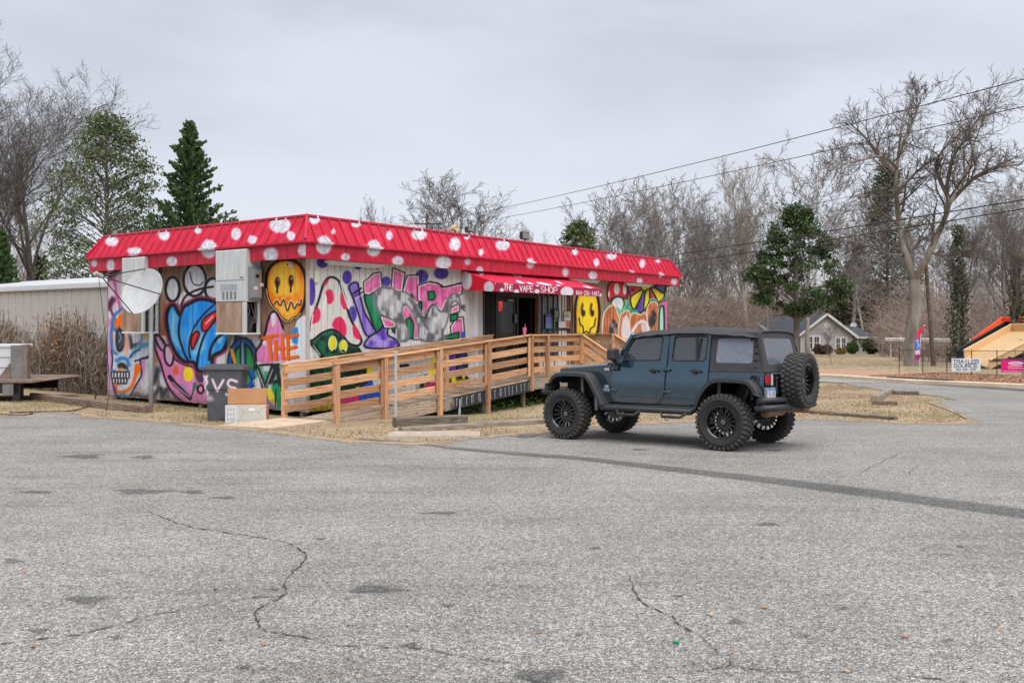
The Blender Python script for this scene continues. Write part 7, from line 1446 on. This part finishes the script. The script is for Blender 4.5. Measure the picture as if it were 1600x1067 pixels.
def bush(px, py, Y, w_, h_, label, mat, n, seed, cat='bush'):
    r_ = np.random.RandomState(seed); o = base(px, Y); e = empty('bush', o, 0, label=label, cat=cat); W, Hh = w_ / FPX * Y / 2, h_ / FPX * Y; d = r_.normal(size=(n, 3)); d /= np.linalg.norm(d, axis=1)[:, None]; rad = r_.rand(n, 1) ** .35 * (1 + .12 * np.sin(d[:, :1] * 7 + seed) + .1 * np.sin(d[:, 1:2] * 9)); C_ = d * rad * np.array([W, W, Hh / 2]) + np.array([0, 0, Hh / 2])
    m = MB()
    for i in range(7): a = i * .9; m.tube([(0, 0, -.1), (math.cos(a) * W * .6, math.sin(a) * W * .6, Hh * .7)], [.05, .015], 4, cap=False)
    m.build('stems', m_bk, e); leafcloud('foliage', C_, .13, mat, r_, e); return e
m_bu = leafmat('bush_green', [(44, 70, 30), (64, 92, 40), (84, 108, 52)], .5); m_bd = leafmat('bush_dark', [(36, 52, 30), (56, 72, 42), (78, 90, 60)], .5); m_by = leafmat('bush_yellow', [(120, 104, 44), (140, 122, 60), (98, 90, 44)], .6); m_bm = leafmat('bush_maroon', [(78, 54, 52), (96, 70, 64), (66, 50, 46)], .7)
bush(1332, 547, 110, 17, 20, 'upright bright green bush under the right window of the house', m_bu, 1500, 1); bush(1362, 545, 109, 28, 26, 'round clipped green bush at the right corner of the house', m_bd, 2200, 2); bush(1313, 552, 108, 17, 10, 'low yellow green bush in front of the house', m_by, 900, 3); bush(1285, 550, 108, 32, 15, 'low maroon leafless shrub before the house wall', m_bm, 1500, 4); bush(1382, 552, 106, 14, 9, 'small maroon shrub right of the clipped bush', m_bm, 500, 5)
bt(P2, 1292, 104, 502, 'small crooked bare tree in front of the gable of the house', 1.0, 1.3); bt(P5, 1299, 62, 535, 'thin bare sapling on the lawn before the house', .2, 1.4)

# ================================================================== POLES, WIRES
m_pole = wood('utility_pole_wood', (92, 78, 68), (124, 110, 98), sc=.4)
up = base(667, 96); pe = empty('utility_pole', up, 0, label='wooden utility pole with cross arm behind the roof', cat='utility pole')
zt = hgt(334, 96, 667); m = MB(); m.tube([(0, 0, -.3), (0, 0, zt)], [.19, .13], 8); m.build('pole', m_pole, pe); m = MB(); m.bbox((-1.3, -.06, zt - 1.15), (1.5, .06, zt - .98), .01); m.build('cross_arm', m_pole, pe); m = MB()
for x in (-1.2, -.5, .7, 1.4): m.tube([(x, 0, zt - .98), (x, 0, zt - .72)], [.05, .03], 6)
m.build('insulator', m_fin, pe); m = MB(); m.lathe([(.001, 0), (.22, 0), (.24, .1), (.24, .75), (.2, .85), (.001, .85)], 12, Matrix.Translation((.42, -.1, zt - 2.1))); m.build('transformer', m_fin, pe, auto=40)
lp0 = base(1459.5, 56); lp = empty('leaning_pole', lp0, 0, label='thin dark leaning pole between the oak and the ivy clad tree', cat='pole'); tp = atY(1446, 404, 56) - lp0; m = MB(); m.tube([(0, 0, -.3), tuple(tp)], [.15, .11], 8); m.build('pole', m_pole, lp)
m_wire = M('wire_black', (38, 38, 42), .6)
def wire(a, b, sag, r_, label, grp='overhead wires'):
    pts = []
    for i in range(41):
        t = i / 40; p = a.lerp(b, t); pts.append(p - Vector((0, 0, 4 * sag * t * (1 - t))))
    m = MB(); m.tube(pts, r_, 5); return m.build('overhead_wire', m_wire, label=label, cat='wire', group=grp)
wire(atY(668, 348, 96), atY(1760, 82, 26), .35, .018, 'topmost wire, rising to the upper right corner'); wire(atY(675, 358, 96), atY(1760, 130, 26), .35, .016, 'second wire from the top, thinner and just below the topmost')
wire(atY(668, 448, 96), atY(1760, 286, 30), .3, .024, 'upper of the two thick low black cables'); wire(atY(668, 462, 96), atY(1760, 300, 30), .3, .024, 'lower of the two thick low black cables'); wire(atY(668, 430, 96), atY(1760, 218, 40), .3, .014, 'thin faint wire passing through the oak')

# ================================================================== RIGHT: sign, fence, flag, trailers
fY = 46.0
fs0, fs1 = at(1405, 585), at(1640, 590.5)
fd = (fs1 - fs0); fd.z = 0; fl_ = fd.length; fd.normalize(); frz = math.atan2(fd.y, fd.x)
yf = empty('yard_fence', fs0, frz, label='low black chain link fence in front of the trailers', cat='fence')
def fh(x): p = fs0 + fd * x; return zg(p.x, p.y) - fs0.z
for i in range(7): x = i * fl_ / 6; m = MB(); m.tube([(x, 0, fh(x) - .2), (x, 0, fh(x) + 1.15)], .02, 6); m.build('post', m_iron, yf)
m = MB(); m.tube([(0, 0, fh(0) + 1.12), (fl_, 0, fh(fl_) + 1.12)], .013, 5); m.build('top_rail', m_iron, yf)
m = MB()
for i in range(110):
    x = i * fl_ / 110
    for s_ in (1, -1):
        if 0 <= x + s_ * 1.1 <= fl_: m.tube([(x, .003 * s_, fh(x) + .02), (x + s_ * 1.1, .003 * s_, fh(x + s_) + 1.1)], .002, 3, cap=False)
m.build('wire_mesh', m_black, yf, kind='stuff')
m = MB(); m.bbox((0, -.12, -.25), (fl_, .12, .06), .02); m.build('base_kerb', m_kerb, yf)
c = flatcanvas(300, 140, (206, 214, 222)); c.text('TRAILER', 16, 52, 36, 30, 9, (40, 44, 52), 3.6); c.text('SOURCE', 22, 98, 36, 33, 10, (40, 44, 52), 3.6); c.text('864-349-1595', 46, 130, 20, 12.5, 5, (60, 64, 72), 2.2)
def panel(name, px0, px1, py0, py1, Y, img_, label, cat, mt='white_board'):
    a, b = atY(px0, py1, Y), atY(px1, py1, Y - .25); Ht_ = (py1 - py0) / FPX * Y; L = (b - a).length; m = MB(); m.box((0, -.02, 0), (L, .0, Ht_)); o = m.build(name, img_, uv=[(v[0] / L, v[2] / Ht_) for v in m.v], label=label, cat=cat); o.matrix_world = mat_axis(a, b); return o
Ysg = fs0.lerp(fs1, .42).y
panel('trailer_sign', 1487, 1532, 560, 580, at(1509, 587.5).y - .12, imgmat('trailer_sign_print', c.img, .5, .3, .04), 'white board on the black fence reading TRAILER SOURCE', 'sign')
c = flatcanvas(260, 120, (206, 20, 120), ); c.fill([(120, 0), (260, 0), (260, 120), (150, 120)], (130, 20, 110), soft=30, smooth=False); c.ell(104, 34, 54, 17, (226, 214, 224)); c.ell(104, 34, 46, 11, (150, 120, 150)); c.stroke([(70, 36), (138, 33)], (226, 220, 226), 3, 1.5)
for p in ([(50, 64), (150, 62)], [(50, 82), (190, 84)]): c.stroke(p, (226, 190, 110) if p[0][1] > 70 else (226, 200, 220), 3.4, 2)
c.ell(200, 84, 40, 13, (90, 90, 190)); c.stroke([(10, 108), (250, 112)], (220, 200, 216), 1.8, 1)
panel('banner', 1564, 1622, 562, 581.5, at(1590, 589).y - .12, imgmat('banner_print', c.img, .5, .3, .04), 'magenta banner with a white oval on the black fence', 'banner')
fp = at(1437, 580); fg = empty('feather_flag', fp, 0, label='tall red white and blue feather flag by the kerb', cat='flag')
kf = fp.y / FPX; m = MB(); fpts = [(0, 0, -.1), (.0, 0, 20 * kf), (.03, 0, 45 * kf), (.10, 0, 62 * kf), (.22, 0, 72 * kf), (.28, 0, 71 * kf)]; m.tube(smoothpts(fpts, False, 4), .014, 5); m.build('pole', m_white, fg)
c = flatcanvas(40, 300, (206, 30, 60)); c.fill([(0, 60), (40, 60), (40, 130), (0, 130)], (204, 60, 110), soft=14, smooth=False); c.fill([(0, 108), (40, 108), (40, 150), (0, 150)], (60, 80, 180), soft=6, smooth=False); c.fill([(0, 150), (40, 150), (40, 206), (0, 206)], (40, 96, 200), soft=6, smooth=False); c.fill([(0, 206), (40, 206), (40, 250), (0, 250)], (214, 190, 220), soft=6, smooth=False); c.fill([(0, 262), (40, 262), (40, 284), (0, 284)], (80, 80, 170), soft=4, smooth=False)
for p in ([(10, 118), (10, 145)], [(24, 118), (24, 145)], [(14, 160), (30, 160), (14, 190)], [(10, 220), (30, 214), (12, 244)]): c.stroke(p, (226, 222, 228), 2.6, 1.2)
vs = []; uv = []
for i in range(13):
    t = i / 12; z = (17 + 54 * t) * kf; xr = .0 + .02 * t + (.22 * max(0, t - .72) / .28) ** 1.0; wd_ = (.27 - .1 * t) if t < .8 else .2 * (1 - t) / .2 + .06
    for j in range(4): u = j / 3; vs.append((xr - wd_ * (1 - u) + .01, .03 * math.sin(t * 9 + u * 3), z)); uv.append((u, t))
obj('flag_cloth', mesh('flag_cloth', vs, [(i * 4 + j, i * 4 + j + 1, i * 4 + 5 + j, i * 4 + 4 + j) for i in range(12) for j in range(3)], imgmat('flag_print', c.img, .7, .2, .05), True, uv), fg)
# tilted dump trailers
def trailer(name, corners, depth, mat, matd, label, Y, inner=None, frame=True):
    """bed seen from below and behind, tipped up; corners = far low, far high, near high, near low as (px, py, Y)"""
    P = [atY(*c_) for c_ in corners]; o = (P[0] + P[1] + P[2] + P[3]) / 4; o.z = zg(o.x, o.y); e = empty(name, o, 0, label=label, cat='trailer'); Q = [p - o for p in P]
    n = (Q[1] - Q[0]).cross(Q[3] - Q[0]).normalized()
    if n.y > 0: n = -n
    ax, ay = Q[1] - Q[0], Q[3] - Q[0]
    m = MB(); m.add([q for q in Q] + [q + n * -.08 for q in Q], [(0, 1, 2, 3), (7, 6, 5, 4), (0, 4, 5, 1), (1, 5, 6, 2), (2, 6, 7, 3), (3, 7, 4, 0)]); m.build('bed_floor', mat, e)
    def wall(a, b, nm):
        t = .07; s_ = (Q[0] + Q[2]) / 2 - (a + b) / 2; s_.normalize(); m = MB(); m.add([a, b, b + n * depth, a + n * depth, a + s_ * t, b + s_ * t, b + s_ * t + n * depth, a + s_ * t + n * depth], [(0, 1, 2, 3), (5, 4, 7, 6), (3, 2, 6, 7), (0, 3, 7, 4), (1, 5, 6, 2), (0, 4, 5, 1)]); m.build(nm, mat, e)
        m = MB(); m.tube([a + n * depth, b + n * depth], .06, 6); m.build('top_rail', mat, e)
    wall(Q[0], Q[1], 'side_wall'); wall(Q[3], Q[2], 'side_wall'); wall(Q[1], Q[2], 'front_wall')
    for i in range(1, 6):
        t = i / 6
        for a, b in ((Q[0], Q[1]), (Q[3], Q[2])): p = a.lerp(b, t); m = MB(); s_ = (a - (Q[0] + Q[2]) / 2); s_.normalize(); M_ = mat_axis(p, p + n * depth); m.bbox((0, -.04, -.04), (depth, .04, .04), .01, M_); m.build('stake', mat, e)
    if frame:
        m = MB(); z0 = -.0
        for a, b in ((Q[0], Q[1]), (Q[3], Q[2])): q = a.lerp(b, .12); m.tube([(a.x, a.y, .55), (b.x, b.y, .55)], .07, 6)
        q = Q[1].lerp(Q[2], .5); q0 = (Q[0] + Q[2]) / 2; m.tube([(q0.x, q0.y, .55), tuple(q0.lerp(q, .3))], .06, 6); m.build('frame', matd, e)
        for t in (.25, .5):
            for a, b in ((Q[0], Q[1]), (Q[3], Q[2])):
                p = a.lerp(b, t); m = MB(); m.lathe([(.001, -.1), (.2, -.1), (.34, -.09), (.36, 0), (.34, .09), (.2, .1), (.001, .1)], 18, Matrix.Translation((p.x, p.y, .36)), 'y'); m.build('wheel', m_tyre, e, auto=40)
    return e
m_bei = M('beige_trailer_paint', (206, 172, 128), .45, var=.06, scale=1.5); m_blk2 = M('black_trailer_paint', (26, 28, 34), .4, var=.1); m_org = M('orange_paint', (220, 84, 34), .45, var=.06); m_yel = M('yellow_paint', (226, 160, 34), .45, var=.06); m_redt = M('red_trailer_paint', (176, 34, 48), .45, var=.06); m_gt = M('tractor_green', (30, 130, 60), .4, var=.06)
trailer('dump_trailer', [(1506, 559, 52), (1580, 517, 58), (1660, 517, 54), (1546, 575, 49)], .42, m_bei, m_blk2, 'beige dump trailer tipped up behind the fence', 52)
trailer('dump_trailer', [(1496, 558, 58), (1572, 512, 64), (1620, 512, 62), (1530, 560, 56)], .40, m_blk2, m_blk2, 'black dump trailer tipped behind the beige one', 58)
trailer('dump_trailer', [(1520, 540, 64), (1566, 506, 69), (1610, 505, 67), (1560, 542, 62)], .45, m_org, m_blk2, 'orange dump trailer at the back of the tipped row', 64, frame=True)
trailer('dump_trailer', [(1584, 560, 57), (1625, 520, 60), (1660, 520, 59), (1600, 566, 56)], .4, m_yel, m_blk2, 'yellow orange dump trailer at the right edge above the banner', 57)
ut = empty('red_trailer', base(1582, 56), 0, label='red trailer chassis low behind the magenta banner', cat='trailer')
m = MB(); m.bbox((-1.3, -.9, .55), (2.2, .9, .8), .02); m.build('frame', m_redt, ut)
for x in (0, .9):
    m = MB(); m.lathe([(.001, -.1), (.2, -.1), (.34, -.09), (.36, 0), (.34, .09), (.2, .1), (.001, .1)], 18, Matrix.Translation((x, -.95, .36)), 'y'); m.build('wheel', m_tyre, ut, auto=40)
tk = empty('tractor', base(1606, 68), R(20), label='green tractor half hidden above the beige trailer', cat='tractor'); zc = hgt(512, 68, 1600)
def tkb(nm, lo, hi, mat, b=.04): m = MB(); m.bbox(lo, hi, b); return m.build(nm, mat, tk)
tkb('bonnet', (-1.6, -.4, zc - 1.0), (.2, .4, zc - .1), m_gt); tkb('canopy', (-.2, -.7, zc + .5), (1.3, .7, zc + .62), m_gt); tkb('fender', (.2, -.85, zc - .7), (1.3, -.5, zc - .1), m_gt); tkb('loader_arm', (-2.4, -.7, zc - .5), (.1, -.58, zc - .28), m_gt); tkb('bucket', (-2.7, -.8, zc - 1.0), (-2.2, .8, zc - .35), m_blk2); tkb('seat', (.3, -.25, zc - .5), (.75, .25, zc + .1), m_blk2)
for x, y in ((-.1, -.6), (1.2, -.6), (-.1, .6), (1.2, .6)): m = MB(); m.tube([(x, y, zc - .5), (x, y, zc + .5)], .035, 6); m.build('canopy_post', m_blk2, tk)
for x, r_ in ((.75, .8), (-1.2, .5)):
    for s_ in (-1, 1): m = MB(); m.lathe([(.001, -.16), (r_ * .55, -.16), (r_ * .95, -.14), (r_, 0), (r_ * .95, .14), (r_ * .55, .16), (.001, .16)], 20, Matrix.Translation((x, s_ * .75, r_)), 'y'); m.build('wheel', m_tyre, tk, auto=40)
m = MB(); m.tube([(.75, -.7, .8), (.75, .7, .8)], .12, 8); m.bbox((-1.4, -.25, .45), (.9, .25, zc - .6), .05); m.build('chassis', m_blk2, tk)
# white rail fence behind
r0, r1 = base(1392, 88), base(1522, 80); d = r1 - r0; d.z = 0; L = d.length; wfz = math.atan2(d.y, d.x); wf_ = empty('white_carport', r0, wfz, label='long low white roofed shelter on thin posts behind the leaning pole', cat='shelter')
zz = hgt(533, 84, 1450); 
for i in range(5): x = i * L / 4; m = MB(); m.tube([(x, 0, -.5), (x, 0, zz)], .06, 6); m.build('post', m_white, wf_); m = MB(); m.tube([(x, 1.6, -.5), (x, 1.6, zz)], .06, 6); m.build('post', m_white, wf_)
m = MB(); m.bbox((-.4, -.4, zz), (L + .4, 2.2, zz + .32), .05); m.build('roof', m_white, wf_)

# ================================================================== GRASS AND LEAVES
def blades(name, polys, n, seed, hmin, hmax, mat, wd_=.012, bare=True, **k):
    r_ = np.random.RandomState(seed); out = []; tries = 0
    A = [np.array([(p[0], p[1]) for p in poly]) for poly in polys]; ar = []
    for P in A: ar.append((np.ptp(P[:, 0])) * (np.ptp(P[:, 1])))
    ar = np.array(ar) / sum(ar); V = []; F = []
    for P, fr in zip(A, ar):
        q = r_.rand(int(n * fr), 2) * np.ptp(P, axis=0) + P.min(0); ins = np.zeros(len(q), bool); m_ = len(P)
        for i in range(m_):
            (x1, y1), (x2, y2) = P[i], P[(i + 1) % m_]
            if y1 == y2: continue
            ins ^= ((y1 > q[:, 1]) != (y2 > q[:, 1])) & (q[:, 0] < (x2 - x1) * (q[:, 1] - y1) / (y2 - y1) + x1)
        out.append(q[ins])
    for x, y in np.concatenate(out):
        if bare and math.sin(x * 1.9 + 2 * math.sin(y * 1.3)) + math.sin(y * 2.3 + 1.5 * math.sin(x * .9)) + r_.normal() * .5 < -.75: continue
        z = zg(x, y) - .01; h_ = r_.uniform(hmin, hmax); a = r_.uniform(0, 6.28); ln = r_.uniform(.2, 1.1) * h_; ca, sa = math.cos(a), math.sin(a); b = len(V); ww = wd_ * r_.uniform(.6, 1.4); ang = r_.uniform(0, 6.28); cx_, cy_ = math.cos(ang) * ww, math.sin(ang) * ww
        V += [(x - cx_, y - cy_, z), (x + cx_, y + cy_, z), (x + ca * ln, y + sa * ln, z + h_)]; F.append((b, b + 1, b + 2))
    return obj(name, mesh(name, V, F, mat), kind='stuff', **k)
m_straw = leafmat('straw_blade', [(168, 146, 116), (186, 164, 134), (146, 122, 98), (178, 156, 126), (124, 106, 84), (122, 116, 82), (152, 126, 106)], .9, .2); m_grn = leafmat('green_blade', [(112, 126, 58), (140, 148, 78), (96, 112, 52), (168, 160, 100)], .8, .2)
pw = lambda L_: [at(*p) for p in L_]
rsf = np.random.RandomState(33)
strip_ = pw([(-40, 650), (84, 645), (150, 653), (236, 657), (320, 666), (400, 673), (510, 687), (600, 693), (700, 692), (752, 685), (850, 674), (930, 667), (1040, 661), (1240, 656), (1100, 640), (900, 640), (850, 652), (640, 652), (560, 668), (440, 660), (320, 640), (160, 622), (0, 622)])
isl = pw([(1235, 657), (1330, 658), (1399, 661.5), (1450, 663.5), (1500, 660.5), (1512, 657), (1495, 647), (1472, 638), (1450, 630), (1468, 627.8), (1490, 626), (1462, 619), (1436, 616.6), (1410, 613.5), (1379, 610.5), (1341, 604.5), (1312, 600), (1270, 604), (1235, 606)])
blades('dry_grass', [strip_, isl], 52000, 1, .02, .075, m_straw, .011, label='short dry straw coloured grass around the lot', cat='grass')
blades('green_grass', [pw([(150, 620), (330, 640), (430, 652), (420, 664), (320, 654), (170, 632)]), pw([(560, 640), (840, 632), (840, 650), (640, 655)]), pw([(1340, 630), (1440, 650), (1420, 660), (1330, 640)])], 9000, 2, .02, .08, m_grn, .012, label='patchy green grass near the shop wall and ramp', cat='grass')
lawn = [base(1290, 46), base(1400, 48), base(1480, 60), base(1400, 100), base(1240, 104), base(1230, 60)]
blades('lawn_grass', [lawn], 16000, 3, .02, .06, m_straw, .035, label='dry tan lawn before the grey house', cat='grass')
pts = []
for P in (strip_, isl):
    x0, x1, y0, y1 = min(p.x for p in P), max(p.x for p in P), min(p.y for p in P), max(p.y for p in P)
    for i in range(2200):
        x, y = rsf.uniform(x0, x1), rsf.uniform(y0, y1); ins = False
        for j in range(len(P)):
            a, b = P[j], P[(j + 1) % len(P)]
            if (a.y > y) != (b.y > y) and x < (b.x - a.x) * (y - a.y) / (b.y - a.y) + a.x: ins = not ins
        if ins: pts.append((x, y, zg(x, y) + .03 + rsf.rand() * .03))
leafcloud('leaf_litter', pts, .028, leafmat('litter_leaf', [(132, 100, 78), (150, 116, 92), (108, 84, 66), (96, 76, 62), (164, 134, 108)], .9, 0), rsf, None, .3, label='brown leaf litter lying in the dry grass beside the lot', cat='leaves', kind='stuff')
# unseen trees added behind the camera only for the car's paint and glass to reflect
C_ = []
for i in range(46):
    x = -75 + i * 3.3 + rsf.uniform(-1, 1); y = -52 + rsf.uniform(-4, 4); h_ = rsf.uniform(5, 10.5); C_.append(np.stack([x + rsf.normal(size=260) * 1.7, y + rsf.normal(size=260) * 1.6, zg(x, y) + h_ * rsf.rand(260) ** .8], 1))
leafcloud('reflection_trees', np.concatenate(C_), .55, m_cedar, rsf, label='unseen dark trees added behind the camera for reflections', cat='trees', kind='stuff')
# soil and gravel that spills over the ragged edge of the lot
def dirtmat():
    b = NB('edge_dirt'); v = b.coord((1, 1, 1), rnd=False)
    c = b.ramp(b.noise(v, 2.2, 6, .7), [(.3, srgb((128, 108, 88))), (.5, srgb((168, 146, 118))), (.7, srgb((150, 138, 122)))]); c = b.mix(c, b.ramp(b.noise(v, 45, 4, .8), [(.3, g3(.6)), (.7, g3(1.3))]), 1.0, 'MULTIPLY')
    b.l(c, b.p.inputs['Base Color']); b.p.inputs['Roughness'].default_value = .95
    at_ = b.n('ShaderNodeAttribute', attribute_name='edge'); ad = b.n('ShaderNodeMath', operation='MULTIPLY_ADD'); b.l(b.noise(v, 5, 8, .78), ad.inputs[0]); ad.inputs[1].default_value = 2.6; ad.inputs[2].default_value = -1.3
    a2 = b.n('ShaderNodeMath', operation='ADD'); b.l(at_.outputs['Fac'], a2.inputs[0]); b.l(ad.outputs[0], a2.inputs[1])
    t = b.n('ShaderNodeBsdfTransparent'); ms = b.n('ShaderNodeMixShader'); b.l(b.ramp(a2.outputs[0], [(.40, g3(0)), (.62, g3(.95))]), ms.inputs[0]); b.l(t.outputs[0], ms.inputs[1]); b.l(b.p.outputs[0], ms.inputs[2]); b.l(ms.outputs[0], b.out.inputs['Surface']); return b.m
edge = [lot[0]]
for i, p in enumerate(lot[:tipi - 8]):
    q = lot[i + 1]; k = max(1, int((q - p).length / .6))
    edge += [p.lerp(q, (j + 1) / k) for j in range(k)]
rows = []; re_ = random.Random(6)
for i, p in enumerate(edge):
    w_ = re_.uniform(.35, .95); rows.append([(p.x, p.y + .05, .95), (p.x + re_.uniform(-.1, .1), p.y - w_ * .3, .62), (p.x + re_.uniform(-.1, .1), p.y - w_, .28), (p.x, p.y - w_ * 1.9, -.1)])
soft('edge_dirt', rows, .0215, dirtmat(), kind='structure')
# lush weeds in the shade under the ramp
rsw = np.random.RandomState(9); pts = []
for i in range(2200):
    x = rsw.uniform(1.5, 9.5); y = rsw.uniform(-1.45, -.1); p = S(x, y, 0); pts.append((p.x, p.y, zg(p.x, p.y) + abs(rsw.normal()) * .10))
leafcloud('weeds', pts, .05, m_bu, rsw, label='green weeds growing beneath the ramp', cat='weeds', kind='stuff')
# fallen leaves, on the verge and a few on the lot
m_fall = leafmat('fallen_leaf', [(144, 108, 84), (162, 124, 98), (122, 92, 72), (176, 146, 120), (136, 104, 86)], .85, 0)
pts = []
for i in range(15000): t = rsw.rand() ** 1.0; s_ = rsw.uniform(.4, 7.6); p = KERB[0].lerp(KERB[2] + kd * 6, t * 1.0) + Vector((-kd.y, kd.x, 0)) * s_; pts.append((p.x, p.y, zg(p.x, p.y) + .065 + rsw.rand() * .02))
leafcloud('fallen_leaves', pts, .07, m_fall, rsw, None, .25, label='brown fallen leaves covering the verge behind the kerb', cat='leaves', kind='stuff')
pts = []
for i in range(90): p = at(rsw.uniform(0, 1600), rsw.uniform(700, 1066)); pts.append((p.x, p.y, p.z + .03))
for x, y in ((298, 824), (460, 893), (545, 982), (200, 921), (75, 865), (52, 1016), (180, 1060), (735, 860), (1596, 836), (640, 915), (150, 972), (765, 1034)): p = at(x, y); pts.append((p.x, p.y, p.z + .03))
leafcloud('stray_leaves', pts, .026, m_fall, rsw, None, .3, label='stray brown leaves scattered over the asphalt', cat='leaves', kind='stuff')
cp = at(1056, 1010); m = MB(); m.lathe([(.001, 0), (.016, 0), (.016, .012), (.001, .012)], 12); o = m.build('bottle_cap', M('green_cap', (20, 130, 80), .4), label='tiny green bottle cap lying on the asphalt', cat='bottle cap'); o.location = cp + Vector((0, 0, .018))
